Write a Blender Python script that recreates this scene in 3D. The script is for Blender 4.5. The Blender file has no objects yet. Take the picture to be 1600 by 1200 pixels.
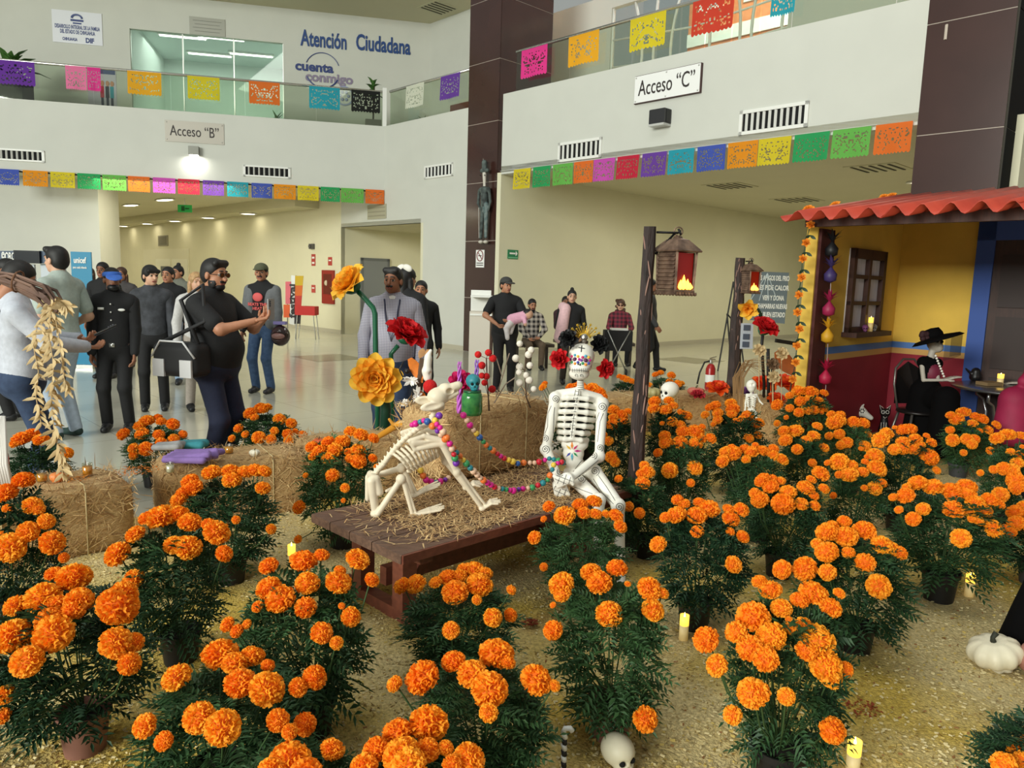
import bpy, bmesh, math, random
import numpy as np
from mathutils import Vector, Matrix, Euler

random.seed(7)
SC = bpy.context.scene
COL = SC.collection
# ------------------------------------------------------------------ camera
FPX = 1175.0
TH, RO, CH = math.radians(7.8), math.radians(1.75), 1.62
_U0 = Vector((0, math.sin(TH), math.cos(TH)))
FWD = Vector((0, math.cos(TH), -math.sin(TH)))
CR = Vector((1, 0, 0)) * math.cos(RO) + _U0 * math.sin(RO)
CU = Vector((-1, 0, 0)) * math.sin(RO) + _U0 * math.cos(RO)
CAMP = Vector((0, 0, CH))
cam = bpy.data.objects.new('camera', bpy.data.cameras.new('camera'))
COL.objects.link(cam)
cam.data.sensor_width = 36.0
cam.data.lens = 36.0 * FPX / 1600.0
cam.data.clip_end = 300
m3 = Matrix((CR, CU, -FWD)).transposed()
cam.matrix_world = Matrix.Translation(CAMP) @ m3.to_4x4()
SC.camera = cam
# ------------------------------------------------------------------ world, light, exposure
world = bpy.data.worlds.new('sky'); SC.world = world
world.use_nodes = True
wb = world.node_tree.nodes['Background']
wb.inputs[0].default_value = (0.95, 1.0, 0.94, 1); wb.inputs[1].default_value = 0.34
def area(name, loc, target, sx, sy, watts, col=(1, 1, 1)):
    l = bpy.data.lights.new(name, 'AREA'); l.shape = 'RECTANGLE'; l.size = sx; l.size_y = sy
    l.energy = watts; l.color = col
    o = bpy.data.objects.new(name, l); COL.objects.link(o); o.location = loc
    o.rotation_euler = (Vector(target) - Vector(loc)).to_track_quat('-Z', 'Y').to_euler()
    return o
area('skylight', (-1.5, 3.0, 11.5), (1.0, 7.0, 0), 7, 5, 330, (0.98, 1.0, 0.93))
area('facade_daylight', (-16, -15, 8.2), (3, 8, 1.5), 14, 6, 7600, (0.97, 1.0, 0.92))
SC.view_settings.view_transform = 'Standard'
SC.view_settings.look = 'None'
SC.view_settings.exposure = 0.0
SC.view_settings.gamma = 1.0
SC.view_settings.use_curve_mapping = False
SC.cycles.use_denoising = True
SC.cycles.max_bounces = 8
SC.cycles.transparent_max_bounces = 24
# ------------------------------------------------------------------ picking points of the place
def ray(x, y): return FWD + CR * ((x - 800) / FPX) + CU * ((600 - y) / FPX)
def G(x, y, z=0.0):
    d = ray(x, y); return CAMP + d * ((z - CH) / d.z)
def Yd(x, y, Y):
    d = ray(x, y); return CAMP + d * (Y / d.y)
def PL(x, y, p0, ang):
    a = math.radians(ang); n = Vector((math.cos(a), -math.sin(a), 0)); d = ray(x, y)
    return CAMP + d * (n.dot(Vector((p0[0], p0[1], 0))) / n.dot(d))
def V(*a): return Vector(a)
def dirv(ang): return Vector((math.sin(math.radians(ang)), math.cos(math.radians(ang)), 0))
# ------------------------------------------------------------------ materials
def lin(c):
    return tuple((v / 255 / 12.92) if v / 255 <= 0.04045 else ((v / 255 + 0.055) / 1.055) ** 2.4 for v in c) + (1.0,)
MATS = {}
def M(name, rgb=None, rough=0.6, metal=0.0, var=0.0, scale=8.0, bump=0.0, bscale=40.0, emit=0.0, ecol=None,
      trans=0.0, alpha=1.0, rgb2=None, sub=0.0, spec=0.5, stretch=None, coat=0.0):
    if name in MATS: return MATS[name]
    m = bpy.data.materials.new(name); m.use_nodes = True
    nt = m.node_tree; b = nt.nodes['Principled BSDF']
    c = lin(rgb); b.inputs['Base Color'].default_value = c
    b.inputs['Roughness'].default_value = rough; b.inputs['Metallic'].default_value = metal
    b.inputs['Specular IOR Level'].default_value = spec
    if coat: b.inputs['Coat Weight'].default_value = coat; b.inputs['Coat Roughness'].default_value = 0.1
    if trans: b.inputs['Transmission Weight'].default_value = trans; b.inputs['IOR'].default_value = 1.45
    if alpha < 1: b.inputs['Alpha'].default_value = alpha
    if emit:
        b.inputs['Emission Color'].default_value = lin(ecol or rgb); b.inputs['Emission Strength'].default_value = emit
    if var or rgb2 or bump:
        tc = nt.nodes.new('ShaderNodeTexCoord'); src = tc.outputs['Object']
        if stretch:
            mp = nt.nodes.new('ShaderNodeMapping'); mp.inputs['Scale'].default_value = stretch
            nt.links.new(src, mp.inputs[0]); src = mp.outputs[0]
    if var or rgb2:
        n = nt.nodes.new('ShaderNodeTexNoise'); n.inputs['Scale'].default_value = scale; n.inputs['Detail'].default_value = 4
        nt.links.new(src, n.inputs['Vector'])
        r = nt.nodes.new('ShaderNodeValToRGB')
        r.color_ramp.elements[0].position = 0.33; r.color_ramp.elements[1].position = 0.67
        c2 = lin(rgb2) if rgb2 else tuple(min(1, v * (1 + var)) for v in c[:3]) + (1,)
        c1 = c if rgb2 else tuple(v * (1 - var) for v in c[:3]) + (1,)
        r.color_ramp.elements[0].color = c1; r.color_ramp.elements[1].color = c2
        nt.links.new(n.outputs[0], r.inputs[0]); nt.links.new(r.outputs[0], b.inputs['Base Color'])
    if bump:
        n = nt.nodes.new('ShaderNodeTexNoise'); n.inputs['Scale'].default_value = bscale; n.inputs['Detail'].default_value = 3
        nt.links.new(src, n.inputs['Vector'])
        bp = nt.nodes.new('ShaderNodeBump'); bp.inputs['Strength'].default_value = bump; bp.inputs['Distance'].default_value = 0.01
        nt.links.new(n.outputs[0], bp.inputs['Height']); nt.links.new(bp.outputs[0], b.inputs['Normal'])
    if sub:   # thin translucent sheet (paper, leaf, petal)
        t = nt.nodes.new('ShaderNodeBsdfTranslucent'); mx = nt.nodes.new('ShaderNodeMixShader')
        mx.inputs[0].default_value = sub
        if var or rgb2: nt.links.new(r.outputs[0], t.inputs[0])
        else: t.inputs[0].default_value = c
        out = nt.nodes['Material Output']
        nt.links.new(b.outputs[0], mx.inputs[1]); nt.links.new(t.outputs[0], mx.inputs[2]); nt.links.new(mx.outputs[0], out.inputs[0])
    MATS[name] = m
    return m
def glass(name, tint, mixf):
    if name in MATS: return MATS[name]
    m = bpy.data.materials.new(name); m.use_nodes = True; nt = m.node_tree
    for n in list(nt.nodes): nt.nodes.remove(n)
    o = nt.nodes.new('ShaderNodeOutputMaterial'); t = nt.nodes.new('ShaderNodeBsdfTransparent'); g = nt.nodes.new('ShaderNodeBsdfGlossy')
    t.inputs[0].default_value = lin(tint); g.inputs['Roughness'].default_value = 0.02
    mx = nt.nodes.new('ShaderNodeMixShader'); mx.inputs[0].default_value = mixf * 0.3
    nt.links.new(t.outputs[0], mx.inputs[1]); nt.links.new(g.outputs[0], mx.inputs[2])
    nt.links.new(mx.outputs[0], o.inputs[0]); MATS[name] = m
    return m
# ------------------------------------------------------------------ objects
WL = {}
def tag(o, label=None, cat=None, group=None, kind=None):
    if label: o['label'] = label
    if cat: o['category'] = cat
    if group: o['group'] = group
    if kind: o['kind'] = kind
    return o
def empty(name, loc, label=None, cat=None, group=None, kind=None, rz=0.0):
    o = bpy.data.objects.new(name, None); o.empty_display_size = 0.1; COL.objects.link(o)
    o.location = loc; o.rotation_euler = (0, 0, rz); WL[o] = Vector(loc)
    return tag(o, label, cat, group, kind)
def link(name, me, parent=None, loc=(0, 0, 0), rot=(0, 0, 0), scale=(1, 1, 1)):
    o = bpy.data.objects.new(name, me); COL.objects.link(o)
    if parent is not None: o.parent = parent
    o.location = loc; o.rotation_euler = rot; o.scale = scale
    return o
def tomesh(name, vs, fs, mats, mi=None, smooth=False):
    me = bpy.data.meshes.new(name); me.from_pydata(vs, [], fs)
    for m in (mats if isinstance(mats, (list, tuple)) else [mats]): me.materials.append(m)
    if mi is not None: me.polygons.foreach_set('material_index', mi)
    if smooth: me.polygons.foreach_set('use_smooth', [True] * len(me.polygons))
    me.update(); return me
class MB:
    def __init__(s): s.v = []; s.f = []; s.mi = []; s.cur = 0
    def add(s, vs, fs):
        b = len(s.v); s.v.extend(Vector(v) for v in vs)
        for f in fs: s.f.append(tuple(i + b for i in f)); s.mi.append(s.cur)
        return s
    def box(s, c, size, R=None, bev=0.0):
        hx, hy, hz = size[0] / 2, size[1] / 2, size[2] / 2; c = Vector(c)
        if bev and bev < min(hx, hy, hz):
            pts = []
            for sx in (-1, 1):
                for sy in (-1, 1):
                    for sz in (-1, 1):
                        pts += [(sx * (hx - bev), sy * hy, sz * hz), (sx * hx, sy * (hy - bev), sz * hz), (sx * hx, sy * hy, sz * (hz - bev))]
            bm = bmesh.new()
            for p in pts: bm.verts.new(p)
            bmesh.ops.convex_hull(bm, input=bm.verts[:]); bmesh.ops.dissolve_limit(bm, angle_limit=0.02, verts=bm.verts[:], edges=bm.edges[:])
            bm.verts.index_update(); vs = [v.co.copy() for v in bm.verts]; fs = [[v.index for v in f.verts] for f in bm.faces]; bm.free()
        else:
            vs = [Vector((x, y, z)) for x in (-hx, hx) for y in (-hy, hy) for z in (-hz, hz)]
            fs = [(0, 1, 3, 2), (4, 6, 7, 5), (0, 4, 5, 1), (2, 3, 7, 6), (0, 2, 6, 4), (1, 5, 7, 3)]
        if R is not None: vs = [R @ v for v in vs]
        return s.add([v + c for v in vs], fs)
    def beam(s, p, q, w, h, up=(0, 0, 1), bev=0.0):
        p, q = Vector(p), Vector(q); d = (q - p); L = d.length; d.normalize(); up = Vector(up)
        x = d.cross(up)
        if x.length < 1e-4: x = d.cross(Vector((1, 0, 0)))
        x.normalize(); z = x.cross(d)
        return s.box((p + q) / 2, (w, L, h), Matrix((x, d, z)).transposed(), bev)
    def slab(s, p, q, z0, z1, th, side):
        # vertical wall whose face runs p-q (xy); thickness goes towards `side` (xy vector)
        p = Vector((p[0], p[1], 0)); q = Vector((q[0], q[1], 0)); n = Vector((side[0], side[1], 0)).normalized() * th
        a = [p, q, q + n, p + n]
        vs = [v + Vector((0, 0, z0)) for v in a] + [v + Vector((0, 0, z1)) for v in a]
        return s.add(vs, [(0, 1, 2, 3), (4, 5, 6, 7), (0, 1, 5, 4), (1, 2, 6, 5), (2, 3, 7, 6), (3, 0, 4, 7)])
    def poly(s, pts): return s.add(pts, [tuple(range(len(pts)))])
    def prism(s, pts, off):
        off = Vector(off); n = len(pts); vs = [Vector(p) for p in pts] + [Vector(p) + off for p in pts]
        return s.add(vs, [tuple(range(n))[::-1], tuple(range(n, 2 * n))] + [(i, (i + 1) % n, n + (i + 1) % n, n + i) for i in range(n)])
    def tube(s, pts, rad, seg=8, cap=True):
        pts = [Vector(p) for p in pts]; n = len(pts)
        rad = rad if isinstance(rad, (list, tuple)) else [rad] * n
        b = len(s.v); ref = None; rings = []
        for i, p in enumerate(pts):
            d = (pts[min(i + 1, n - 1)] - pts[max(i - 1, 0)])
            if d.length < 1e-9: d = Vector((0, 0, 1))
            d.normalize()
            if ref is None: ref = d.orthogonal().normalized()
            ref = (ref - d * ref.dot(d))
            if ref.length < 1e-6: ref = d.orthogonal()
            ref.normalize(); o = d.cross(ref)
            rings.append([p + (ref * math.cos(2 * math.pi * k / seg) + o * math.sin(2 * math.pi * k / seg)) * rad[i] for k in range(seg)])
        vs = [v for r in rings for v in r]; fs = []
        for i in range(n - 1):
            for k in range(seg):
                fs.append((i * seg + k, i * seg + (k + 1) % seg, (i + 1) * seg + (k + 1) % seg, (i + 1) * seg + k))
        if cap: fs += [tuple(range(seg))[::-1], tuple((n - 1) * seg + k for k in range(seg))]
        return s.add(vs, fs)
    def lathe(s, prof, c=(0, 0, 0), seg=20, R=None, lob=0, lobe=0.0):
        c = Vector(c); vs = []; fs = []; n = len(prof)
        for (r, z) in prof:
            for k in range(seg):
                a = 2 * math.pi * k / seg; rr = max(r, 1e-4) * (1 + (lobe * (abs(math.cos(a * lob / 2)) - 0.6) if lob else 0))
                v = Vector((rr * math.cos(a), rr * math.sin(a), z)); vs.append((R @ v if R is not None else v) + c)
        for i in range(n - 1):
            for k in range(seg): fs.append((i * seg + k, i * seg + (k + 1) % seg, (i + 1) * seg + (k + 1) % seg, (i + 1) * seg + k))
        fs += [tuple(range(seg))[::-1], tuple((n - 1) * seg + k for k in range(seg))]
        return s.add(vs, fs)
    def ell(s, c, r, seg=12, rings=8, R=None):
        prof = [(math.sin(math.pi * i / rings), -math.cos(math.pi * i / rings)) for i in range(rings + 1)]
        S = Matrix.Diagonal(Vector(r)); 
        return s.lathe(prof, c, seg, (R @ S) if R is not None else S)
    def build(s, name, mats, parent=None, smooth=False, loc=None, origin='base'):
        if parent is not None: o0 = WL[parent]
        elif loc is not None: o0 = Vector(loc)
        else:
            xs = [v.x for v in s.v]; ys = [v.y for v in s.v]; zs = [v.z for v in s.v]
            o0 = Vector(((min(xs) + max(xs)) / 2, (min(ys) + max(ys)) / 2, min(zs)))
        me = tomesh(name, [v - o0 for v in s.v], s.f, mats, s.mi, smooth)
        if smooth == 'auto': pass
        o = link(name, me, parent, (0, 0, 0) if parent is not None else o0)
        if parent is None: WL[o] = o0
        else: WL[o] = o0
        return o
def shade_flat_edges(o, ang=35):
    me = o.data
    me.polygons.foreach_set('use_smooth', [True] * len(me.polygons))
    if hasattr(me, 'set_sharp_from_angle'): me.set_sharp_from_angle(angle=math.radians(ang))
    return o
def text_mesh(body, size, extrude=0.004, weight=0.0, sx=1.0, align='CENTER'):
    cu = bpy.data.curves.new('lettering', 'FONT'); cu.body = body; cu.size = size; cu.extrude = extrude; cu.offset = weight
    cu.align_x = align; cu.align_y = 'CENTER'; cu.resolution_u = 3
    o = bpy.data.objects.new('lettering', cu); COL.objects.link(o)
    bpy.context.view_layer.update()
    me = bpy.data.meshes.new_from_object(o.evaluated_get(bpy.context.evaluated_depsgraph_get()))
    bpy.data.objects.remove(o); bpy.data.curves.remove(cu)
    for v in me.vertices: v.co.x *= sx
    return me
def put_text(name, body, size, c, right, normal, mat, parent=None, weight=0.0, sx=1.0, extrude=0.004, width=None):
    # lettering standing on a wall: c centre, right = reading direction, normal towards the viewer
    me = text_mesh(body, size, extrude, weight, sx); me.materials.clear(); me.materials.append(mat)
    if width:
        xs = [v.co.x for v in me.vertices]; k = width / (max(xs) - min(xs))
        for v in me.vertices: v.co.x *= k
    r = Vector(right).normalized(); n = Vector(normal).normalized(); u = n.cross(r)
    R = Matrix((r, u, n)).transposed()
    off = WL[parent] if parent is not None else Vector(c)
    for v in me.vertices: v.co = R @ v.co + Vector(c) - off
    o = link(name, me, parent, (0, 0, 0) if parent is not None else c); WL[o] = off
    return o
# ------------------------------------------------------------------ smooth solids from blended round shapes
def cap(a, b, ra, rb=None, t=0, sub=False): return ('c', np.array(a, float), np.array(b, float), ra, ra if rb is None else rb, t, sub)
def ell(c, r, R=None, t=0, sub=False): return ('e', np.array(c, float), np.array(r, float), None if R is None else np.array(R, float), 0, t, sub)
def rbox(c, hs, r=0.01, R=None, t=0, sub=False): return ('b', np.array(c, float), np.array(hs, float), None if R is None else np.array(R, float), r, t, sub)
def clip(p, n): return ('k', np.array(p, float), np.array(n, float), 0, 0, 0, False)
def _bb(p):
    if p[0] == 'c':
        r = max(p[3], p[4]); return np.minimum(p[1], p[2]) - r, np.maximum(p[1], p[2]) + r
    if p[0] == 'e':
        e = p[2] if p[3] is None else np.sqrt(((p[3] * p[2][None, :]) ** 2).sum(1)); return p[1] - e, p[1] + e
    e = p[2] if p[3] is None else np.abs(p[3]) @ p[2]; return p[1] - e, p[1] + e
def _dist(p, X, Y, Z):
    if p[0] == 'c':
        a, b = p[1], p[2]; d = b - a; L = float(d @ d)
        t = np.clip(((X - a[0]) * d[0] + (Y - a[1]) * d[1] + (Z - a[2]) * d[2]) / max(L, 1e-12), 0, 1)
        return np.sqrt((X - a[0] - t * d[0]) ** 2 + (Y - a[1] - t * d[1]) ** 2 + (Z - a[2] - t * d[2]) ** 2) - (p[3] + t * (p[4] - p[3]))
    x, y, z = X - p[1][0], Y - p[1][1], Z - p[1][2]
    if p[3] is not None:
        R = p[3]; x, y, z = (x * R[0, 0] + y * R[1, 0] + z * R[2, 0]), (x * R[0, 1] + y * R[1, 1] + z * R[2, 1]), (x * R[0, 2] + y * R[1, 2] + z * R[2, 2])
    r = p[2]
    if p[0] == 'e':
        k0 = np.sqrt((x / r[0]) ** 2 + (y / r[1]) ** 2 + (z / r[2]) ** 2); k1 = np.sqrt((x / r[0] ** 2) ** 2 + (y / r[1] ** 2) ** 2 + (z / r[2] ** 2) ** 2)
        return k0 * (k0 - 1) / np.maximum(k1, 1e-9)
    q = p[4]; x, y, z = np.abs(x) - r[0] + q, np.abs(y) - r[1] + q, np.abs(z) - r[2] + q
    return np.sqrt(np.maximum(x, 0) ** 2 + np.maximum(y, 0) ** 2 + np.maximum(z, 0) ** 2) + np.minimum(np.maximum(np.maximum(x, y), z), 0) - q
_E = [(0, 1), (2, 3), (4, 5), (6, 7), (0, 2), (1, 3), (4, 6), (5, 7), (0, 4), (1, 5), (2, 6), (3, 7)]
_CO = np.array([[i, j, k] for i in (0, 1) for j in (0, 1) for k in (0, 1)], float)
def blob(prims, res=0.012, k=0.02):
    bbs = [_bb(p) for p in prims if not p[6] and p[0] != 'k']
    lo = np.min([b[0] for b in bbs], 0) - 2.5 * res - k * 0.3; hi = np.max([b[1] for b in bbs], 0) + 2.5 * res + k * 0.3
    n = np.ceil((hi - lo) / res).astype(int) + 1
    D = np.full(n, 9.0); ax = [lo[i] + res * np.arange(n[i]) for i in range(3)]
    for p in prims:
        if p[0] == 'k':
            D = np.maximum(D, (ax[0][:, None, None] - p[1][0]) * p[2][0] + (ax[1][None, :, None] - p[1][1]) * p[2][1] + (ax[2][None, None, :] - p[1][2]) * p[2][2]); continue
        b = _bb(p); mg = k + 3 * res
        i0 = np.clip(np.floor((b[0] - mg - lo) / res).astype(int), 0, n - 1); i1 = np.clip(np.ceil((b[1] + mg - lo) / res).astype(int) + 1, 1, n)
        if (i1 <= i0).any(): continue
        sl = tuple(slice(i0[q], i1[q]) for q in range(3))
        d = _dist(p, ax[0][sl[0]][:, None, None], ax[1][sl[1]][None, :, None], ax[2][sl[2]][None, None, :]); s = D[sl]
        if p[6]:
            h = np.maximum(k - np.abs(s + d), 0) / k; D[sl] = np.maximum(s, -d) + h * h * k * 0.25
        else:
            h = np.maximum(k - np.abs(s - d), 0) / k; D[sl] = np.minimum(s, d) - h * h * k * 0.25
    I = D < 0; c = np.zeros(n - 1, np.int8)
    for q in _CO.astype(int): c += I[q[0]:n[0] - 1 + q[0], q[1]:n[1] - 1 + q[1], q[2]:n[2] - 1 + q[2]]
    act = np.argwhere((c > 0) & (c < 8)); m = len(act)
    if m == 0: return np.zeros((0, 3)), np.zeros((0, 4), int), np.zeros(0, int)
    idx = np.full(n - 1, -1, int); idx[act[:, 0], act[:, 1], act[:, 2]] = np.arange(m)
    vals = np.stack([D[act[:, 0] + q[0], act[:, 1] + q[1], act[:, 2] + q[2]] for q in _CO.astype(int)], 1)
    acc = np.zeros((m, 3)); cnt = np.zeros(m)
    for a, b in _E:
        va, vb = vals[:, a], vals[:, b]; w = (va < 0) != (vb < 0); t = np.where(w, va / np.where(w, va - vb, 1), 0)
        acc += np.where(w[:, None], _CO[a] + t[:, None] * (_CO[b] - _CO[a]), 0); cnt += w
    vs = lo + (act + acc / cnt[:, None]) * res
    fs = []
    for a in range(3):
        o1, o2 = (a + 1) % 3, (a + 2) % 3
        s0 = [slice(None)] * 3; s1 = [slice(None)] * 3; s0[a] = slice(0, n[a] - 1); s1[a] = slice(1, n[a])
        ch = np.argwhere(I[tuple(s0)] != I[tuple(s1)])
        ch = ch[(ch[:, o1] > 0) & (ch[:, o2] > 0) & (ch[:, o1] < n[o1] - 1) & (ch[:, o2] < n[o2] - 1)]
        e1 = np.zeros(3, int); e1[o1] = 1; e2 = np.zeros(3, int); e2[o2] = 1
        q = np.stack([idx[tuple((ch - e1 - e2).T)], idx[tuple((ch - e2).T)], idx[tuple(ch.T)], idx[tuple((ch - e1).T)]], 1)
        ins = I[tuple(ch.T)]; q[~ins] = q[~ins][:, ::-1]; fs.append(q)
    fs = np.concatenate(fs); fs = fs[(fs >= 0).all(1)]
    P = [p for p in prims if not p[6] and p[0] != 'k']; tags = np.array([p[5] for p in P])
    if len(set(tags)) > 1:
        cc = vs[fs].mean(1); dd = np.stack([_dist(p, cc[:, 0], cc[:, 1], cc[:, 2]) for p in P], 1); tg = tags[dd.argmin(1)]
    else: tg = np.full(len(fs), tags[0])
    return vs, fs, tg
def blobs(parts):
    """join several blended solids into one mesh (v, f, tag)"""
    v = []; f = []; t = []; b = 0
    for (vs, fs, tg) in parts:
        v.append(vs); f.append(fs + b); t.append(tg); b += len(vs)
    return np.concatenate(v), np.concatenate(f), np.concatenate(t)
def blob_obj(name, data, mats, parent=None, loc=None):
    vs, fs, tg = data
    if parent is not None: off = np.zeros(3) if loc is None else np.array(loc)
    elif loc is not None: off = np.array(loc)
    else: off = np.array([(vs[:, 0].min() + vs[:, 0].max()) / 2, (vs[:, 1].min() + vs[:, 1].max()) / 2, vs[:, 2].min()])
    me = tomesh(name, (vs - off).tolist(), fs.tolist(), mats, tg.astype(np.int32), True)
    o = link(name, me, parent, (0, 0, 0) if parent is not None else off); WL[o] = Vector(off)
    return o
# ================================================================== the building
A_C, A_B = -43.7, 77.0
dC = dirv(A_C); dB = dirv(A_B); nC = Vector((math.cos(math.radians(A_C)), -math.sin(math.radians(A_C)), 0))
nB = Vector((-math.cos(math.radians(A_B)), math.sin(math.radians(A_B)), 0))
K = V(-3.4, 19.585, 0); PA = V(-1.125, 17.206, 0); PB = PA - dC * 1.0; C0 = V(-0.36, 16.17, 0)
ZS, ZP, ZR = 3.78, 5.37, 6.2          # soffit, parapet top, handrail
m_wall = M('wall_paint', (205, 206, 197), 0.75, var=0.02, scale=1.5)
m_wall2 = M('wall_paint_corridor', (222, 218, 190), 0.8, var=0.02, scale=1.5)
m_ceil = M('ceiling_paint', (205, 200, 170), 0.85, var=0.02, scale=0.8)
m_tile = M('pillar_tile', (62, 38, 33), 0.22, var=0.12, scale=1.2, coat=0.3)
m_grout = M('grout', (214, 200, 186), 0.8)
m_steel = M('brushed_steel', (190, 190, 184), 0.3, 0.9)
m_white = M('white_enamel', (232, 232, 226), 0.45)
m_black = M('black_plastic', (14, 14, 15), 0.45)
m_dark = M('dark_void', (10, 10, 10), 0.9)
def struct(o): o['kind'] = 'structure'; return o
# floor: polished slabs with dark diamond inlays
def floor_mat():
    m = bpy.data.materials.new('polished_floor'); m.use_nodes = True; nt = m.node_tree; b = nt.nodes['Principled BSDF']
    b.inputs['Roughness'].default_value = 0.16; b.inputs['Specular IOR Level'].default_value = 0.6
    g = nt.nodes.new('ShaderNodeNewGeometry'); mp = nt.nodes.new('ShaderNodeMapping'); mp.inputs['Rotation'].default_value[2] = math.radians(46.3)
    br = nt.nodes.new('ShaderNodeTexBrick'); br.offset = 0.0; br.inputs['Scale'].default_value = 1.0
    br.inputs['Brick Width'].default_value = 1.1; br.inputs['Row Height'].default_value = 1.1; br.inputs['Mortar Size'].default_value = 0.006
    br.inputs['Color1'].default_value = lin((196, 193, 176)); br.inputs['Color2'].default_value = lin((190, 188, 172)); br.inputs['Mortar'].default_value = lin((166, 163, 148))
    nt.links.new(g.outputs['Position'], mp.inputs[0]); nt.links.new(mp.outputs[0], br.inputs['Vector']); nt.links.new(br.outputs[0], b.inputs['Base Color'])
    return m
mb = MB(); mb.slab((-45, -6), (32, -6), -0.3, 0.0, 66, (0, 1))
floor = struct(mb.build('floor', floor_mat(), loc=(0, 0, 0)))
m_inlay = M('floor_inlay', (120, 114, 98), 0.18)
e1 = dirv(46.3); e2 = dirv(46.3 + 90)
for c in ((-3.65, 14.85), (3.92, 16.6), (1.45, 14.9), (-7.6, 12.3)):
    mb = MB(); c = V(c[0], c[1], 0.0); h = 0.55
    pts = [c + e1 * h + e2 * h, c + e1 * h - e2 * h, c - e1 * h - e2 * h, c - e1 * h + e2 * h]
    mb.prism([p + V(0, 0, -0.02) for p in pts], (0, 0, 0.0225)); mb.build('floor_tile', m_inlay, floor)
# balcony fronts
L0 = K - dB * 15
mb = MB(); mb.slab(L0, K, ZS, ZP, 0.3, nB); wall_left = struct(mb.build('wall_left', m_wall))
mb = MB(); mb.slab(K - nC * 0.0, PA, ZS, ZP, 0.3, nC)
wall_center = struct(mb.build('wall_center', m_wall))
q = PL(1592, 16, C0 - nC * 0.15, A_C); C1 = C0 - dC * ((C0 - V(q.x, q.y, 0)).dot(dC) - .03)
mb = MB(); mb.slab(C0, C1, ZS + 0.04, ZP + 0.06, 0.3, nC); wall_right = struct(mb.build('wall_right', m_wall))
# ground-floor wall that runs on under the balcony, with the niche
NR = V(-2.313, 18.449, 0); NL = V(-4.837, 21.091, 0); far = K + dC * 42
mb = MB(); mb.slab(PA, NR, 0, ZS, 0.12, nC); mb.slab(NR, NL, 2.94, ZS, 0.12, nC); struct(mb.build('wall_niche_front', m_wall)); mb = MB()
mb.slab(NL, far, 0, ZS, 0.12, nC); wall_cor = struct(mb.build('wall_corridor', m_wall2))
nd = 3.6
mb = MB(); mb.slab(NL, NL + nC * nd, 0, 2.94, 0.1, dC); mb.slab(NL + nC * nd, NR + nC * nd, 0, 2.94, 0.1, nC)
mb.slab(NR, NR + nC * nd, 0, 2.94, 0.1, -dC); struct(mb.build('wall_niche', m_wall2))
mb = MB(); mb.prism([p + V(0, 0, 2.94) for p in (NL, NR, NR + nC * nd, NL + nC * nd)], (0, 0, 0.1)); struct(mb.build('ceiling_niche', m_ceil))
# baseboards
m_base = M('baseboard', (186, 180, 160), 0.4)
for i, (a, b) in enumerate(((PA, NR), (NL, far))):
    mb = MB(); mb.slab(a, b, 0, 0.11, 0.015, -nC); struct(mb.build('baseboard_corridor', m_base))
mb = MB(); mb.slab(C0 + nC * 0.3, C0 + nC * 15, 0, 0.11, 0.015, -dC); struct(mb.build('baseboard_back', m_base))
# back wall under the right balcony, and the end walls
mb = MB(); mb.slab(C0 + nC * 0.0, C0 + nC * 15.5, 0, ZS + 0.08, 0.12, dC); struct(mb.build('wall_back', m_wall2))
mb = MB(); mb.slab(C0 + nC * 15.5, C0 + nC * 15.5 - dC * 14, 0, ZS + 0.08, 0.12, nC); struct(mb.build('wall_far_right', m_wall2))
mb = MB(); mb.slab(far, far - dB * 18, 0, ZS, 0.15, nB); struct(mb.build('wall_far', m_wall2))
mb = MB(); mb.slab(C1 + nC * .3, C1 + nC * 15.5, 0, ZS + .08, .12, -dC); struct(mb.build('wall_leak_block_right', m_wall2))  # unseen wall, added to shut out light leaking in under the balcony
mb = MB(); mb.slab(L0 + nB * .3, L0 + dC * 44, 0, ZS, .12, -dB); struct(mb.build('wall_leak_block_left', m_wall2))  # unseen wall, added to keep outside light from leaking into the corridor
# ceilings of the ground floor
mb = MB(); mb.prism([p + V(0, 0, ZS) for p in (K + nB * .001, L0, L0 + dC * 44, K + dC * 44)], (0, 0, 0.12)); struct(mb.build('ceiling_corridor', m_ceil))
mb = MB(); mb.prism([p + V(0, 0, ZS + 0.08) for p in (C0, C1, C1 + nC * 15.5, C0 + nC * 15.5)], (0, 0, 0.12)); struct(mb.build('ceiling_right', m_ceil))
mb = MB(); a = K + nB * 1.1 - dB * 6.95
mb.slab(a, a - dB * 9, 0, ZS, 1.8, nB); struct(mb.build('wall_far_left', m_wall))
# pillars clad in dark tiles with pale joints
def pillar(name, corner, w, d, ztop, joints, side_mat=None, label=None):
    p = empty(name, corner, kind='structure')
    pl = corner + dC * w; mb = MB()
    mb.slab(corner + nC * 0.012 + dC * 0.012, pl + nC * 0.012 - dC * 0.012, 0, ztop, d - 0.03, nC); mb.build('core', m_grout, p)
    g = 0.006
    for z0, z1 in zip(joints[:-1], joints[1:]):
        mb = MB(); mb.slab(corner + dC * g, pl - dC * g, z0 + g, z1 - g, 0.014, nC); mb.build('tile', m_tile, p)
        mb = MB(); mb.slab(corner + nC * 0.018, corner + nC * (d - g), z0 + g, z1 - g, 0.014, dC); mb.build('tile', side_mat or m_tile, p)
    return p
jz = [0, 1.22, 2.47, 3.72, 4.97, 6.22, 7.47, 8.72, 9.9]
pillar('wall_pillar', PB - nC * 0.03, 1.0, 1.55, 9.9, jz)
q = PL(1592, 16, C0 - nC * 0.15, A_C); P2 = V(q.x, q.y, 0)
p2l = PL(1447.5, 46.5, C0 - nC * 0.15, A_C)
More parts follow.
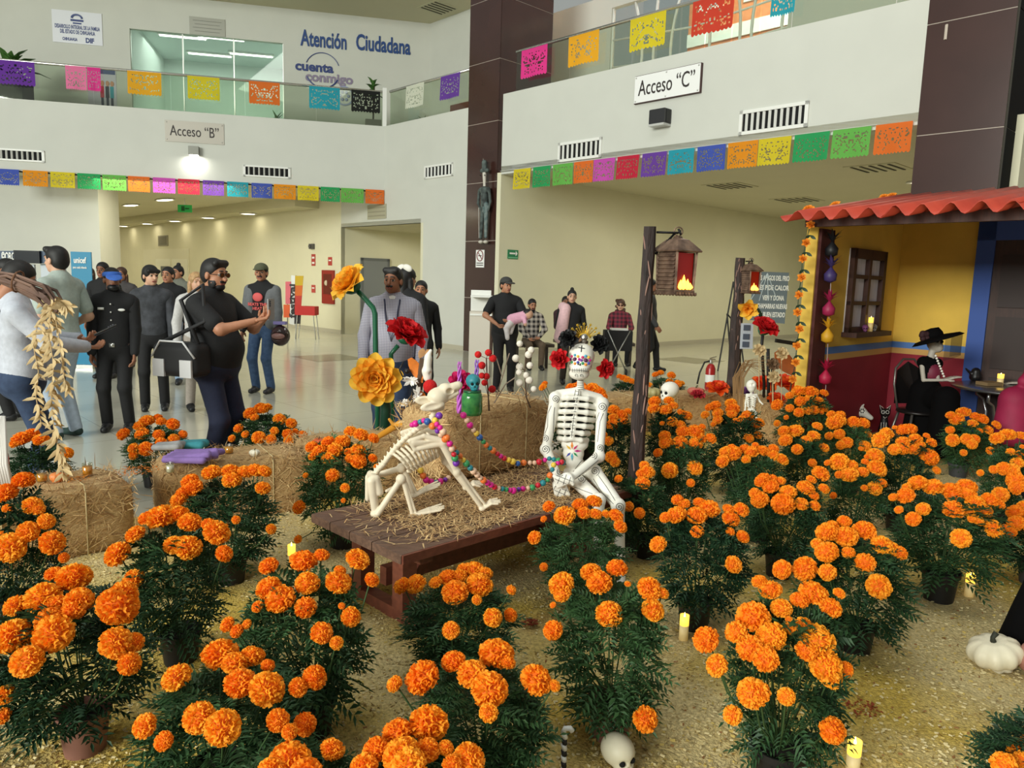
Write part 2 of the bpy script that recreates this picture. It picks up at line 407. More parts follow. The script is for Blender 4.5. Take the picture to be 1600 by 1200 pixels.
pil2 = pillar('wall_pillar_right', P2, (V(p2l.x, p2l.y, 0) - P2).length, 6.5, 7.6, [0, 0.9, 2.28, 3.65, 5.02, 6.39, 7.6], M('pillar_side_unlit', (5, 5, 6), 0.75, spec=.1))  # right side face is unlit; that darkness is put into its colour
mb = MB(); mb.beam(V(P2.x, P2.y, 0), V(P2.x, P2.y, 7.6), 0.02, 0.02); mb.build('corner_trim', M('corner_trim', (96, 92, 84), 0.35, 0.7), pil2)
mb = MB(); q = PL(1478, 50, C0 - nC * 0.155, A_C); mb.beam(q + V(0, 0, .09), q - V(0, 0, .09), 0.03, 0.02); mb.build('joint_strip', m_grout, pil2)
# upper storey ------------------------------------------------------
ZF = 5.2; ZC = 8.72; UB = K + nB * 2.5
ucor = PL(672, 30, UB, A_B); ucor.z = 0
def ub(x, y): 
    p = PL(x, y, UB, A_B); return p
wl, wr_ = ub(205, 120), ub(443, 120); wt = ub(324, 56).z; wbot = 5.2
wl.z = wr_.z = 0
mb = MB(); mb.slab(UB - dB * 17, wl, ZF, ZC, 0.15, nB); mb.slab(wl, wr_, wt, ZC, 0.15, nB); mb.slab(wr_, ucor, ZF, ZC, 0.15, nB)
struct(mb.build('wall_upper_left', m_wall))
mb = MB(); mb.slab(ucor, ucor - dC * 4.6, ZF, ZC, 0.15, nC); struct(mb.build('wall_upper_center', m_wall))
mb = MB(); mb.prism([p + V(0, 0, ZC) for p in (L0 - nB * 0.0, K - nB * 0.0 + dB * 0.6, ucor - dC * 4.6 + nC * .4, ucor + nC * 3, UB - dB * 17 + nB * 3)], (0, 0, 0.15)); struct(mb.build('ceiling_upper', m_ceil))
mb = MB(); mb.prism([p + V(0, 0, ZF - 0.12) for p in (L0 + nB * .3, K + nB * .3, PA + nC * .3, ucor + nC * 3, UB - dB * 17)], (0, 0, 0.1)); struct(mb.build('floor_upper', m_base))
# lit office behind the glass wall
m_off = M('office_wall', (206, 216, 208), 0.7)
mb = MB(); mb.slab(wl + nB * 4, wr_ + nB * 4, ZF, wt + .5, 0.1, nB); mb.slab(wl + nB * .16, wl + nB * 4, ZF, wt + .5, 0.1, -dB); mb.slab(wr_ + nB * .16, wr_ + nB * 4, ZF, wt + .5, 0.1, dB)
struct(mb.build('wall_office', m_off))
mb = MB(); mb.prism([p + V(0, 0, wt + .3) for p in (wl + nB * .16, wr_ + nB * .16, wr_ + nB * 4, wl + nB * 4)], (0, 0, 0.1)); struct(mb.build('ceiling_office', M('office_ceiling', (190, 204, 196), 0.7)))
mb = MB(); mb.prism([p + V(0, 0, ZF) for p in (wl, wr_, wr_ + nB * 4, wl + nB * 4)], (0, 0, -0.1)); struct(mb.build('floor_office', m_off))
win = empty('window_1', (wl + wr_) / 2 + V(0, 0, ZF), kind='structure')
ww = (wr_ - wl).length; g_off = glass('office_glass', (234, 240, 236), 0.35)
for i in range(3):
    mb = MB(); a = wl + dB * (ww * i / 3 + .01); b = wl + dB * (ww * (i + 1) / 3 - .01)
    mb.slab(a + nB * .06, b + nB * .06, ZF, wt, 0.012, nB); mb.build('pane', g_off, win)
for i in range(4):
    mb = MB(); a = wl + dB * (ww * i / 3); mb.beam(a + nB * .06 + V(0, 0, ZF), a + nB * .06 + V(0, 0, wt), .03, .03); mb.build('mullion', m_steel, win)
m_tubelight = M('tube_light', (255, 255, 245), 0.5, emit=5.0)
for (dx, dy, wo) in ((.28, 1.2, 'front left'), (.55, 1.0, 'front right'), (.72, 2.4, 'back right'), (.4, 2.8, 'back left')):
    c = wl + dB * (ww * dx) + nB * dy + V(0, 0, wt + .27)
    t = empty('office_light', c, 'fluorescent lamp on the office ceiling behind upper glass, %s one' % wo, 'lamp', 'office ceiling lamps')
    mb = MB(); mb.box(c, (1.3, .14, .05), Matrix.Rotation(math.radians(13), 3, 'Z')); mb.build('housing', m_white, t)
    mb = MB(); mb.box(c - V(0, 0, .035), (1.2, .1, .03), Matrix.Rotation(math.radians(13), 3, 'Z')); mb.build('tube', m_tubelight, t)
area('office_ceiling_lamps', (wl + wr_) / 2 + nB * 2 + V(0, 0, wt + .2), (wl + wr_) / 2 + nB * 2, 4, 2, 90, (0.94, 1.0, 0.95))
# upper right: wall, big window with arched bars, brick building outside
UC = C0 + nC * 3.2
def uc(x, y): return PL(x, y, UC, A_C)
w0, w1 = uc(955, 40), uc(1232, 20); w0.z = w1.z = 0
mb = MB(); mb.slab(UC + dC * 2, w0, ZF, 8.2, 0.15, nC); mb.slab(w1, w1 - dC * 7, ZF, 8.2, 0.15, nC); mb.slab(w0, w1, 7.9, 8.2, 0.15, nC); mb.slab(w0, w1, ZF, 5.5, .15, nC)
struct(mb.build('wall_upper_right', M('wall_paint_upper', (204, 204, 196), .7)))
w2 = empty('window_2', (w0 + w1) / 2 + V(0, 0, 5.5), kind='structure'); L = (w1 - w0).length; dw = (w1 - w0).normalized()
n = 7
for i in range(n + 1):
    mb = MB(); a = w0 + dw * (L * i / n) + nC * .07; pts = []
    for k in range(9):
        z = 5.5 + 2.4 * k / 8; pts.append(a + dw * (0.25 * math.sin(i * 1.7) * math.sin(math.pi * k / 8)) + V(0, 0, z))
    mb.tube(pts, .03, 6); mb.build('mullion', m_white, w2, True)
for z in (6.0, 6.6, 7.2):
    mb = MB(); mb.tube([w0 + nC * .07 + V(0, 0, z), w0 + dw * L * .5 + nC * .07 + V(0, 0, z - .15), w1 + nC * .07 + V(0, 0, z)], .022, 6); mb.build('transom', m_white, w2, True)
for i in range(n):
    mb = MB(); mb.slab(w0 + dw * (L * i / n + .02) + nC * .08, w0 + dw * (L * (i + 1) / n - .02) + nC * .08, 5.5, 7.9, .01, nC); mb.build('pane', glass('clear_glass', (245, 250, 250), 0.25), w2)
# outdoor building seen through it
m_brick = M('orange_brick', (206, 120, 72), 0.8, rgb2=(222, 140, 92), scale=3)
bc = (w0 + w1) / 2 + nC * 13; ob = empty('brick_building', V(bc.x, bc.y, 0), 'orange brick building with white arched windows outside upper right glass', 'building')
mb = MB(); mb.slab(bc - dw * 9, bc + dw * 9, 0, 17, 3, nC); mb.build('wall', m_brick, ob)
mb = MB(); mb.slab(bc - dw * 9 - nC * .06, bc + dw * 9 - nC * .06, 11.2, 11.7, .1, nC); mb.build('cornice', m_white, ob)
area('outdoor_daylight', bc - nC * 5 + V(0, 0, 17), bc + V(0, 0, 10), 8, 4, 5000, (1, .97, .92))
for i in range(9):
    for z in (8.6, 12.4):
        c = bc + dw * (-8 + 2 * i) - nC * .05; mb = MB(); pts = [c - dw * .55 + V(0, 0, z), c + dw * .55 + V(0, 0, z)] + [c + dw * .55 * math.cos(a) + V(0, 0, z + 1.6 + .55 * math.sin(a)) for a in [math.pi * k / 6 for k in range(7)]]
        mb.prism(pts, nC * .08); wi = mb.build('window', m_white, ob)
        mb = MB(); mb.slab(c - dw * .35 - nC * .03, c + dw * .35 - nC * .03, z + .2, z + 1.6, .02, nC); mb.build('pane', M('sky_pane', (170, 190, 205), .1), wi)
# glass railings -----------------------------------------------------
m_rail = M('handrail_steel', (206, 204, 196), 0.25, 0.85)
g_rail = glass('rail_glass', (232, 238, 228), 0.22)
def railing(a, b, z0, zr, n, label):
    d = (b - a).normalized(); L = (b - a).length
    r = empty('glass_railing', (a + b) / 2 + V(0, 0, z0), label, 'railing')
    for i in range(n):
        mb = MB(); mb.slab(a + d * (L * i / n + .008), a + d * (L * (i + 1) / n - .008), z0, zr - .03, .012, nC); mb.build('glass_pane', g_rail, r)
    mb = MB(); mb.tube([a + V(0, 0, zr), b + V(0, 0, zr)], .032, 10); mb.build('handrail', m_rail, r, True)
    return r
rb = railing(L0 + nB * .08, K + nB * .08, ZP, 6.21, 9, 'long glass railing with steel handrail on the left balcony')
railing(K + nC * .08 - dC * .12, PA + nC * .08, ZP, 6.2, 3, 'short glass railing between white corner post and dark pillar')
railing(C0 + nC * .08 - dC * .28, C1 + nC * .08, ZP + .06, 6.22, 6, 'glass railing with steel handrail above the right access sign')
mb = MB(); mb.beam(K + nB * .06 + V(0, 0, ZP), K + nB * .06 + V(0, 0, 6.3), .1, .1, up=dB, bev=.008); mb.build('post', m_white, rb)
# ceiling lamps of the corridor and under the right balcony ---------------------------
m_lamp = M('lamp_diffuser', (255, 244, 214), 0.5, emit=7.0)
def lamp(c, label, group, r=.2, long=1.0):
    t = empty('ceiling_lamp', c, label, 'lamp', group)
    a = dC.xy.to_3d(); R = Matrix((dC, nC, V(0, 0, 1))).transposed() @ Matrix.Diagonal(V(long, 1, 1))
    mb = MB(); mb.lathe([(r * .86, 0), (r, -.005), (r * 1.05, -.03), (r * .88, -.04), (r * .86, -.02)], c, 20, R); mb.build('trim_ring', m_white, t, True)
    mb = MB(); mb.lathe([(r * .86, -.022), (r * .6, -.03), (0.001, -.032)], c, 20, R); mb.build('diffuser', m_lamp, t, True)
mb = MB(); mb.slab(NL + dC * 1.2, far, 3.5, ZS, .75, -nC); struct(mb.build('ceiling_soffit', m_ceil))
for i, (lx, ly) in enumerate(((388, 334), (325, 341), (273, 347), (230, 352), (193, 356), (163, 360), (136, 363))):
    c = PL(lx, ly, NL - nC * .4, A_C); c.z = 3.5
    lamp(c, 'round recessed lamp along the corridor wall, number %s from the niche' % ('one', 'two', 'three', 'four', 'five', 'six', 'seven', 'eight')[i], 'corridor wall-washer lamps', .24, 1.5); c.z = ZS
    if i < 6: lamp(c - nC * 2.2 + dC * 1, 'long recessed light in mid corridor ceiling, number %s from the front' % ('one', 'two', 'three', 'four', 'five', 'six')[i], 'long corridor ceiling lights', .2, 3.2)
lamp(NR + nC * 1.9 + dC * 1.4 + V(0, 0, 2.94), 'single small recessed lamp in the niche ceiling', None, .11)
for i in range(2):
    lamp(V(8.2, 15.5, ZS + .08) + nC * (4 * i), 'recessed light under right balcony, the %s one' % ('nearer', 'farther')[i], 'lamps under the right balcony', .2, 2)
for i in range(5):
    c = K + dC * (2.5 + i * 7.5) - nC * 3.2 - dB * 1.0; area('corridor_lamps', c + V(0, 0, ZS - .08), c, 3, 3, 125, (1.0, 0.93, 0.68))
area('niche_lamp', (NL + NR) / 2 + nC * 1.6 + V(0, 0, 2.9), (NL + NR) / 2 + nC * 1.6, .6, .6, 16, (1.0, 0.9, 0.66))
for i in range(2):
    c = C0 + nC * (3.5 + 6 * i) - dC * 4; area('balcony_lamps', c + V(0, 0, ZS), c, 3, 3, 95, (1.0, 0.94, 0.74))
# doors: grey door in the niche, pale doorway along the corridor -------------------------
dp = PL(567, 430, NL, 46.3); dq = PL(604, 430, NL, 46.3); dp.z = dq.z = 0; dz = PL(585, 408, NL, 46.3).z
d1 = empty('door_1', (dp + dq) / 2, kind='structure')
mb = MB(); mb.slab(dp - dC * .02, dq - dC * .02, 0, dz, .03, -dC); mb.build('door_leaf', M('grey_door', (128, 132, 134), .4), d1)
mb = MB()
for a, b in ((dp - nC * .08, dp), (dq, dq + nC * .08)): mb.slab(a, b, 0, dz + .08, .05, -dC)
mb.slab(dp - nC * .08, dq + nC * .08, dz, dz + .08, .05, -dC); mb.build('door_frame', M('grey_frame', (104, 108, 110), .4), d1)
mb = MB(); hp = dp + nC * .15 - dC * .08 + V(0, 0, 1.0); mb.tube([hp, hp - dC * .04, hp - dC * .04 + nC * .13], .012, 6); mb.build('handle', m_steel, d1, True)
ca, cb = PL(226, 430, NL, A_C), PL(297, 430, NL, A_C); cz = PL(262, 389, NL, A_C).z; ca.z = cb.z = 0
d2 = empty('door_2', (ca + cb) / 2, kind='structure')
mb = MB(); mb.slab(ca, cb, 0, cz, .02, -nC); mb.build('door_panel', M('pale_doorway', (226, 222, 196), .5), d2)
mb = MB(); mb.slab(ca - dC * 1.4, cb + dC * .3, 0, cz * .86, .03, -nC)
dd = (cb - ca)
for t0, t1 in ((.3, .62), (.66, .98)):
    mb = MB(); mb.slab(ca + dd * t0, ca + dd * t1, 0.02, cz * .84, .04, -nC); mb.build('door_leaf', M('pale_leaf', (236, 234, 214), .4), d2)
mb = MB(); mb.slab(ca + dd * .42, ca + dd * .58, cz * .55, cz * .72, .06, -nC); mb.build('notice_plate', M('notice_grey', (110, 112, 106), .5), d2)
# ================================================================== things on the walls
def wf(p0, ang, xl, yl, xr, yr, hpx):
    a = PL(xl, yl, p0, ang); b = PL(xr, yr, p0, ang); c = (a + b) / 2
    r = (b - a); r.z = 0; w = r.length; r.normalize(); n = V(r.y, -r.x, 0)
    if n.dot(CAMP - c) < 0: n = -n
    dep = (c - CAMP).dot(FWD)
    return c, r, n, w, hpx * dep / FPX
def plate(mb, c, r, n, w, h, t, off=0.0, bev=0.0):
    R = Matrix((r, n, V(0, 0, 1))).transposed(); mb.box(c + n * (off + t / 2), (w, t, h), R, bev); return mb
m_sign_grey = M('sign_aluminium', (182, 176, 164), 0.45, 0.1)
m_sign_white = M('sign_white', (240, 240, 238), 0.4)
m_ink = M('sign_ink', (48, 40, 38), 0.6)
# access signs
f = wf(K, A_B, 258, 205, 350, 209, 32); t = empty('access_sign', f[0] - V(0, 0, f[4] / 2), 'grey metal sign reading Acceso B on left balcony front', 'sign')
mb = MB(); plate(mb, *f, .02); mb.build('panel', m_sign_grey, t)
put_text('lettering', 'Acceso \u201cB\u201d', .34, f[0] + f[2] * .024, f[1], f[2], m_ink, t, .0, width=f[3] * .83)
for sx in (-.47, .47):
    for sz in (-.4, .4): mb = MB(); mb.ell(f[0] + f[1] * f[3] * sx + V(0, 0, f[4] * sz) + f[2] * .022, (.014, .014, .014), 8, 4); mb.build('screw', m_steel, t, True)
f = wf(C0, A_C, 994, 146, 1098, 118, 43); t = empty('access_sign', f[0] - V(0, 0, f[4] / 2), 'white sign with dark edge reading Acceso C above right opening', 'sign')
mb = MB(); plate(mb, *f, .05); mb.build('backing', M('sign_maroon', (66, 34, 34), .5), t)
mb = MB(); plate(mb, f[0], f[1], f[2], f[3] - .02, f[4] - .02, .012, .05); mb.build('panel', m_sign_white, t)
put_text('lettering', 'Acceso \u201cC\u201d', .36, f[0] + f[2] * .066, f[1], f[2], m_ink, t, .0, width=f[3] * .85)
for sx in (-.47, 0, .47):
    for sz in (-.42, .42): mb = MB(); mb.ell(f[0] + f[1] * f[3] * sx + V(0, 0, f[4] * sz) + f[2] * .064, (.014, .014, .014), 8, 4); mb.build('screw', m_steel, t, True)
# air vents with upright slats
def vent(f, label, n):
    c, r, nn, w, h = f; t = empty('air_vent', c - V(0, 0, h / 2), label, 'vent')
    mb = MB(); plate(mb, c, r, nn, w * .93, h * .72, .006); mb.build('backing', m_dark, t)
    mb = MB()
    for s_ in (-1, 1): plate(mb, c + V(0, 0, s_ * h * .43), r, nn, w, h * .14, .03); plate(mb, c + r * s_ * w * .475, r, nn, w * .05, h, .03)
    mb.build('frame', m_white, t)
    R0 = Matrix((r, nn, V(0, 0, 1))).transposed()
    for i in range(n):
        mb = MB(); mb.box(c + r * w * (-.43 + .86 * (i + .5) / n) + nn * .014, (.012, .05, h * .7), R0 @ Matrix.Rotation(math.radians(38), 3, 'Z')); mb.build('slat', m_white, t)
vent(wf(K, A_B, -16, 240, 70, 245, 18), 'air vent at the left end of the left balcony front', 9)
vent(wf(K, A_B, 380, 266, 454, 271, 17), 'air vent near the right end of the left balcony front', 8)
vent(wf(PA, A_C, 664, 270, 709, 264, 20), 'small air vent on the wall left of the dark pillar', 7)
vent(wf(C0, A_C, 873, 239, 941, 230, 30), 'smaller air vent on right balcony front, near the dark pillar', 8)
vent(wf(C0, A_C, 1156, 194, 1264, 177, 38), 'larger air vent on right balcony front, beneath the railing window', 10)
# wall lamps
c, r, n, w, h = wf(K, A_B, 296, 236, 312, 237, 13); t = empty('wall_lamp', c - V(0, 0, h / 2), 'small grey box lamp shining down beneath the Acceso B sign', 'lamp')
mb = MB(); plate(mb, c, r, n, w, h, .16, 0, .01); mb.build('housing', M('lamp_grey', (120, 120, 112), .4, .5), t)
mb = MB(); plate(mb, c - V(0, 0, h / 2 + .004), r, n, w * .8, .012, .12, .02); mb.build('bulb', M('wall_lamp_glow', (255, 255, 240), .5, emit=14), t)
area('wall_lamp_light', c + n * .09 - V(0, 0, h / 2 + .03), c + n * .03 - V(0, 0, 2), .12, .12, 9, (1, .98, .9))
c, r, n, w, h = wf(C0, A_C, 1025, 186, 1049, 183, 27); t = empty('wall_lamp', c - V(0, 0, h / 2), 'unlit dark box lamp beneath the Acceso C sign', 'lamp')
mb = MB(); plate(mb, c, r, n, w, h * .8, .2, 0, .012); mb.build('housing', M('lamp_dark', (62, 62, 64), .3, .4), t)
mb = MB(); plate(mb, c - V(0, 0, h * .4 + .02), r, n, w, h * .12, .21); mb.build('lens', M('lens_grey', (190, 190, 186), .2), t)
mb = MB(); plate(mb, c + r * (w / 2 + .004), r, n, .01, h * .7, .1, .05); mb.build('bracket', m_black, t)
# lettering on the upper wall
put = ub
o = empty('wall_lettering', ub(555, 80) - nB * .012, 'navy blue wall lettering Atenci\u00f3n Ciudadana on upper wall', 'lettering')
for s_, x0, y0, x1, y1 in (('Atenci\u00f3n', 470, 61, 542, 66), ('Ciudadana', 556, 68, 641, 74)):
    a, b = ub(x0, y0), ub(x1, y1); put_text('word', s_, .58, (a + b) / 2 - nB * .012, dB, -nB, M('navy_letters', (28, 66, 128), .5), o, .012, extrude=.012, width=(b - a).length)
c = ub(504, 110); lg = empty('wall_logo', c - nB * .01, 'round blue and grey logo reading cuenta conmigo on upper wall', 'logo')
mn = M('logo_navy', (40, 60, 120), .5); mg = M('logo_mauve', (138, 126, 150), .5)
put_text('lettering_top', 'cuenta', .34, c - nB * .012 - dB * .22 + V(0, 0, .06), dB, -nB, mn, lg, .012, width=1.02)
put_text('lettering_bottom', 'conmigo', .34, c - nB * .012 + dB * .18 - V(0, 0, .2), dB, -nB, mg, lg, .012, width=1.28)
mb = MB(); mb.tube([c - nB * .012 + dB * .46 * math.cos(a) + V(0, 0, .46 * math.sin(a) + .0) for a in [math.radians(20 + 6 * k) for k in range(24)]], .014, 4); mb.build('ring_arc', mn, lg)
mb = MB(); mb.tube([c - nB * .012 + dB * .46 * math.cos(a) + V(0, 0, .46 * math.sin(a) + .0) for a in [math.radians(205 + 6 * k) for k in range(22)]], .022, 4); mb.build('ring_arc', mn, lg)
c = ub(538, 150); mb = MB()
mb.tube([c - nB * .012 + dB * .24 * math.cos(a) + V(0, 0, .24 * math.sin(a)) for a in [math.pi * 2 * k / 20 for k in range(21)]], .03, 4)
for k in range(6): mb.ell(c - nB * .012 + dB * .11 * math.cos(k * 1.05) + V(0, 0, .11 * math.sin(k * 1.05)), (.045, .03, .045), 8, 5)
tag(mb.build('wall_emblem', M('emblem_blue', (150, 160, 190), .5)), 'pale blue round emblem low on upper wall behind railing', 'emblem')
# plaques
f = wf(UB, A_B, 82, 41, 160, 46, 48); t = empty('wall_plaque', f[0] - V(0, 0, f[4] / 2), 'white plaque with navy logo and text on upper left wall', 'plaque')
mb = MB(); plate(mb, *f, .02); mb.build('panel', M('plaque_white', (222, 224, 230), .3), t)
for k, s_ in enumerate(('DESARROLLO INTEGRAL DE LA FAMILIA', 'DEL ESTADO DE CHIHUAHUA')): put_text('lettering', s_, .13, f[0] + f[2] * .022 - V(0, 0, .0 + .12 * k), f[1], f[2], mn, t, .004, extrude=.002, width=f[3] * (.9 - .2 * k))
put_text('lettering', 'CHIHUAHUA', .1, f[0] + f[2] * .022 - V(0, 0, .3) - f[1] * f[3] * .16, f[1], f[2], mn, t, .004, extrude=.002, width=f[3] * .3); put_text('lettering', 'DIF', .16, f[0] + f[2] * .022 - V(0, 0, .3) + f[1] * f[3] * .24, f[1], f[2], mn, t, .008, extrude=.002, width=f[3] * .17)
mb = MB(); c = f[0] + f[2] * .02 + V(0, 0, f[4] * .28)
mb.tube([c + f[1] * .12 * math.cos(a) + V(0, 0, .09 * math.sin(a)) for a in [math.pi * k / 9 for k in range(10)]], .03, 4); plate(mb, c - V(0, 0, .05), f[1], f[2], .3, .05, .006); plate(mb, c - V(0, 0, .12), f[1], f[2], .2, .035, .006); mb.build('crest', mn, t)
f = wf(UB, A_B, 296, 40, 352, 44, 26); mb = MB(); plate(mb, *f, .02)
mb.cur = 1
for k in range(4): plate(mb, f[0] + V(0, 0, f[4] * (.3 - .2 * k)), f[1], f[2], f[3] * (.8 - .1 * (k % 2)), .012, .004, .02)
tag(mb.build('metal_plaque', [M('plaque_steel', (160, 160, 150), .4, .3), M('engraving', (120, 120, 112), .5)]), 'grey engraved metal plaque above the upper office glass', 'plaque')
f = wf(UB, A_B, 137, 133, 182, 137, 58); t = empty('wall_poster', f[0] - V(0, 0, f[4] / 2), 'poster of three people on the upper left wall behind pink flags', 'poster')
mb = MB(); plate(mb, *f, .01); mb.build('sheet', M('poster_pale', (196, 190, 206), .5), t)
mb = MB(); plate(mb, f[0] + V(0, 0, f[4] * .4) + f[1] * f[3] * .2, f[1], f[2], f[3] * .55, f[4] * .16, .003, .01); mb.build('title_bar', mn, t)
for k, (dx, rgb) in enumerate(((.0, (190, 40, 60)), (.18, (30, 30, 50)), (.34, (40, 150, 170)))):
    mb = MB(); c = f[0] + f[1] * f[3] * dx - V(0, 0, f[4] * .14)
    plate(mb, c, f[1], f[2], f[3] * .13, f[4] * .3, .003, .01); mb.cur = 1; mb.ell(c + V(0, 0, f[4] * .22) + f[2] * .01, (.06, .01, .07), 8, 6)
    mb.cur = 2; plate(mb, c - V(0, 0, f[4] * .26), f[1], f[2], f[3] * .09, f[4] * .22, .003, .01); mb.build('figure_print', [M('print%d' % k, rgb, .6), M('print_skin', (196, 140, 110), .6), M('print_navy', (30, 34, 60), .6)], t)
# exit arrow, no smoking, hydrant box and small signs
E0 = C0 + nC * 0.0 + dC * -.0
f = wf(C0 - dC * .002, 46.3, 793, 397, 809, 398, 14); t = empty('exit_sign', f[0] - V(0, 0, f[4] / 2), 'green sign with white arrow on pale wall right of dark pillar', 'sign')
mb = MB(); plate(mb, *f, .012); mb.build('panel', M('exit_green', (28, 128, 84), .4), t)
mb = MB(); c = f[0] + f[2] * .014 + V(0, 0, .02); plate(mb, c - f[1] * .02, f[1], f[2], f[3] * .55, .035, .003)
mb.prism([c + f[1] * (f[3] * .25) + V(0, 0, .055), c + f[1] * (f[3] * .42), c + f[1] * (f[3] * .25) - V(0, 0, .055)], f[2] * .004); mb.build('arrow', m_sign_white, t)
mb = MB(); plate(mb, f[0] - V(0, 0, f[4] * .36), f[1], f[2], f[3] * .9, f[4] * .12, .003, .012); mb.build('caption_bar', M('exit_pale', (120, 190, 150), .5), t)
f = wf(PA - nC * .035, A_C, 744, 405, 757, 403.5, 27); t = empty('no_smoking_sign', f[0] - V(0, 0, f[4] / 2), 'small white no smoking sign on the dark pillar', 'sign')
mb = MB(); plate(mb, *f, .01); mb.build('panel', m_sign_white, t)
mb = MB(); c = f[0] + f[2] * .012 + V(0, 0, f[4] * .17); rr = f[3] * .36
mb.tube([c + f[1] * rr * math.cos(a) + V(0, 0, rr * 1.15 * math.sin(a)) for a in [math.pi * 2 * k / 20 for k in range(21)]], .011, 5); mb.tube([c - f[1] * rr * .7 + V(0, 0, rr * .8), c + f[1] * rr * .7 - V(0, 0, rr * .8)], .01, 5)
mb.build('prohibition_ring', M('ring_red', (120, 40, 40), .5), t)
mb = MB(); plate(mb, c, f[1], f[2], rr * 1.1, .018, .004); plate(mb, f[0] - V(0, 0, f[4] * .25), f[1], f[2], f[3] * .8, .018, .004, .01); plate(mb, f[0] - V(0, 0, f[4] * .37), f[1], f[2], f[3] * .8, .018, .004, .01); mb.build('print', m_ink, t)
f = wf(NL, A_C, 505, 448, 523.5, 449, 52); t = empty('hydrant_cabinet', f[0] - V(0, 0, f[4] / 2), 'red fire hose cabinet with glass on corridor wall beside yellow flower', 'cabinet')
mb = MB(); plate(mb, *f, .05, 0, .01); mb.build('body', M('cabinet_red', (150, 40, 32), .4), t)
mb = MB(); plate(mb, f[0] + V(0, 0, .08), f[1], f[2], f[3] * .7, f[4] * .6, .006, .05); mb.build('glass_door', M('cabinet_glass', (110, 48, 40), .15), t)
mb = MB(); mb.ell(f[0] + f[2] * .06 + V(0, 0, f[4] * .12) - f[1] * .05, (.06, .02, .08), 10, 6); mb.build('hose_reel', M('hose_cream', (206, 190, 160), .6), t, True)
def small_sign(f, rgb, label, bands):
    t = empty('wall_sign', f[0] - V(0, 0, f[4] / 2), label, 'sign'); mb = MB(); plate(mb, *f, .01); mb.build('panel', M('signpanel_%d_%d' % (rgb[0], rgb[1]), rgb, .5), t)
    mb = MB()
    for b in bands: plate(mb, f[0] + V(0, 0, f[4] * b), f[1], f[2], f[3] * .6, f[4] * .16, .004, .01)
    mb.build('pictogram', m_sign_white, t)
small_sign(wf(NL, A_C, 487, 406, 493, 406.5, 18), (176, 64, 56), 'narrow red and white safety sign on corridor wall', (.2, -.25))
small_sign(wf(NL, A_C, 513, 408, 519, 408.5, 13), (180, 60, 52), 'small red safety sign above the fire hose cabinet', (.1,))
small_sign(wf(NL, A_C, 487, 451, 493, 451.5, 12), (186, 74, 66), 'lowest small red sign on corridor wall beside banner flag', (.1,))
mb = MB(); f = wf(NL, A_C, 486, 385, 492, 385.3, 8); plate(mb, *f, .08, 0, .01); mb.ell(f[0] + f[2] * .1, (.05, .05, .05), 8, 6); tag(mb.build('alarm_strobe', M('alarm_grey', (90, 88, 84), .4)), 'small dark alarm box above the red corridor signs', 'alarm')
f = wf(NL, A_C, 575, 332, 604, 330, 22); mb = MB(); plate(mb, *f, .02); mb.cur = 1
for k in range(3): plate(mb, f[0] + V(0, 0, f[4] * (.28 - .28 * k)), f[1], f[2], f[3] * .9, .03, .006, .02)
tag(mb.build('return_grille', [M('grille_tan', (172, 168, 144), .5), M('grille_tan2', (150, 146, 126), .5)]), 'square beige grille above the niche, under the orange flag', 'grille')
f = wf(NL, A_C, 248, 376, 263, 376.5, 16); mb = MB(); plate(mb, *f, .03, 0, .01); mb.cur = 1; plate(mb, f[0], f[1], f[2], f[3] * .8, f[4] * .8, .006, .03)
tag(mb.build('wall_speaker', [M('spk_grey', (140, 136, 116), .5), M('spk_grey2', (120, 116, 98), .7)]), 'square grey wall speaker above the corridor doorway', 'speaker')
c = G(289, 326, ZS - .3); t = empty('hanging_exit_sign', c, 'green exit sign hanging from the corridor ceiling', 'sign')
mb = MB(); mb.box(c, (.42, .04, .22)); mb.build('panel', M('exit_green2', (40, 150, 70), .4, emit=.25), t)
mb = MB(); mb.box(c - V(.05, .022, 0), (.1, .006, .14)); mb.box(c + V(.08, -.022, 0), (.12, .006, .04)); mb.build('pictogram', M('exit_dark', (20, 90, 44), .5), t)
mb = MB(); mb.tube([c + V(0, 0, .11), V(c.x, c.y, ZS)], .01, 5); mb.build('rod', m_steel, t)
# ceiling grilles
def grille(c, label, s=.6, kind=0):
    t = empty('ceiling_grille', c, label, 'vent'); R = Matrix((dC, nC, V(0, 0, 1))).transposed()
    mb = MB(); mb.box(c + V(0, 0, -.006), (s, s, .012), R); mb.build('frame', M('grille_paint', (196, 192, 160), .6), t)
    for k in range(5): mb = MB(); mb.box(c + dC * s * (-.36 + .18 * k) + V(0, 0, -.016), (s * .05, s * .86, .012), R); mb.build('slot', M('slot_dark', (70, 66, 50), .8), t)
grille(G(1140, 290, ZS + .08), 'square slotted grille in the right balcony ceiling, nearer the pole lantern', .9)
grille(G(1372, 262, ZS + .08), 'slotted ceiling grille beside the right dark pillar', .9)
grille(G(1245, 312, ZS + .08), 'slotted ceiling grille just above the red roof corner', 1.0)
grille(G(685, 12, ZC), 'dark square grille in the upper storey ceiling', .8)
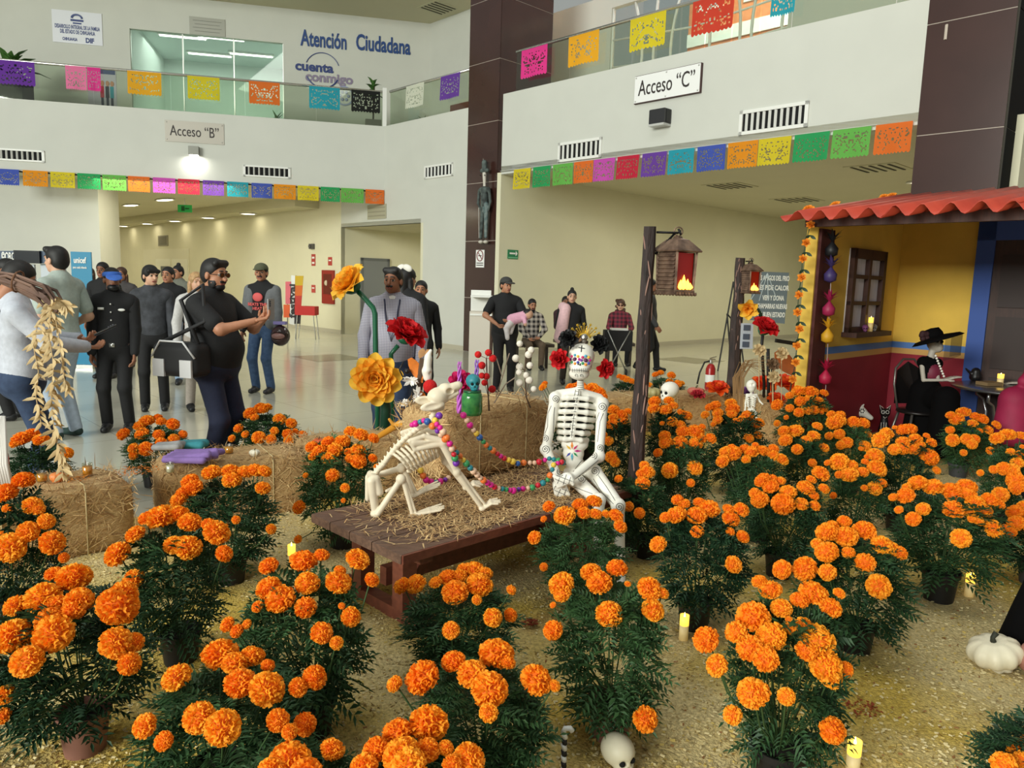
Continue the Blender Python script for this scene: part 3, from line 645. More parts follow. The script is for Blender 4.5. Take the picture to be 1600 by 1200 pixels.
# papel picado ------------------------------------------------------------------------
PAP = {'blue': (70, 92, 190), 'orange': (240, 152, 20), 'yellow': (226, 206, 40), 'green': (44, 166, 96), 'lime': (110, 190, 84), 'tangerine': (238, 118, 40),
       'magenta': (210, 84, 190), 'red': (206, 36, 66), 'purple': (112, 66, 170), 'teal': (40, 164, 186), 'pink': (246, 128, 176), 'amber': (244, 176, 34), 'black': (22, 24, 20),
       'white': (230, 232, 214), 'hot pink': (236, 58, 150), 'scarlet': (214, 66, 44), 'violet': (112, 52, 168)}
m_string = M('flag_string', (200, 200, 190), .8)
def flag(a, b, drop, colr, label, group, n, seed):
    rnd = random.Random(seed); r = (b - a); w = r.length; r.normalize(); nn = V(r.y, -r.x, 0); nn.normalize()
    if nn.dot(CAMP - a) < 0: nn = -nn
    nx, ny = 30, 20; mb = MB(); vs = []; fs = []
    for j in range(ny + 1):
        for i in range(nx + 1):
            u, v = i / nx, j / ny
            vs.append(a + r * (w * u) + V(0, 0, -drop * v) + nn * (.02 + .018 * math.sin(u * 7 + seed) * v + .01 * v))
    cut = {}
    for j in range(ny):
        for i in range(nx // 2):
            edge = i in (0, 1) or j < 3 or j >= ny - 2
            cut[(i, j)] = (not edge) and rnd.random() < .2
            cut[(nx - 1 - i, j)] = cut[(i, j)]
            if not cut[(i, j)] or True: pass
    for j in range(ny):
        for i in range(nx):
            if not cut[(i, j)]: fs.append((j * (nx + 1) + i, j * (nx + 1) + i + 1, (j + 1) * (nx + 1) + i + 1, (j + 1) * (nx + 1) + i))
    b0 = len(vs); k = 0
    for i in range(0, nx, 3):
        e = [ny * (nx + 1) + i + q for q in range(4)]; m_ = [vs[e[q]] + V(0, 0, -drop * .05) for q in (1, 2)]
        vs += m_; fs.append((e[0], e[1], b0 + k, )); fs.append((e[1], e[2], b0 + k + 1, b0 + k)); fs.append((e[2], e[3], b0 + k + 1)); k += 2
    mb.add(vs, fs)
    mt = M('paper_' + colr.replace(' ', '_'), PAP[colr], .8, sub=.35)
    return tag(mb.build('paper_flag', mt), label, 'paper flag', group)
ORD = ['leftmost', 'second', 'third', 'fourth', 'fifth', 'sixth', 'seventh', 'eighth', 'ninth', 'tenth', 'eleventh', 'twelfth', 'thirteenth', 'fourteenth', 'fifteenth', 'sixteenth']
seq = ['blue', 'orange', 'yellow', 'green', 'lime', 'tangerine', 'magenta', 'red', 'purple', 'teal', 'blue', 'orange', 'yellow', 'green', 'lime', 'tangerine']
xs = [(-6, 30), (36, 75), (79, 117), (121, 157), (160, 197), (200, 234), (239, 274), (278, 312), (317, 350), (355, 388), (393, 425), (428, 462), (465, 498), (501, 531), (533, 568), (571, 600)]
def bz(x): return 262.5 + .0614 * x
for i, ((x0, x1), cn) in enumerate(zip(xs, seq)):
    a = PL(x0, bz(x0), K - nB * .03, A_B); b = PL(x1, bz(x1), K - nB * .03, A_B); a.z = b.z = ZS + .02
    flag(a, b, .34, cn, '%s cut-paper flag under the left balcony, %s%s in its row' % (cn, ORD[i], '' if i == 0 else ' from left'), 'paper flags under the left balcony', 0, i)
mb = MB(); mb.tube([L0 - nB * .03 + V(0, 0, ZS + .025), K - nB * .03 + V(0, 0, ZS + .025)], .006, 4); tag(mb.build('flag_string', m_string), 'thin string holding the paper flags under the left balcony', 'string')
xs = [(804, 830), (834, 861), (865, 896), (898, 928), (929, 962), (966, 1000), (1005, 1043), (1046, 1086), (1091, 1135), (1139, 1186), (1187, 1238), (1243, 1298), (1303, 1363), (1370, 1428)]
seq = ['yellow', 'green', 'lime', 'tangerine', 'magenta', 'red', 'purple', 'teal', 'blue', 'orange', 'yellow', 'green', 'lime', 'tangerine']
def cz_(x): return 273 - .14 * (x - 798.4)
for i, ((x0, x1), cn) in enumerate(zip(xs, seq)):
    a = PL(x0, cz_(x0), C0 - nC * .03, A_C); b = PL(x1, cz_(x1), C0 - nC * .03, A_C); a.z = b.z = ZS + .09
    flag(a, b, .38, cn, '%s cut-paper flag under the right balcony, %s%s in its row' % (cn, ORD[i], '' if i == 0 else ' from left'), 'paper flags under the right balcony', 0, 40 + i)
mb = MB(); mb.tube([C0 - nC * .03 + V(0, 0, ZS + .1), C0 - nC * .03 - dC * 7.6 + V(0, 0, ZS + .1)], .006, 4); tag(mb.build('flag_string', m_string), 'thin string holding the paper flags under the right balcony', 'string')
for i, (x0, x1, cn) in enumerate(((-6, 54, 'violet'), (102, 134.5, 'pink'), (136, 157, 'hot pink'), (199, 252, 'amber'), (293, 343, 'yellow'), (389, 437, 'tangerine'), (483, 531, 'teal'), (549, 594, 'black'))):
    a = PL(x0, 90.6 + .0897 * x0, K + nB * .0, A_B); b = PL(x1, 90.6 + .0897 * x1, K, A_B); a.z = b.z = 6.19
    flag(a, b, .5, cn, '%s cut-paper flag hanging on the left balcony railing' % cn, 'paper flags on the left railing', 0, 80 + i)
for i, (x0, x1, cn) in enumerate(((636, 664, 'white'), (690, 720, 'purple'))):
    a = PL(x0, 120, PA, A_C); b = PL(x1, 120, PA, A_C); a.z = b.z = 6.17
    flag(a, b, .5, cn, '%s cut-paper flag on the short railing beside the pillar' % cn, 'paper flags on the short railing', 0, 95 + i)
for i, (x0, x1, cn) in enumerate(((817, 857, 'hot pink'), (890, 937, 'amber'), (985, 1040, 'yellow'), (1081, 1145, 'scarlet'), (1203, 1240, 'teal'))):
    a = PL(x0, 60, C0, A_C); b = PL(x1, 60, C0, A_C); a.z = b.z = 6.17
    flag(a, b, .52, cn, '%s cut-paper flag hanging on the right balcony railing' % cn, 'paper flags on the right railing', 0, 110 + i)
# potted plants on the upper floor
m_leaf2 = M('houseplant_leaf', (70, 110, 50), .4, var=.2, scale=20)
def leaf_blade(mb, base, tip, w, droop=0.0, up=V(0, 0, 1), seg=4):
    base, tip = Vector(base), Vector(tip); d = tip - base; s_ = d.cross(up)
    if s_.length < 1e-5: s_ = V(1, 0, 0)
    s_.normalize(); nrm = s_.cross(d).normalized(); vs = []; 
    for k in range(seg + 1):
        t = k / seg; p = base + d * t + nrm * (math.sin(math.pi * t) * .12 * d.length) - V(0, 0, droop * t * t); ww_ = w * math.sin(math.pi * min(.97, t * .85 + .12)) * .5
        vs += [p - s_ * ww_, p + nrm * (-.25 * ww_), p + s_ * ww_]
    fs = []
    for k in range(seg): fs += [(3 * k, 3 * k + 1, 3 * k + 4, 3 * k + 3), (3 * k + 1, 3 * k + 2, 3 * k + 5, 3 * k + 4)]
    mb.add(vs, fs)
def house_plant(c, label, hp, r, n, rgbp=(70, 62, 56), lw=.16, tall=.6, seed=1, trunk=0.0):
    rnd = random.Random(seed); t = empty('potted_plant', c, label, 'plant'); 
    mb = MB(); mb.box(c + V(0, 0, hp / 2), (r * 2, r * 2, hp), Matrix.Rotation(math.radians(13), 3, 'Z'), .02); mb.build('planter', M('planter_%d' % rgbp[0], rgbp, .5), t)
    if trunk: mb = MB(); mb.tube([c + V(0, 0, hp), c + V(.03, 0, hp + trunk)], [.025, .015], 6); mb.build('stem', M('bark', (90, 76, 54), .8), t)
    for k in range(n):
        a = rnd.uniform(0, 6.28); e = rnd.uniform(.25, 1.3); l = tall * rnd.uniform(.6, 1.1); b = c + V(0, 0, hp + trunk * rnd.uniform(.6, 1.0)); d = V(math.cos(a) * math.cos(e), math.sin(a) * math.cos(e), math.sin(e))
        mb = MB(); leaf_blade(mb, b, b + d * l, lw * rnd.uniform(.7, 1.1), .2 * l); mb.build('leaf', m_leaf2, t, True)
house_plant(PL(18, 152, K + nB * .9, A_B).xy.to_3d() + V(0, 0, ZF - .02), 'broad leaved green plant in dark square planter on left balcony', .85, .36, 26, (52, 44, 40), .3, .85, 3)
house_plant(PL(432, 184, K + nB * 1.4, A_B).xy.to_3d() + V(0, 0, ZF - .02), 'small palm plant behind the tangerine flag on left balcony', .3, .14, 18, (40, 44, 40), .06, .42, 4)
house_plant(PL(583, 190, K + nB * .6, A_B).xy.to_3d() + V(0, 0, ZF - .02), 'pale slender tree in grey planter beside the white corner post', .42, .2, 18, (124, 116, 108), .12, .34, 5, .85)
house_plant(PL(662, 182, PA + nC * .9, A_C).xy.to_3d() + V(0, 0, ZF - .02), 'small spiky plant behind the short railing', .25, .12, 12, (60, 60, 54), .05, .4, 6)
f = wf(UB + nC * 1.2, A_C, 675, 170, 690, 166, 34); fc = ucor - dC * 1.05 - nC * .012
t = empty('red_doorway', fc + V(0, 0, ZF), 'dark red door frame on the upper wall behind short railing', 'door')
mb = MB(); mb.slab(fc, fc - dC * .9, ZF, 6.35, .05, -nC); mb.build('leaf', M('dark_red_door', (110, 48, 42), .4), t)
mb = MB(); mb.slab(fc - dC * .3, fc - dC * .75, ZF, 6.1, .07, -nC); mb.build('glazing', M('door_glazing', (128, 120, 110), .2), t)
# the thin catrin skeleton hanging on the pillar
def sk_px(x, y): return PL(x, y, PA - nC * .16, A_C)
hx = empty('hanging_skeleton', sk_px(755, 383), 'tall thin skeleton in top hat and dark suit hung on the pillar', 'decoration')
pc = sk_px
bl = blob([cap(pc(757, 272), pc(757, 283), .045, .035, 1), cap(pc(757, 254), pc(757, 266), .06, .055, 0), cap(pc(753, 267), pc(761, 266), .045, .045, 0), cap(pc(757, 285), pc(757, 292), .03, .03, 1),
           cap(pc(752, 297), pc(762, 296), .06, .06, 0), cap(pc(757, 298), pc(757, 318), .09, .075, 0), cap(pc(749, 298), pc(747, 318), .035, .03, 0), cap(pc(747, 318), pc(752, 330), .028, .02, 0),
           cap(pc(764, 297), pc(766, 315), .035, .03, 0), cap(pc(766, 315), pc(763, 330), .028, .02, 0), cap(pc(755, 320), pc(751, 372), .055, .035, 0), cap(pc(760, 320), pc(759, 370), .055, .035, 2), cap(pc(757, 298), pc(757, 330), .055, .04, 2)], .016, .02)
blob_obj('figure', bl, [M('catrin_suit', (40, 44, 44), .8, rgb2=(96, 108, 104), scale=9), M('bone_grey', (206, 200, 188), .6), M('catrin_teal', (66, 92, 96), .7, rgb2=(130, 140, 136), scale=11)], hx, WL[hx])
mb = MB()
for s_ in ((752, 274), (759, 274)): mb.ell(pc(*s_) - nC * .03, (.014, .014, .014), 6, 4)
mb.build('eye_sockets', m_black, hx)
for s_ in (749.5, 757): 
    mb = MB(); mb.ell(pc(s_ + 2, 378), (.06, .09, .04), 8, 6); mb.build('boot', M('bone_grey', (206, 200, 188)), hx, True)
mb = MB(); mb.tube([pc(755, 255), pc(755, 248)], .004, 4); mb.tube([pc(748, 322), pc(748.5, 372)], .008, 5); mb.build('cane', M('cane_white', (196, 192, 184), .6), hx)
# ================================================================== sawdust bed, straw bales, low table, painted house
rng = np.random.default_rng(5)
def hgt(x, y):
    return 0.027 + 0.009 * math.sin(3.1 * x + 1.3 * y) + 0.008 * math.sin(5.3 * y - 2.2 * x + 1) + 0.005 * math.sin(11 * x + 3) * math.sin(9 * y)
BED = [(-4.2, 1.0), (4.6, 1.0), (6.2, 3.0), (6.6, 6.6), (4.9, 8.7), (3.1, 8.6), (1.2, 8.2), (0.3, 6.6), (-0.9, 5.6), (-2.2, 5.0), (-3.2, 4.2), (-4.2, 3.6)]
def inbed(x, y):
    c = False; n = len(BED)
    for i in range(n):
        x0, y0 = BED[i]; x1, y1 = BED[(i + 1) % n]
        if (y0 > y) != (y1 > y) and x < (x1 - x0) * (y - y0) / (y1 - y0) + x0: c = not c
    return c
def saw_mat():
    m = bpy.data.materials.new('sawdust'); m.use_nodes = True; nt = m.node_tree; b = nt.nodes['Principled BSDF']; b.inputs['Roughness'].default_value = .9
    g = nt.nodes.new('ShaderNodeNewGeometry')
    def noise(sc, det, lo, hi, c0, c1):
        n = nt.nodes.new('ShaderNodeTexNoise'); n.inputs['Scale'].default_value = sc; n.inputs['Detail'].default_value = det
        nt.links.new(g.outputs['Position'], n.inputs['Vector']); r = nt.nodes.new('ShaderNodeValToRGB')
        r.color_ramp.elements[0].position = lo; r.color_ramp.elements[1].position = hi; r.color_ramp.elements[0].color = c0; r.color_ramp.elements[1].color = c1
        nt.links.new(n.outputs[0], r.inputs[0]); return n, r
    _, r1 = noise(1.1, 3, .42, .6, lin((220, 200, 144)), lin((212, 182, 82)))
    _, r2 = noise(70, 5, .3, .7, (.62, .6, .56, 1), (1.15, 1.12, 1.08, 1))
    _, r3 = noise(2.3, 4, .6, .74, (1, 1, 1, 1), (.62, .46, .34, 1))
    m1 = nt.nodes.new('ShaderNodeMix'); m1.data_type = 'RGBA'; m1.blend_type = 'MULTIPLY'; m1.inputs['Factor'].default_value = 1
    m2 = nt.nodes.new('ShaderNodeMix'); m2.data_type = 'RGBA'; m2.blend_type = 'MULTIPLY'; m2.inputs['Factor'].default_value = 1
    nt.links.new(r1.outputs[0], m1.inputs['A']); nt.links.new(r2.outputs[0], m1.inputs['B']); nt.links.new(m1.outputs['Result'], m2.inputs['A']); nt.links.new(r3.outputs[0], m2.inputs['B'])
    nt.links.new(m2.outputs['Result'], b.inputs['Base Color'])
    n = nt.nodes.new('ShaderNodeTexNoise'); n.inputs['Scale'].default_value = 90; n.inputs['Detail'].default_value = 4; nt.links.new(g.outputs['Position'], n.inputs['Vector'])
    bp = nt.nodes.new('ShaderNodeBump'); bp.inputs['Strength'].default_value = .9; bp.inputs['Distance'].default_value = .02
    nt.links.new(n.outputs[0], bp.inputs['Height']); nt.links.new(bp.outputs[0], b.inputs['Normal'])
    return m
st = .06; vs = []; fs = []; ids = {}
def vid(i, j):
    if (i, j) not in ids:
        x, y = i * st, j * st; ids[(i, j)] = len(vs)
        e = all(inbed(x + dx, y + dy) for dx, dy in ((.12, 0), (-.12, 0), (0, .12), (0, -.12)))
        vs.append((x, y, hgt(x, y) + float(rng.uniform(-.003, .004)) if e else .001))
    return ids[(i, j)]
for i in range(int(-4.4 / st), int(6.8 / st)):
    for j in range(int(.9 / st), int(9 / st)):
        if inbed((i + .5) * st, (j + .5) * st): fs.append((vid(i, j), vid(i + 1, j), vid(i + 1, j + 1), vid(i, j + 1)))
bed = link('sawdust_bed', tomesh('sawdust_bed', vs, fs, saw_mat(), None, True)); WL[bed] = V(0, 0, 0)
tag(bed, 'yellow and cream sawdust covering the floor of the display', 'sawdust', kind='stuff')
# loose shavings on the bed
vs = []; fs = []; mi = []
k = 0
while k < 42000:
    y = 1.9 + (rng.random() ** 1.8) * 4.6; x = float(rng.uniform(-2.6, 3.6)) * (.45 + y * .18)
    if not inbed(x, y) : continue
    s_ = float(rng.uniform(.003, .009)); a = float(rng.uniform(0, 6.28)); t_ = float(rng.uniform(-.6, .6)); z = hgt(x, y) + .003
    dx, dy = math.cos(a) * s_, math.sin(a) * s_; b = len(vs)
    vs += [(x - dx + dy * .35, y - dy - dx * .35, z), (x + dx + dy * .35, y + dy - dx * .35, z + t_ * s_), (x + dx - dy * .35, y + dy + dx * .35, z + abs(t_) * s_ + .003), (x - dx - dy * .35, y - dy + dx * .35, z + .004)]
    fs.append((b, b + 1, b + 2, b + 3)); mi.append(0 if rng.random() < .62 else (1 if rng.random() < .86 else 2)); k += 1
sh = link('shavings', tomesh('shavings', vs, fs, [M('shaving_cream', (208, 190, 140), .8), M('shaving_yellow', (190, 164, 88), .8), M('shaving_brown', (140, 96, 50), .8)], mi), bed); sh['kind'] = 'stuff'
# ---------------------------------------------------------------- straw bales
m_straw = M('straw_body', (178, 140, 92), .9, rgb2=(206, 172, 120), scale=26, bump=.8, bscale=60, stretch=(1, 3, 3))
m_st = [M('straw_a', (220, 186, 132), .8), M('straw_b', (192, 152, 102), .8), M('straw_c', (152, 114, 72), .8)]
m_twine = M('twine', (196, 176, 130), .8)
def strands(mb, n, pick, rnd, lmin=.04, lmax=.12, w=.0022, lift=.007):
    for _ in range(n):
        p, nn = pick(); t1 = nn.orthogonal().normalized(); t2 = nn.cross(t1); a = rnd.uniform(0, 6.28)
        d = (t1 * math.cos(a) + t2 * math.sin(a)).normalized(); l = rnd.uniform(lmin, lmax); s_ = d.cross(nn) * w * rnd.uniform(.7, 1.5)
        q = p + d * l + nn * rnd.uniform(-.004, lift * 2.2); m_ = (p + q) / 2 + nn * rnd.uniform(0, lift); p = p + nn * rnd.uniform(-.004, lift)
        mb.cur = rnd.choice((0, 0, 0, 1, 1, 2)); mb.add([p - s_, p + s_, m_ + s_, m_ - s_, q], [(0, 1, 2, 3), (3, 2, 4)])
def bale_proto(seed, n=2300, lx=.95, ly=.46, lz=.42):
    rnd = random.Random(seed); bm = bmesh.new(); bmesh.ops.create_cube(bm, size=1)
    bmesh.ops.subdivide_edges(bm, edges=bm.edges[:], cuts=9, use_grid_fill=True)
    for v in bm.verts:
        c = v.co * 2; k_ = (abs(c.x) ** 8 + abs(c.y) ** 8 + abs(c.z) ** 8) ** (1 / 8); c = c / k_ * .5
        v.co = Vector((c.x * lx, c.y * ly, (c.z + .5) * lz)) + Vector((rnd.uniform(-1, 1), rnd.uniform(-1, 1), rnd.uniform(-1, 1))) * .008
    for v in bm.verts: v.co.z = max(v.co.z, 0)
    me = bpy.data.meshes.new('bale_body'); bm.to_mesh(me); bm.free(); me.materials.append(m_straw); me.polygons.foreach_set('use_smooth', [True] * len(me.polygons))
    def pick():
        f = rnd.choices((0, 1, 2, 3, 4), (lx * ly, lx * lz, lx * lz, ly * lz, ly * lz))[0]
        u, v = rnd.uniform(-.48, .48), rnd.uniform(-.48, .48)
        if f == 0: return Vector((u * lx, v * ly, lz * .985)), Vector((0, 0, 1))
        if f in (1, 2): s_ = -1 if f == 1 else 1; return Vector((u * lx, s_ * ly * .49, (v + .5) * lz)), Vector((0, s_, 0))
        s_ = -1 if f == 3 else 1; return Vector((s_ * lx * .49, u * ly, (v + .5) * lz)), Vector((s_, 0, 0))
    mb = MB(); strands(mb, n, pick, rnd); ms = tomesh('straw', mb.v, mb.f, m_st, mb.mi)
    tw = []
    for x in (-.2 * lx, .22 * lx):
        mb = MB(); a, b = ly * .505, lz * 1.008
        mb.tube([(x, -a, .01), (x, -a, b * .9), (x, -a * .9, b), (x, a * .9, b), (x, a, b * .9), (x, a, .01)], .004, 5); tw.append(tomesh('twine', mb.v, mb.f, m_twine, None, True))
    return me, ms, tw
BALES = [bale_proto(i) for i in range(3)]
def bale(x, y, ang, label, k=0, z=0.0, sc=(1, 1, 1)):
    # ang: compass direction (from +Y towards +X) of the long side
    t = empty('straw_bale', (x, y, z), label, 'straw bale', 'straw bales of the display', rz=math.radians(90 - ang)); t.scale = sc
    me, ms, tw = BALES[k % 3]
    link('body', me, t); s_ = link('straw', ms, t); s_['kind'] = 'stuff'
    for q in tw: link('twine', q, t)
    return t
bale(-2.66, 4.06, 45, 'leftmost straw bale, front row, under the jar candles', 0)
bale(-1.86, 4.93, 58, 'straw bale at left with the folded purple cloth on it', 1)
bale(-1.13, 5.62, 62, 'straw bale behind the marigolds left of the bone dog', 2)
bale(-0.25, 6.06, 66, 'straw bale behind the bone dog, hidden by paper flowers', 0)
bale(1.04, 8.17, 69, 'straw bale at the back between the lantern poles', 1)
bale(1.95, 8.48, 74, 'straw bale at the back holding fire extinguisher cloth', 2)
bale(2.8, 8.1, 165, 'straw bale at the back where the tiny skeleton sits', 0)
OT = V(-.45, 3.07, 0); TL = V(.707, .705, 0).normalized(); TW = V(-.68, .733, 0).normalized()
TW = V(-TL.y, TL.x, 0)
def tb(l, w, z=.45): return OT + TL * l + TW * w + V(0, 0, z)
c = tb(1.3, 1.0, 0); bale(c.x, c.y, 45, 'lower straw bale on the ground behind the low table', 1, 0, (1, 1, 1.07))
c = tb(1.28, .94, .455); bale(c.x, c.y, 45, 'upright upper straw bale behind the painted skeleton and bone dog', 2, .455, (.98, .98, 1.0))
# ---------------------------------------------------------------- low wooden table
m_wood = M('table_wood', (88, 64, 52), .6, rgb2=(116, 86, 68), scale=7, bump=.3, bscale=30, stretch=(1, 8, 8))
m_wood2 = M('table_edge_wood', (106, 56, 42), .5, rgb2=(126, 70, 52), scale=6, stretch=(1, 6, 6))
t = empty('wooden_table', tb(.8, .37, 0), 'low reddish wooden table strewn with straw under the two skeletons', 'table')
for i, (w0_, w1_) in enumerate(((0, .215), (.222, .395), (.402, .565), (.572, .74))):
    mb = MB(); mb.beam(tb(0, (w0_ + w1_) / 2, .428), tb(1.63, (w0_ + w1_) / 2, .428), w1_ - w0_, .042, bev=.005); mb.build('plank', m_wood, t)
mb = MB(); mb.beam(tb(.004, -.006, .428), tb(1.626, -.006, .428), .012, .04); mb.build('edge_strip', m_wood2, t)
for l in (.17, 1.46):
    mb = MB(); mb.beam(tb(l, .02, .05), tb(l, .72, .05), .07, .09, bev=.008); mb.build('foot_beam', m_wood2, t)
    mb = MB(); mb.beam(tb(l, .04, .385), tb(l, .70, .385), .07, .05); mb.build('crosspiece', m_wood2, t)
    for w_ in (.2, .54):
        mb = MB(); mb.beam(tb(l, w_, .09), tb(l, w_, .37), .08, .08, up=TL, bev=.006); mb.build('leg', m_wood2, t)
    mb = MB(); mb.beam(tb(l, .25, .10), tb(l + (.35 if l < 1 else -.35), .37, .37), .05, .07); mb.build('brace', m_wood2, t)
mb = MB(); mb.beam(tb(.17, .37, .2), tb(1.46, .37, .2), .05, .09); mb.build('stretcher', m_wood2, t)
rnd = random.Random(3)
def pk():
    l, w_ = rnd.uniform(.22, 1.6), rnd.uniform(.03, .72)
    if rnd.random() < .5: l = rnd.gauss(.75, .28)
    return tb(min(max(l, .05), 1.58), w_, .4515), V(0, 0, 1)
mb = MB(); strands(mb, 4800, pk, rnd, .03, .11, .002, .008); o = mb.build('table_straw', m_st); tag(o, 'loose straw scattered over the low wooden table', 'straw', kind='stuff')
# ---------------------------------------------------------------- painted house front
HC = V(4.453, 8.847, 0); hu = -dirv(45.26); hv = dirv(137.7)
m_yel = M('house_yellow', (224, 184, 76), .8, var=.06, scale=3); m_mar = M('house_maroon', (146, 34, 50), .8, var=.08, scale=3); m_blu = M('house_blue', (84, 126, 190), .7); m_blu2 = M('house_blue_frame', (58, 88, 160), .7)
m_tan = M('house_ochre', (206, 160, 92), .8); m_brn = M('dark_brown_wood', (58, 32, 24), .6, rgb2=(74, 42, 30), scale=9, stretch=(6, 6, 1)); m_red = M('roof_red', (190, 70, 48), .5, rgb2=(172, 58, 40), scale=3)
hut = empty('painted_house', HC, 'yellow and maroon painted house front with red corrugated roof', 'house')
lw = 2.25; bwid = 3.2
mb = MB(); a, b = HC, HC + hu * lw
mb.prism([a, b, b + V(0, 0, 2.22), a + V(0, 0, 2.56)], -hv * .11); mb.build('side_wall', m_yel, hut)
mb = MB(); mb.slab(HC - hv * .11, HC + hv * bwid, 0, 2.58, .15, -hu); mb.build('back_wall', m_yel, hut)
for nm, z0, z1, mt in (('wainscot', 0, .92, m_mar), ('ochre_band', .92, .985, m_tan), ('blue_stripe', .985, 1.055, m_blu)):
    mb = MB(); mb.slab(HC, HC + hu * (lw - .32), z0, z1, .006, hv); mb.build(nm, mt, hut)
    mb = MB(); mb.slab(HC, HC + hv * bwid, z0, z1, .006, hu); mb.build(nm, mt, hut)
mb = MB(); mb.slab(HC + hu * (lw - .32), HC + hu * (lw - .02), 0, 2.2, .03, hv); mb.build('dark_post', M('dark_red_post', (78, 30, 26), .7), hut)
# window with curtains
wa, wb_ = PL(1322, 455, HC, 45.26), PL(1373, 455, HC, 45.26); wz0 = PL(1345, 517, HC, 45.26).z; wz1 = PL(1348, 390, HC, 45.26).z; wa.z = wb_.z = 0
wd = (wb_ - wa); wn = MB(); fw = .075; win_o = MB()
mb = MB(); mb.slab(wa, wb_, wz0, wz1, .012, hv); wpart = mb.build('window', M('window_curtain', (214, 210, 216), .8, var=.12, scale=9, stretch=(9, 9, .4)), hut)
def bar(a, b, z0, z1, th=.05):
    mb = MB(); mb.slab(a + hv * .012, b + hv * .012, z0, z1, th, hv); return mb
d_ = wd.normalized(); Lw = wd.length
for nm, a, b, z0, z1 in (('stile', wa, wa + d_ * fw, wz0, wz1), ('stile', wb_ - d_ * fw, wb_, wz0, wz1), ('rail', wa, wb_, wz1 - .1, wz1), ('rail', wa, wb_, wz0, wz0 + .05), ('mullion', wa + d_ * (Lw / 2 - .03), wa + d_ * (Lw / 2 + .03), wz0, wz1)):
    bar(a, b, z0, z1).build(nm, m_brn, wpart)
for q in (.36, .68): bar(wa, wb_, wz0 + (wz1 - wz0) * q - .03, wz0 + (wz1 - wz0) * q + .01, .045).build('glazing_bar', m_brn, wpart)
mb = MB(); mb.slab(wa - d_ * .03, wb_ + d_ * .06, wz0 - .05, wz0, .16, hv); mb.build('window_sill', m_brn, hut)
# door
da, db = PL(1524, 430, HC, 137.7), PL(1552, 430, HC, 137.7); da.z = db.z = 0; dz_ = 2.2
mb = MB(); mb.slab(da, db, 0, dz_ + .2, .07, hu); mb.build('door_frame', m_blu2, hut)
mb = MB(); mb.slab(da, da + hv * 1.5, dz_, dz_ + .2, .07, hu); mb.build('door_frame', m_blu2, hut)
mb = MB(); mb.slab(db, db + hv * 1.1, 0, dz_, .04, hu); dr = mb.build('door', M('door_dark', (54, 34, 28), .55, rgb2=(66, 42, 34), scale=8, stretch=(6, 6, 1)), hut)
for z0, z1 in ((.15, .75), (.85, 1.4), (1.5, 2.05)):
    for s_ in (.08, .6):
        mb = MB(); mb.slab(db + hv * s_, db + hv * (s_ + .42), z0, z1, .06, hu); mb.build('door_panel', M('door_panel_wood', (44, 27, 22), .55), dr)
# roof: corrugated sheets on beams
el = 2.72; zr0, zr1 = 2.28, 2.72; ov = .16
def roof_pt(s_, t_, amp=1.0):   # s_ along the eave, t_ up the slope 0..1
    p = HC + hu * (el - (el + .1) * t_) + hv * s_
    return p + V(0, 0, zr0 + (zr1 - zr0) * t_ + amp * .046 * math.cos(2 * math.pi * s_ / .21))
nsh = 4; wsh = .98
for k_ in range(nsh):
    s0 = -ov + k_ * .9; mb = MB(); n_ = 37; lift = .008 * (k_ % 2)
    top = [[roof_pt(s0 + wsh * i / (n_ - 1), t_) + V(0, 0, lift) for i in range(n_)] for t_ in (0, .35, .7, 1)]
    vs = [p for row in top for p in row]; m_ = len(vs); vs = vs + [p - V(0, 0, .006) for p in vs]; fs = []
    for j in range(3):
        for i in range(n_ - 1):
            q = (j * n_ + i, j * n_ + i + 1, (j + 1) * n_ + i + 1, (j + 1) * n_ + i); fs += [q, tuple(m_ + x for x in q[::-1])]
    for i in range(n_ - 1): fs += [(i + 1, i, m_ + i, m_ + i + 1), (3 * n_ + i, 3 * n_ + i + 1, m_ + 3 * n_ + i + 1, m_ + 3 * n_ + i)]
    for j in range(3): fs += [(j * n_, (j + 1) * n_, m_ + (j + 1) * n_, m_ + j * n_), ((j + 1) * n_ + n_ - 1, j * n_ + n_ - 1, m_ + j * n_ + n_ - 1, m_ + (j + 1) * n_ + n_ - 1)]
    mb.add(vs, fs); mb.build('roof_sheet', m_red, hut, True)
for t_ in (.12, .6, .97):
    mb = MB(); mb.beam(roof_pt(-ov + .1, t_, 0) - V(0, 0, .085), roof_pt(-ov + .9 * nsh, t_, 0) - V(0, 0, .085), .06, .09); mb.build('roof_beam', m_brn, hut)
# ================================================================== bone dog, painted skeleton, lanterns, paper flowers
from mathutils.bvhtree import BVHTree
m_bone = M('plastic_bone', (226, 212, 186), .5, var=.07, scale=14)
m_bone_w = M('white_paint', (240, 236, 224), .5, var=.03, scale=10)
m_blk = M('black_paint', (24, 22, 24), .6)
def col(name, rgb, rough=.6): return M('c_' + name, rgb, rough)
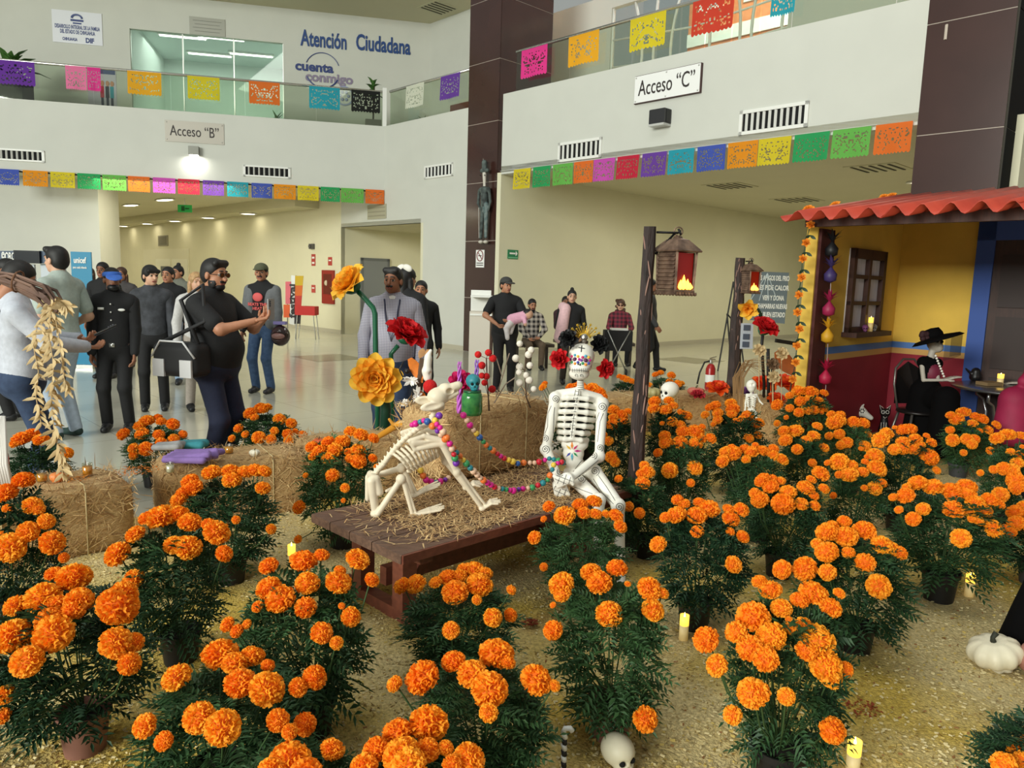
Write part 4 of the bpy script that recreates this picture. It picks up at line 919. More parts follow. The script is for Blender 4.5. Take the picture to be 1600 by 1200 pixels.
# ---- bone dog on the table
dA, dBp = G(592, 806, .452), G(757, 799, .452); dang = math.degrees(math.atan2(dBp.x - dA.x, dBp.y - dA.y))
dn = V(math.cos(math.radians(dang)), -math.sin(math.radians(dang)), 0)
if dn.y < 0: dn = -dn
def dg(cx, cy, off=0.0): return PL(400 + .2625 * cx, 580 + .2625 * cy, dA, dang) + dn * off
P = []
sp = [(708, 640), (735, 600), (765, 570), (800, 520), (840, 470), (885, 425), (930, 385), (975, 355), (1020, 335), (1055, 300), (1075, 250)]
for a, b in zip(sp[:-1], sp[1:]): P.append(cap(dg(*a, .06), dg(*b, .06), .011))
for i in range(len(sp) - 1):
    for q in (.0, .5):
        x = sp[i][0] * (1 - q) + sp[i + 1][0] * q; y = sp[i][1] * (1 - q) + sp[i + 1][1] * q
        P.append(ell(dg(x, y, .06), (.015, .02, .015))); P.append(cap(dg(x, y, .06), dg(x - 14, y - 24, .06), .007, .004))
N = 9
for i in range(N):
    u = i / (N - 1); a = (820 + 210 * u, 505 - 120 * u); b = (925 + 165 * u, 612 - 92 * u)
    for s_, w_ in ((-1, .062), (1, .062)):
        pts = [dg(a[0] + (b[0] - a[0]) * t, a[1] + (b[1] - a[1]) * t - 20 * math.sin(math.pi * t), .06 + s_ * w_ * math.sin(math.pi * (t * .85 + .04)) * (.75 + .35 * math.sin(math.pi * u))) for t in (0, .2, .4, .6, .8, 1)]
        for p, q in zip(pts[:-1], pts[1:]): P.append(cap(p, q, .0075))
P += [cap(dg(915, 612, .06), dg(1090, 520, .06), .011)]
for off, dx, dy in ((-.005, 0, 0), (.125, -30, -18)):
    s_ = -1 if off < 0 else 1
    P += [cap(dg(915 + dx, 415 + dy, off), dg(1000 + dx, 385 + dy, off), .012), cap(dg(1000 + dx, 385 + dy, off), dg(1100 + dx, 415 + dy, off), .012, .02), cap(dg(915 + dx, 415 + dy, off), dg(945 + dx, 465 + dy, off), .011), cap(dg(945 + dx, 465 + dy, off), dg(1090 + dx, 430 + dy, off), .011, .018), cap(dg(940 + dx, 425 + dy, off + .006), dg(1060 + dx, 425 + dy, off + .006), .022, .012), cap(dg(930 + dx, 420 + dy, off - .008), dg(1085 + dx, 412 + dy, off - .008), .006), ell(dg(1108 + dx, 425 + dy, off), (.026, .022, .026))]
fr = [((1110, 430), (1195, 600), (1345, 815), (1440, 775), -.005), ((1085, 415), (1150, 570), (1275, 735), (1365, 715), .13)]
for a, b, c, d, o in fr:
    P += [cap(dg(*a, o), dg(*b, o), .02, .016), ell(dg(*b, o), (.021, .02, .024)), cap(dg(*b, o), dg(c[0], c[1], o), .016, .011), cap(dg(b[0] + 25, b[1] + 5, o), dg(c[0] + 18, c[1] - 22, o), .007), ell(dg(*c, o), (.018, .018, .015))]
    for k in range(4):
        f0 = dg(c[0] + 8, c[1] - 2, o - .008 + .007 * k); f1 = dg((c[0] + d[0]) / 2 + 5, (c[1] + d[1]) / 2 - 12 - 3 * k, o - .014 + .012 * k); f2 = dg(d[0] + (-6, 12, 14, 2)[k], d[1] + 6 - 5 * k, o - .022 + .017 * k)
        P += [cap(f0, f1, .0075, .007), cap(f1, f2, .007, .0055)]
P += [cap(dg(690, 655, .0), dg(712, 850, .01), .026, .018), cap(dg(715, 640, .0), dg(735, 720, .0), .02, .02), ell(dg(712, 850, .01), (.026, .03, .02)), cap(dg(680, 670, .12), dg(672, 800, .12), .02, .014), cap(dg(700, 640, 0), dg(690, 650, .12), .02)]
hl = [((722, 848), (862, 640), (932, 855), (1105, 808), -.01), ((735, 660), (880, 615), (958, 785), (1105, 715), .13)]
for a, b, c, d, o in hl:
    P += [cap(dg(*a, o), dg(*b, o), .017, .015), ell(dg(*b, o), (.026, .024, .026)), cap(dg(b[0] + 15, b[1] + 10, o), dg(*c, o), .013, .010), cap(dg(b[0] + 32, b[1] + 20, o), dg(c[0] + 20, c[1] - 10, o), .006), ell(dg(c[0] - 5, c[1], o), (.017, .016, .013)), cap(dg(*c, o), dg(c[0] - 18, c[1] + 4, o), .012, .009)]
    for k in range(4):
        f0 = dg(c[0] + 8, c[1] - 4, o - .008 + .006 * k); f1 = dg(d[0] - 75, (c[1] + d[1]) / 2 - 8 - 3 * k + 6, o - .016 + .011 * k); f2 = dg(d[0] + (-8, 10, 14, 2)[k], d[1] + 8 - 6 * k, o - .022 + .017 * k)
        P += [cap(f0, f1, .009, .008), cap(f1, f2, .008, .0055)]
P += [cap(dg(845, 735, .14), dg(790, 760, .14), .011, .009)]
# skull turned to the right
def dh(cx, cy, off=.06): return dg(cx, cy, off)
P += [ell(dh(1090, 165), (.052, .05, .046)), cap(dh(1095, 150), dh(1215, 95), .038, .022), cap(dh(1120, 185), dh(1205, 140), .02, .014), ell(dh(1140, 110), (.035, .03, .025)), cap(dh(1060, 230), dh(1110, 225), .024, .02),
      ell(dh(1160, 126, .022), (.02, .034, .016), sub=True), ell(dh(1198, 128, .03), (.012, .03, .009), sub=True)]
for (bx, by, tx, ty, o) in ((1075, 195, 962, 190, .09), (1120, 200, 988, 226, .025)):
    b_, t_ = dh(bx, by, o), dh(tx, ty, o); d = np.array(b_ - t_); L_ = np.linalg.norm(d); d = d / L_; nn = np.array(dn); w_ = np.cross(d, nn); R = np.stack([d, nn, w_], 1)
    P += [ell((np.array(b_) + np.array(t_)) / 2, (L_ * .56, .012, .024), R)]
    P += [ell((np.array(b_) + np.array(t_)) / 2 - nn * .012, (L_ * .36, .009, .013), R, sub=True)]
dogd = blob(P, .004, .0045)
dog = blob_obj('bone_dog', dogd, m_bone); tag(dog, 'cream plastic dog skeleton crouching on the low wooden table', 'skeleton')
# ---- painted papier-mache skeleton sitting on the right end of the table
def sk(x, y, Y): return Yd(x, y, Y)
W_, B_ = 0, 1; P = []
P += [ell(sk(909, 556, 4.28), (.074, .07, .072)), ell(sk(907, 570, 4.255), (.066, .055, .055)), ell(sk(905, 584, 4.25), (.058, .05, .036)), ell(sk(906, 577, 4.22), (.05, .03, .03)),
      ell(sk(897.5, 561, 4.185), (.017, .012, .017), sub=True), ell(sk(915, 562, 4.185), (.017, .012, .017), sub=True), cap(sk(907, 590, 4.28), sk(907, 614, 4.3), .019, .022)]
head_prims = list(P)
# rib cage: dark core with white ribs
P += [ell(sk(900, 648, 4.33), (.085, .055, .155), t=B_), ell(sk(898, 694, 4.31), (.08, .06, .045)), ell(sk(896, 708, 4.30), (.062, .052, .06)), ell(sk(898, 725, 4.29), (.055, .05, .05)), ell(sk(905, 740, 4.29), (.095, .075, .055))]
P += [cap(sk(872, 616, 4.32), sk(902, 613, 4.3), .026, .03), cap(sk(902, 613, 4.3), sk(936, 622, 4.32), .03, .026), cap(sk(904, 612, 4.27), sk(894, 684, 4.24), .012)]
for i in range(7):
    y = 622 + i * 10.6; xm = 902.5 - i * 1.25; hw = 31 - abs(i - 2.3) * 1.6 - (2.5 if i > 4 else 0); dr = 2.5 + i * 1.1; a = sk(xm, y, 4.245)
    for s_ in (-1, 1):
        b_ = sk(xm + s_ * hw * .55, y - 1 + (1.5 if s_ > 0 else 0) + dr * .2, 4.25); c_ = sk(xm + s_ * hw * .95, y + 1 + (3 if s_ > 0 else 0) - dr * .2, 4.31); d_ = sk(xm + s_ * hw * .9, y + (3 if s_ > 0 else 0), 4.37)
        P += [cap(a, b_, .0125, .0155), cap(b_, c_, .0155, .015), cap(c_, d_, .015, .012)]
arm = [((868, 622), (853, 702), (874, 752), 4.30, 4.26, 4.05), ((941, 631), (936, 713), (890, 749), 4.30, 4.18, 3.99)]
for (s0, e0, h0, ys, ye, yh) in arm:
    S, E_, H_ = sk(*s0, ys), sk(*e0, ye), sk(*h0, yh)
    P += [ell(S, (.04, .036, .04)), cap(S, S * .12 + E_ * .88, .034, .027), ell(E_, (.036, .034, .038)), cap(E_, H_, .03, .022)]
for (hx_, hy_, yh, tx, ty) in ((874, 757, 4.04, 878, 775), (886, 748, 3.985, 868, 752)):
    hc = sk(hx_, hy_, yh); P += [ell(hc, (.04, .024, .036))]
    for k in range(4):
        a_ = sk(hx_ - 7 + k * 5, hy_ + 2, yh - .02); b_ = sk(tx - 9 + k * 6.5 if ty > hy_ + 10 else tx - 2 + 2 * k, ty - abs(k - 1.5) if ty > hy_ + 10 else ty - 8 + k * 5.5, yh - .015); P.append(cap(a_, b_, .0125, .011))
    P.append(cap(sk(hx_ + 6, hy_ - 3, yh - .02), sk(hx_ + 9, hy_ + 9, yh - .02), .011, .01))
kn1, ft1 = sk(966, 790, 3.92), V(0, 0, 0); ft1 = G(976, 872, .05); ft1 = V(kn1.x + .03, kn1.y - .02, .06)
hip1, hip2 = sk(928, 738, 4.2), sk(897, 748, 4.2); kn2 = sk(935, 782, 3.92); ft2 = V(kn2.x + .02, kn2.y - .03, .06)
for h_, k_, f_ in ((hip1, kn1, ft1), (hip2, kn2, ft2)):
    P += [ell(h_, (.048, .045, .045)), cap(h_, k_, .045, .034), ell(k_, (.04, .038, .042)), cap(k_, f_, .034, .024), cap(f_ - V(0, 0, .02), f_ + V(-.02, -.13, -.025), .028, .022)]
sd = blob(P, .0068, .008)
skel = blob_obj('painted_skeleton', sd, [m_bone_w, m_blk]); tag(skel, 'white papier-mache skeleton with flower crown seated on low table', 'skeleton')
bvh = BVHTree.FromPolygons([tuple(v) for v in sd[0]], [tuple(int(i) for i in f) for f in sd[1]])
def snap(x, y, lift=.0015):
    d = ray(x, y).normalized(); h = bvh.ray_cast(CAMP, d, 8)
    return (h[0] - d * lift) if h[0] is not None else None
def stroke(pts, r, mat, name, parent=None, n=1):
    """a painted line that follows the figure's surface"""
    dense = []
    for (a, b) in zip(pts[:-1], pts[1:]):
        for q in range(n): dense.append((a[0] + (b[0] - a[0]) * q / n, a[1] + (b[1] - a[1]) * q / n))
    dense.append(pts[-1]); seg = []; mb = MB()
    for p in dense:
        h = snap(*p)
        if h is None or (seg and (h - seg[-1]).length > .05):
            if len(seg) > 1: mb.tube(seg, r, 5)
            seg = [h] if h is not None else []
        else: seg.append(h)
    if len(seg) > 1: mb.tube(seg, r, 5)
    if mb.v: mb.build(name, mat, parent if parent is not None else skel)
def cc(x, y): return (780 + .2625 * x, 580 + .2625 * y)
def spiral(x, y, r, turns=2.2, n=26, ph=0.0):
    return [cc(x + r * (k / n) * math.cos(ph + turns * 6.283 * k / n), y + r * (k / n) * math.sin(ph + turns * 6.283 * k / n)) for k in range(n + 1)]
for (x, y, r) in ((335, 165, 24), (612, 212, 28), (272, 398, 22), (275, 465, 26), (600, 455, 22), (560, 500, 24), (362, 600, 26), (570, 595, 28), (715, 808, 28), (490, 640, 26)):
    stroke(spiral(x, y, r), .0016, m_blk, 'painted_spiral')
for pts in ([(310, 205), (290, 250), (288, 330), (270, 375)], [(330, 215), (325, 260), (322, 370)], [(620, 250), (600, 300), (585, 420)], [(595, 245), (575, 300), (560, 425)], [(530, 500), (480, 545), (440, 600)], [(590, 530), (520, 590), (455, 640)],
            [(590, 620), (640, 690), (690, 770)], [(560, 640), (610, 720), (680, 790)], [(450, 690), (500, 710), (555, 730)], [(475, 110), (460, 180), (440, 300), (430, 395)], [(455, 110), (440, 180), (425, 300), (415, 395)]):
    stroke([cc(*p) for p in pts], .0014, m_blk, 'painted_line', n=6)
for i in range(14): stroke([cc(455 - i * 2.6, 120 + i * 20), cc(475 - i * 2.6, 122 + i * 20)], .0013, m_blk, 'painted_line', n=2)
for i in range(5): stroke([(902.5, 595 + i * 3.4), (911, 595 + i * 3.4)], .0012, m_blk, 'painted_line', n=3)
for pts in ([(330, 640), (440, 690)], [(340, 620), (445, 660)], [(370, 610), (345, 670)], [(400, 615), (375, 690)], [(425, 630), (405, 700)], [(310, 700), (400, 740)], [(320, 680), (410, 715)], [(340, 670), (315, 730)], [(370, 690), (345, 745)], [(400, 700), (380, 750)]):
    stroke([cc(*p) for p in pts], .0013, m_blk, 'painted_line', n=5)
# face paint (from a tenfold crop at 840,490)
def fc_(x, y): return (840 + x / 10, 490 + y / 10)
stroke([fc_(520, 880), fc_(660, 885), fc_(810, 905)], .0014, m_blk, 'painted_teeth', n=8)
for x in range(545, 800, 28): stroke([fc_(x, 855), fc_(x - 2, 915)], .0011, m_blk, 'painted_teeth', n=3)
for (x, y, r) in ((600, 970, 32), (680, 972, 32), (515, 790, 28), (845, 830, 34)): stroke([fc_(x + r * (k / 20) * math.cos(.35 * k), y + r * (k / 20) * math.sin(.35 * k)) for k in range(21)], .0012, m_blk, 'painted_spiral')
for a, b in (((640, 530), (735, 545)), ((690, 500), (680, 600))): stroke([fc_(*a), fc_(*b)], .003, m_blk, 'painted_cross', n=4)
for (x, y) in ((635, 790), (665, 800)): stroke([fc_(x - 8, y + 12), fc_(x, y - 25), fc_(x + 8, y + 12)], .0025, m_blk, 'painted_nose', n=3)
petc = [(196, 30, 130), (60, 70, 170), (236, 140, 40), (44, 150, 90), (120, 60, 160), (206, 40, 110), (80, 170, 200), (240, 190, 60)]
def dot(x, y, r, rgb, name):
    h = snap(x, y, .003)
    if h is None: return
    nrm = (CAMP - h).normalized(); mb = MB(); R = nrm.to_track_quat('Z', 'Y').to_matrix(); mb.lathe([(r, -.004), (r, .0), (r * .7, .003), (.0005, .0035)], h, 10, R); mb.build(name, M('paint_%d_%d_%d' % rgb, rgb, .5), skel, True)
for (ex, ey) in ((583, 715), (750, 730)):
    dot(*fc_(ex, ey), .0125, (84, 22, 70), 'painted_eye')
    for k in range(8): dot(*fc_(ex + 66 * math.cos(k * .785), ey + 66 * math.sin(k * .785)), .0082, petc[k], 'eye_petal')
for k in range(8):   # belly flower
    a = k * .785; mb = MB(); r0, r1 = 12, (58 if k % 2 == 0 else 50)
    pts = [cc(433 + r0 * math.cos(a), 475 + r0 * math.sin(a)), cc(433 + r1 * .55 * math.cos(a - .22), 475 + r1 * .55 * math.sin(a - .22)), cc(433 + r1 * math.cos(a), 475 + r1 * math.sin(a)), cc(433 + r1 * .55 * math.cos(a + .22), 475 + r1 * .55 * math.sin(a + .22))]
    hs = [snap(*p, .003) for p in pts]
    if all(h is not None for h in hs): mb.prism(hs, (CAMP - hs[0]).normalized() * .002); mb.build('belly_petal', M('paint_%d_%d_%d' % petc[(k * 3) % 8], petc[(k * 3) % 8], .5), skel)
# ruffled paper flowers -------------------------------------------------------------------
def petal_mesh(L_, w_, cup, seed, curl=.25):
    rnd = random.Random(seed); vs = []; fs = []; nu, nv = 6, 5
    for j in range(nv + 1):
        v = j / nv; ww = w_ * (math.sin(math.pi * (v * .62 + .2)) ** .8)
        for i in range(nu + 1):
            u = i / nu * 2 - 1; x = u * ww * .5; y = v * L_ - (abs(u) ** 2) * L_ * .12 * (v > .6); z = cup * (u * u) * w_ * .5 + curl * L_ * math.sin(math.pi * v * .6) * .6 + rnd.uniform(-1, 1) * .03 * L_ * v + .04 * L_ * math.sin(u * 6 + seed) * v
            vs.append((x, y, z))
    for j in range(nv):
        for i in range(nu): a = j * (nu + 1) + i; fs.append((a, a + 1, a + nu + 2, a + nu + 1))
    return vs, fs
def paper_flower(c, nrm, R_, mats, t, rings=((9, 1.0, .15), (9, .86, .5), (8, .7, .85), (6, .5, 1.15), (4, .32, 1.4)), seed=1, w_=.75, name='petal'):
    nrm = Vector(nrm).normalized(); Q = nrm.to_track_quat('Z', 'Y').to_matrix(); rnd = random.Random(seed); base = WL[t]
    for ri, (n, l, el) in enumerate(rings):
        for k in range(n):
            vs, fs = petal_mesh(R_ * l, R_ * w_ * (l * .6 + .4), .5, seed * 100 + ri * 20 + k)
            a = 6.283 * (k + .5 * ri + rnd.uniform(-.2, .2)) / n; e = el + rnd.uniform(-.12, .12)
            Rm = Q @ Matrix.Rotation(a, 3, 'Z') @ Matrix.Rotation(e, 3, 'X')
            me = tomesh(name, [Rm @ Vector(v) + Vector(c) - base + nrm * (.012 * ri) for v in vs], fs, mats[ri % len(mats)], None, True); link(name, me, t)
mP = [M('crepe_yellow', (255, 206, 70), .7, sub=.3), M('crepe_amber', (253, 182, 46), .7, sub=.3)]
mRd = [M('crepe_red', (214, 24, 30), .7, sub=.25), M('crepe_red2', (196, 14, 24), .7, sub=.25)]
m_pipe = M('green_pipe', (24, 92, 62), .35); m_pipe2 = M('dark_green_pipe', (14, 58, 40), .4)
def flower_on_pipe(name_lbl, c, nrm, R_, mats, stem, r, seed, rings=None, mat=None):
    t = empty('paper_flower', V(stem[0].x, stem[0].y, stem[0].z), name_lbl, 'paper flower', 'giant paper flowers')
    mb = MB(); mb.tube(stem, r, 10); mb.build('stem', mat or m_pipe, t, True)
    n_ = Vector(nrm).normalized(); mb = MB(); Q = n_.to_track_quat('Z', 'Y').to_matrix(); mb.lathe([(.02, -.06), (R_ * .3, -.03), (R_ * .42, .01), (R_ * .2, .02)], c, 12, Q); mb.build('calyx', m_pipe, t, True)
    paper_flower(c, nrm, R_, mats, t, seed=seed, **({'rings': rings} if rings else {}))
    return t
YF = 6.3
flower_on_pipe('tall yellow paper flower turned sideways on a bent green pipe', Yd(552, 448, YF), (-.55, -.45, .55), .2, mP, [V(Yd(590, 660, YF).x, YF, 0), Yd(590, 620, YF), Yd(587, 552, YF), Yd(586, 490, YF), Yd(583, 481, YF), Yd(570, 466, YF), Yd(560, 456, YF)], .022, 3)
flower_on_pipe('round yellow paper flower facing front below the red one', Yd(589, 592, YF - .25), (.05, -1, .12), .225, mP, [V(Yd(602, 660, YF).x, YF - .1, 0), Yd(603, 640, YF - .1), Yd(598, 600, YF - .12), Yd(592, 593, YF - .2)], .045, 5, rings=((10, 1.0, .15), (10, .88, .4), (9, .74, .65), (8, .6, .85), (6, .45, 1.05), (4, .3, 1.25)), mat=m_pipe2)
flower_on_pipe('red paper flower beside the yellow ones in front of striped shirt', Yd(632, 527, YF + .1), (.42, -.35, .75), .2, mRd, [V(Yd(612, 660, YF).x, YF + .15, 0), Yd(612, 600, YF + .15), Yd(611, 553, YF + .13), Yd(622, 540, YF + .12)], .02, 7)
flower_on_pipe('red paper flower on dark stems near the far lantern pole', Yd(1193, 516, 8.0), (.25, -.5, .8), .165, mRd, [G(1192, 660), Yd(1194, 600, 8.0), Yd(1190, 540, 8.0), Yd(1192, 522, 8.0)], .016, 9, mat=m_blk)
# crown of the painted skeleton: red and black flowers, gold rays
hd = empty('floral_headdress', sk(908, 536, 4.28), 'crown of red and black paper flowers with golden rays on painted skeleton', 'headdress')
for (x, y, mats, R_, nr, sd_) in ((876, 561, mRd, .064, (-.5, -1, .1), 21), (943, 576, mRd, .062, (.5, -1, .05), 22), (889, 531, [m_blk, M('crepe_black', (16, 18, 16), .8)], .062, (-.3, -1, .4), 23), (934, 540, [m_blk, M('crepe_black', (16, 18, 16), .8)], .066, (.4, -1, .4), 24)):
    paper_flower(sk(x, y, 4.25), nr, R_, mats, hd, rings=((8, 1.0, .2), (8, .85, .6), (6, .65, 1.0), (5, .4, 1.3)), seed=sd_, name='flower_petal')
m_gold = M('gold_foil', (224, 186, 70), .3, .8)
c_ = sk(913, 528, 4.27)
for k in range(13):
    a = math.radians(168 - k * 12.4); L_ = .088 if k % 2 == 0 else .07; e_ = c_ + V(math.cos(a) * L_, 0, math.sin(a) * L_ * .85 + .005)
    mb = MB(); mb.tube([c_ + V(math.cos(a) * .03, 0, math.sin(a) * .02), e_], [.004, .002], 5); mb.ell(e_, (.006, .005, .006), 6, 4)
    if k % 2 == 0:
        pts = [e_ + V(math.cos(b) * (.011 if q % 2 == 0 else .005), -.002, math.sin(b) * (.011 if q % 2 == 0 else .005)) for q, b in enumerate([6.283 * q / 10 for q in range(10)])]; mb.prism(pts, (0, .003, 0))
    mb.build('gold_ray', m_gold, hd)
mb = MB(); mb.tube([c_ + V(.034 * math.cos(a), 0, .022 * math.sin(a)) for a in [math.pi * k / 10 for k in range(11)]], .006, 6); mb.build('gold_band', m_gold, hd, True)
blob_obj('silver_skull', blob([ell(sk(913, 527, 4.2), (.02, .018, .02)), ell(sk(913, 533, 4.2), (.014, .012, .012)), ell(sk(911, 527, 4.18), (.005, .008, .005), sub=True), ell(sk(916, 527, 4.18), (.005, .008, .005), sub=True)], .003, .004), M('silver', (150, 146, 140), .3, .8), hd, WL[hd])
# ---- bead garland from dog to skeleton
def bc_(x, y): return (400 + .2625 * x, 580 + .2625 * y)
BC = [(216, 30, 140), (120, 50, 170), (44, 90, 160), (40, 130, 140), (236, 196, 70), (236, 120, 50), (200, 30, 50), (230, 190, 160), (60, 150, 90), (216, 30, 140), (216, 30, 140)]
m_beads = [M('bead_%d' % i, c_, .4) for i, c_ in enumerate(BC)]
def garland(label, pts):
    P3 = [Yd(x, y, Y) for (x, y, Y) in pts]; L_ = [0.0]
    for a, b in zip(P3[:-1], P3[1:]): L_.append(L_[-1] + (b - a).length)
    t = empty('bead_garland', P3[0], label, 'garland', 'bead garlands'); d = 0.0; rnd = random.Random(len(pts)); 
    mb = MB(); mb.tube(P3, .003, 5); mb.build('string', m_blk, t)
    big = MB().ell((0, 0, 0), (1, 1, 1), 10, 7)
    while d < L_[-1]:
        k = max(i for i in range(len(L_)) if L_[i] <= d + 1e-9); k = min(k, len(P3) - 2); u = (d - L_[k]) / max(L_[k + 1] - L_[k], 1e-6); p = P3[k].lerp(P3[k + 1], u); r = rnd.choice((.0135, .0155, .018))
        i = rnd.randrange(len(BC)); key = ('bead', i)
        if key not in MATS: MATS[key] = tomesh('bead', big.v, big.f, m_beads[i], None, True)
        link('bead', MATS[key], t, p - P3[0], scale=(r, r, r)); d += r * 2 * .98
ydog, yhand = 3.6, 4.02
garland('long bead garland draped from the bone dog across table to skeleton hand', [(*bc_(930, 320), 3.64), (*bc_(1010, 290), 3.58), (*bc_(1075, 350), 3.55), (*bc_(1140, 420), 3.57), (*bc_(1200, 490), 3.6), (*bc_(1270, 570), 3.64), (*bc_(1340, 640), 3.7), (*bc_(1430, 695), 3.78), (*bc_(1540, 712), 3.86), (*cc(90, 708), 3.92), (*cc(200, 692), 3.97), (*cc(285, 655), 4.0), (*cc(312, 600), 4.0), (*cc(325, 555), 4.02), (*cc(375, 540), 4.05)])
garland('upper bead garland hanging in front of the upright bale', [(*bc_(1235, 262), 3.85), (*bc_(1290, 345), 3.87), (*bc_(1375, 445), 3.92), (*bc_(1470, 515), 3.98), (*bc_(1560, 550), 4.03), (*cc(110, 545), 4.06), (*cc(220, 545), 4.08), (*cc(300, 520), 4.1), (*cc(350, 530), 4.08), (*cc(400, 555), 4.06)])
garland('short loop of beads lying behind the bone dog', [(*bc_(980, 590), 3.84), (*bc_(1005, 645), 3.86), (*bc_(1060, 665), 3.9), (*bc_(1120, 650), 3.95), (*bc_(1165, 625), 4.0)])
garland('cluster of beads around the bone dog neck', [(*bc_(1090, 265), 3.58), (*bc_(1060, 300), 3.55), (*bc_(1100, 340), 3.52), (*bc_(1150, 420), 3.54), (*bc_(1180, 500), 3.56), (*bc_(1195, 560), 3.6)])
# ---- charred lantern poles
m_char = M('charred_wood', (34, 26, 24), .7, rgb2=(62, 46, 42), scale=5, bump=.6, bscale=18, stretch=(6, 6, 1)); m_scar = M('pole_scar', (150, 116, 104), .8)
m_iron = M('black_iron', (20, 18, 18), .5, .6); m_lant = M('lantern_bronze', (96, 74, 62), .4, .6, rgb2=(150, 122, 102), scale=20)
m_fire = M('fire_red_glass', (120, 12, 10), .4, emit=.12, ecol=(230, 30, 20)); m_flame = M('flame', (255, 190, 70), .5, emit=5, ecol=(255, 170, 60))
def pole(base, top, w_, label, seed):
    rnd = random.Random(seed); t = empty('lantern_pole', base, label, 'pole', 'charred lantern poles'); d = top - base
    mb = MB(); n = 14; pts = [base + d * (k / n) + V(rnd.uniform(-1, 1), rnd.uniform(-1, 1), 0) * .006 for k in range(n + 1)]; mb.tube(pts, [w_ * rnd.uniform(.94, 1.06) * (1.4 - .5 * i_ / n) for i_, _ in enumerate(pts)], 7); mb.build('shaft', m_char, t)
    for k in range(26):
        u = rnd.uniform(.02, .99); a = rnd.uniform(-2.6, .1); c_ = base + d * u + V(math.cos(a), math.sin(a), 0) * w_ * (1.4 - .5 * u) * .96; L_ = rnd.uniform(.02, .07)
        mb = MB(); mb.ell(c_, (.005, .005, L_), 6, 5, Matrix.Rotation(rnd.uniform(-.2, .2), 3, 'Y')); mb.build('scar', m_scar, t, True)
    return t
def lantern(c, s_, label, yaw, arm_from):
    """c: centre of the base; s_: scale (1 = 0.36 m tall)"""
    t = empty('lantern', c, label, 'lantern', 'hanging lanterns'); Rz = Matrix.Rotation(yaw, 3, 'Z')
    def w(x, y, z): return c + Rz @ V(x * s_, y * s_, z * s_)
    mb = MB(); 
    for a_, b_, z0, z1 in ((.078, .078, 0, .012), (.07, .07, .012, .022)): mb.box(w(0, 0, (z0 + z1) / 2), (a_ * 2 * s_, b_ * 2 * s_, (z1 - z0) * s_), Rz)
    for k in range(-3, 4):
        for sx in (-1, 1): mb.ell(w(k * .022, sx * .078, .002), (.01 * s_, .006 * s_, .009 * s_), 6, 4); mb.ell(w(sx * .078, k * .022, .002), (.006 * s_, .01 * s_, .009 * s_), 6, 4)
    mb.build('base', m_lant, t)
    for sx in (-1, 1):
        for sy in (-1, 1): mb = MB(); mb.beam(w(sx * .064, sy * .064, .02), w(sx * .07, sy * .07, .215), .012 * s_, .012 * s_); mb.build('corner_post', m_lant, t)
    mb = MB(); prof = [(.088, .215), (.09, .222), (.07, .245), (.052, .265), (.04, .278), (.018, .285), (.014, .295), (.001, .297)]
    vs = []; fs = []
    for r, z in prof: vs += [w(r * sx, r * sy, z) for sx, sy in ((-1, -1), (1, -1), (1, 1), (-1, 1))]
    for i in range(len(prof) - 1):
        for k in range(4): fs.append((4 * i + k, 4 * i + (k + 1) % 4, 4 * i + 4 + (k + 1) % 4, 4 * i + 4 + k))
    fs.append((3, 2, 1, 0)); mb.add(vs, fs); mb.build('roof', m_lant, t)
    mb = MB(); mb.box(w(-.066, 0, .118), (.006 * s_, .12 * s_, .19 * s_), Rz)
    for k in range(9): mb.box(w(-.072, 0, .035 + .02 * k), (.006 * s_, .118 * s_, .012 * s_), Rz @ Matrix.Rotation(.4, 3, 'Y'))
    mb.build('slatted_side', m_lant, t); mb = MB(); mb.box(w(.066, 0, .118), (.006 * s_, .12 * s_, .19 * s_), Rz); mb.build('side_panel', m_lant, t)
    mb = MB(); mb.box(w(0, .06, .118), (.12 * s_, .006 * s_, .19 * s_), Rz); mb.build('back_panel', m_lant, t)
    mb = MB(); mb.box(w(0, -.058, .118), (.115 * s_, .004 * s_, .185 * s_), Rz); gp_ = mb.build('glass_pane', m_fire, t)
    for k, (x, h_) in enumerate(((-.03, .05), (-.008, .075), (.02, .055), (.04, .035))):
        mb = MB(); mb.lathe([(.004 * s_, 0), (.016 * s_, .012 * s_), (.012 * s_, h_ * .5 * s_), (.0005, h_ * s_)], w(x, -.066, .026), 8, Matrix.Diagonal(V(1, .4, 1))); mb.build('flame', m_flame, gp_, True)
    mb = MB(); top = w(0, 0, .297); mb.tube([top + V(.022 * s_ * math.sin(a), 0, .022 * s_ - .022 * s_ * math.cos(a)) for a in [6.283 * k / 14 for k in range(15)]], .0035 * s_, 5); hk = top + V(0, 0, .044 * s_); mb.build('ring', m_lant, t, True)
    b = empty('lantern_bracket', arm_from, 'black iron bracket holding the ' + label.split(' with')[0], 'bracket', 'lantern brackets')
    mb = MB(); mb.tube([arm_from, V(hk.x, hk.y, arm_from.z), V(hk.x + .012, hk.y, arm_from.z + .012), V(hk.x + .016, hk.y, arm_from.z - .01), V(hk.x, hk.y, hk.z - .01)], .006 * s_, 6); mb.build('arm', m_iron, b, True)
    mb = MB(); mb.tube([arm_from - V(0, 0, .11 * s_), V(hk.x - .02, hk.y, arm_from.z - .004)], .006 * s_, 6); mb.build('strut', m_iron, b, True)
pb = G(985, 866); pt = Yd(1017, 354, pb.y); pole(pb, V(pt.x - .004, pb.y, pt.z), .038, 'near charred lantern pole to the right of the painted skeleton', 2)
lb = Yd(1054, 460, pb.y); lantern(lb, 1.12, 'near lantern with red glowing flame panel on bracket', math.radians(34), V(pb.x + .05, pb.y, Yd(1030, 363, pb.y).z))
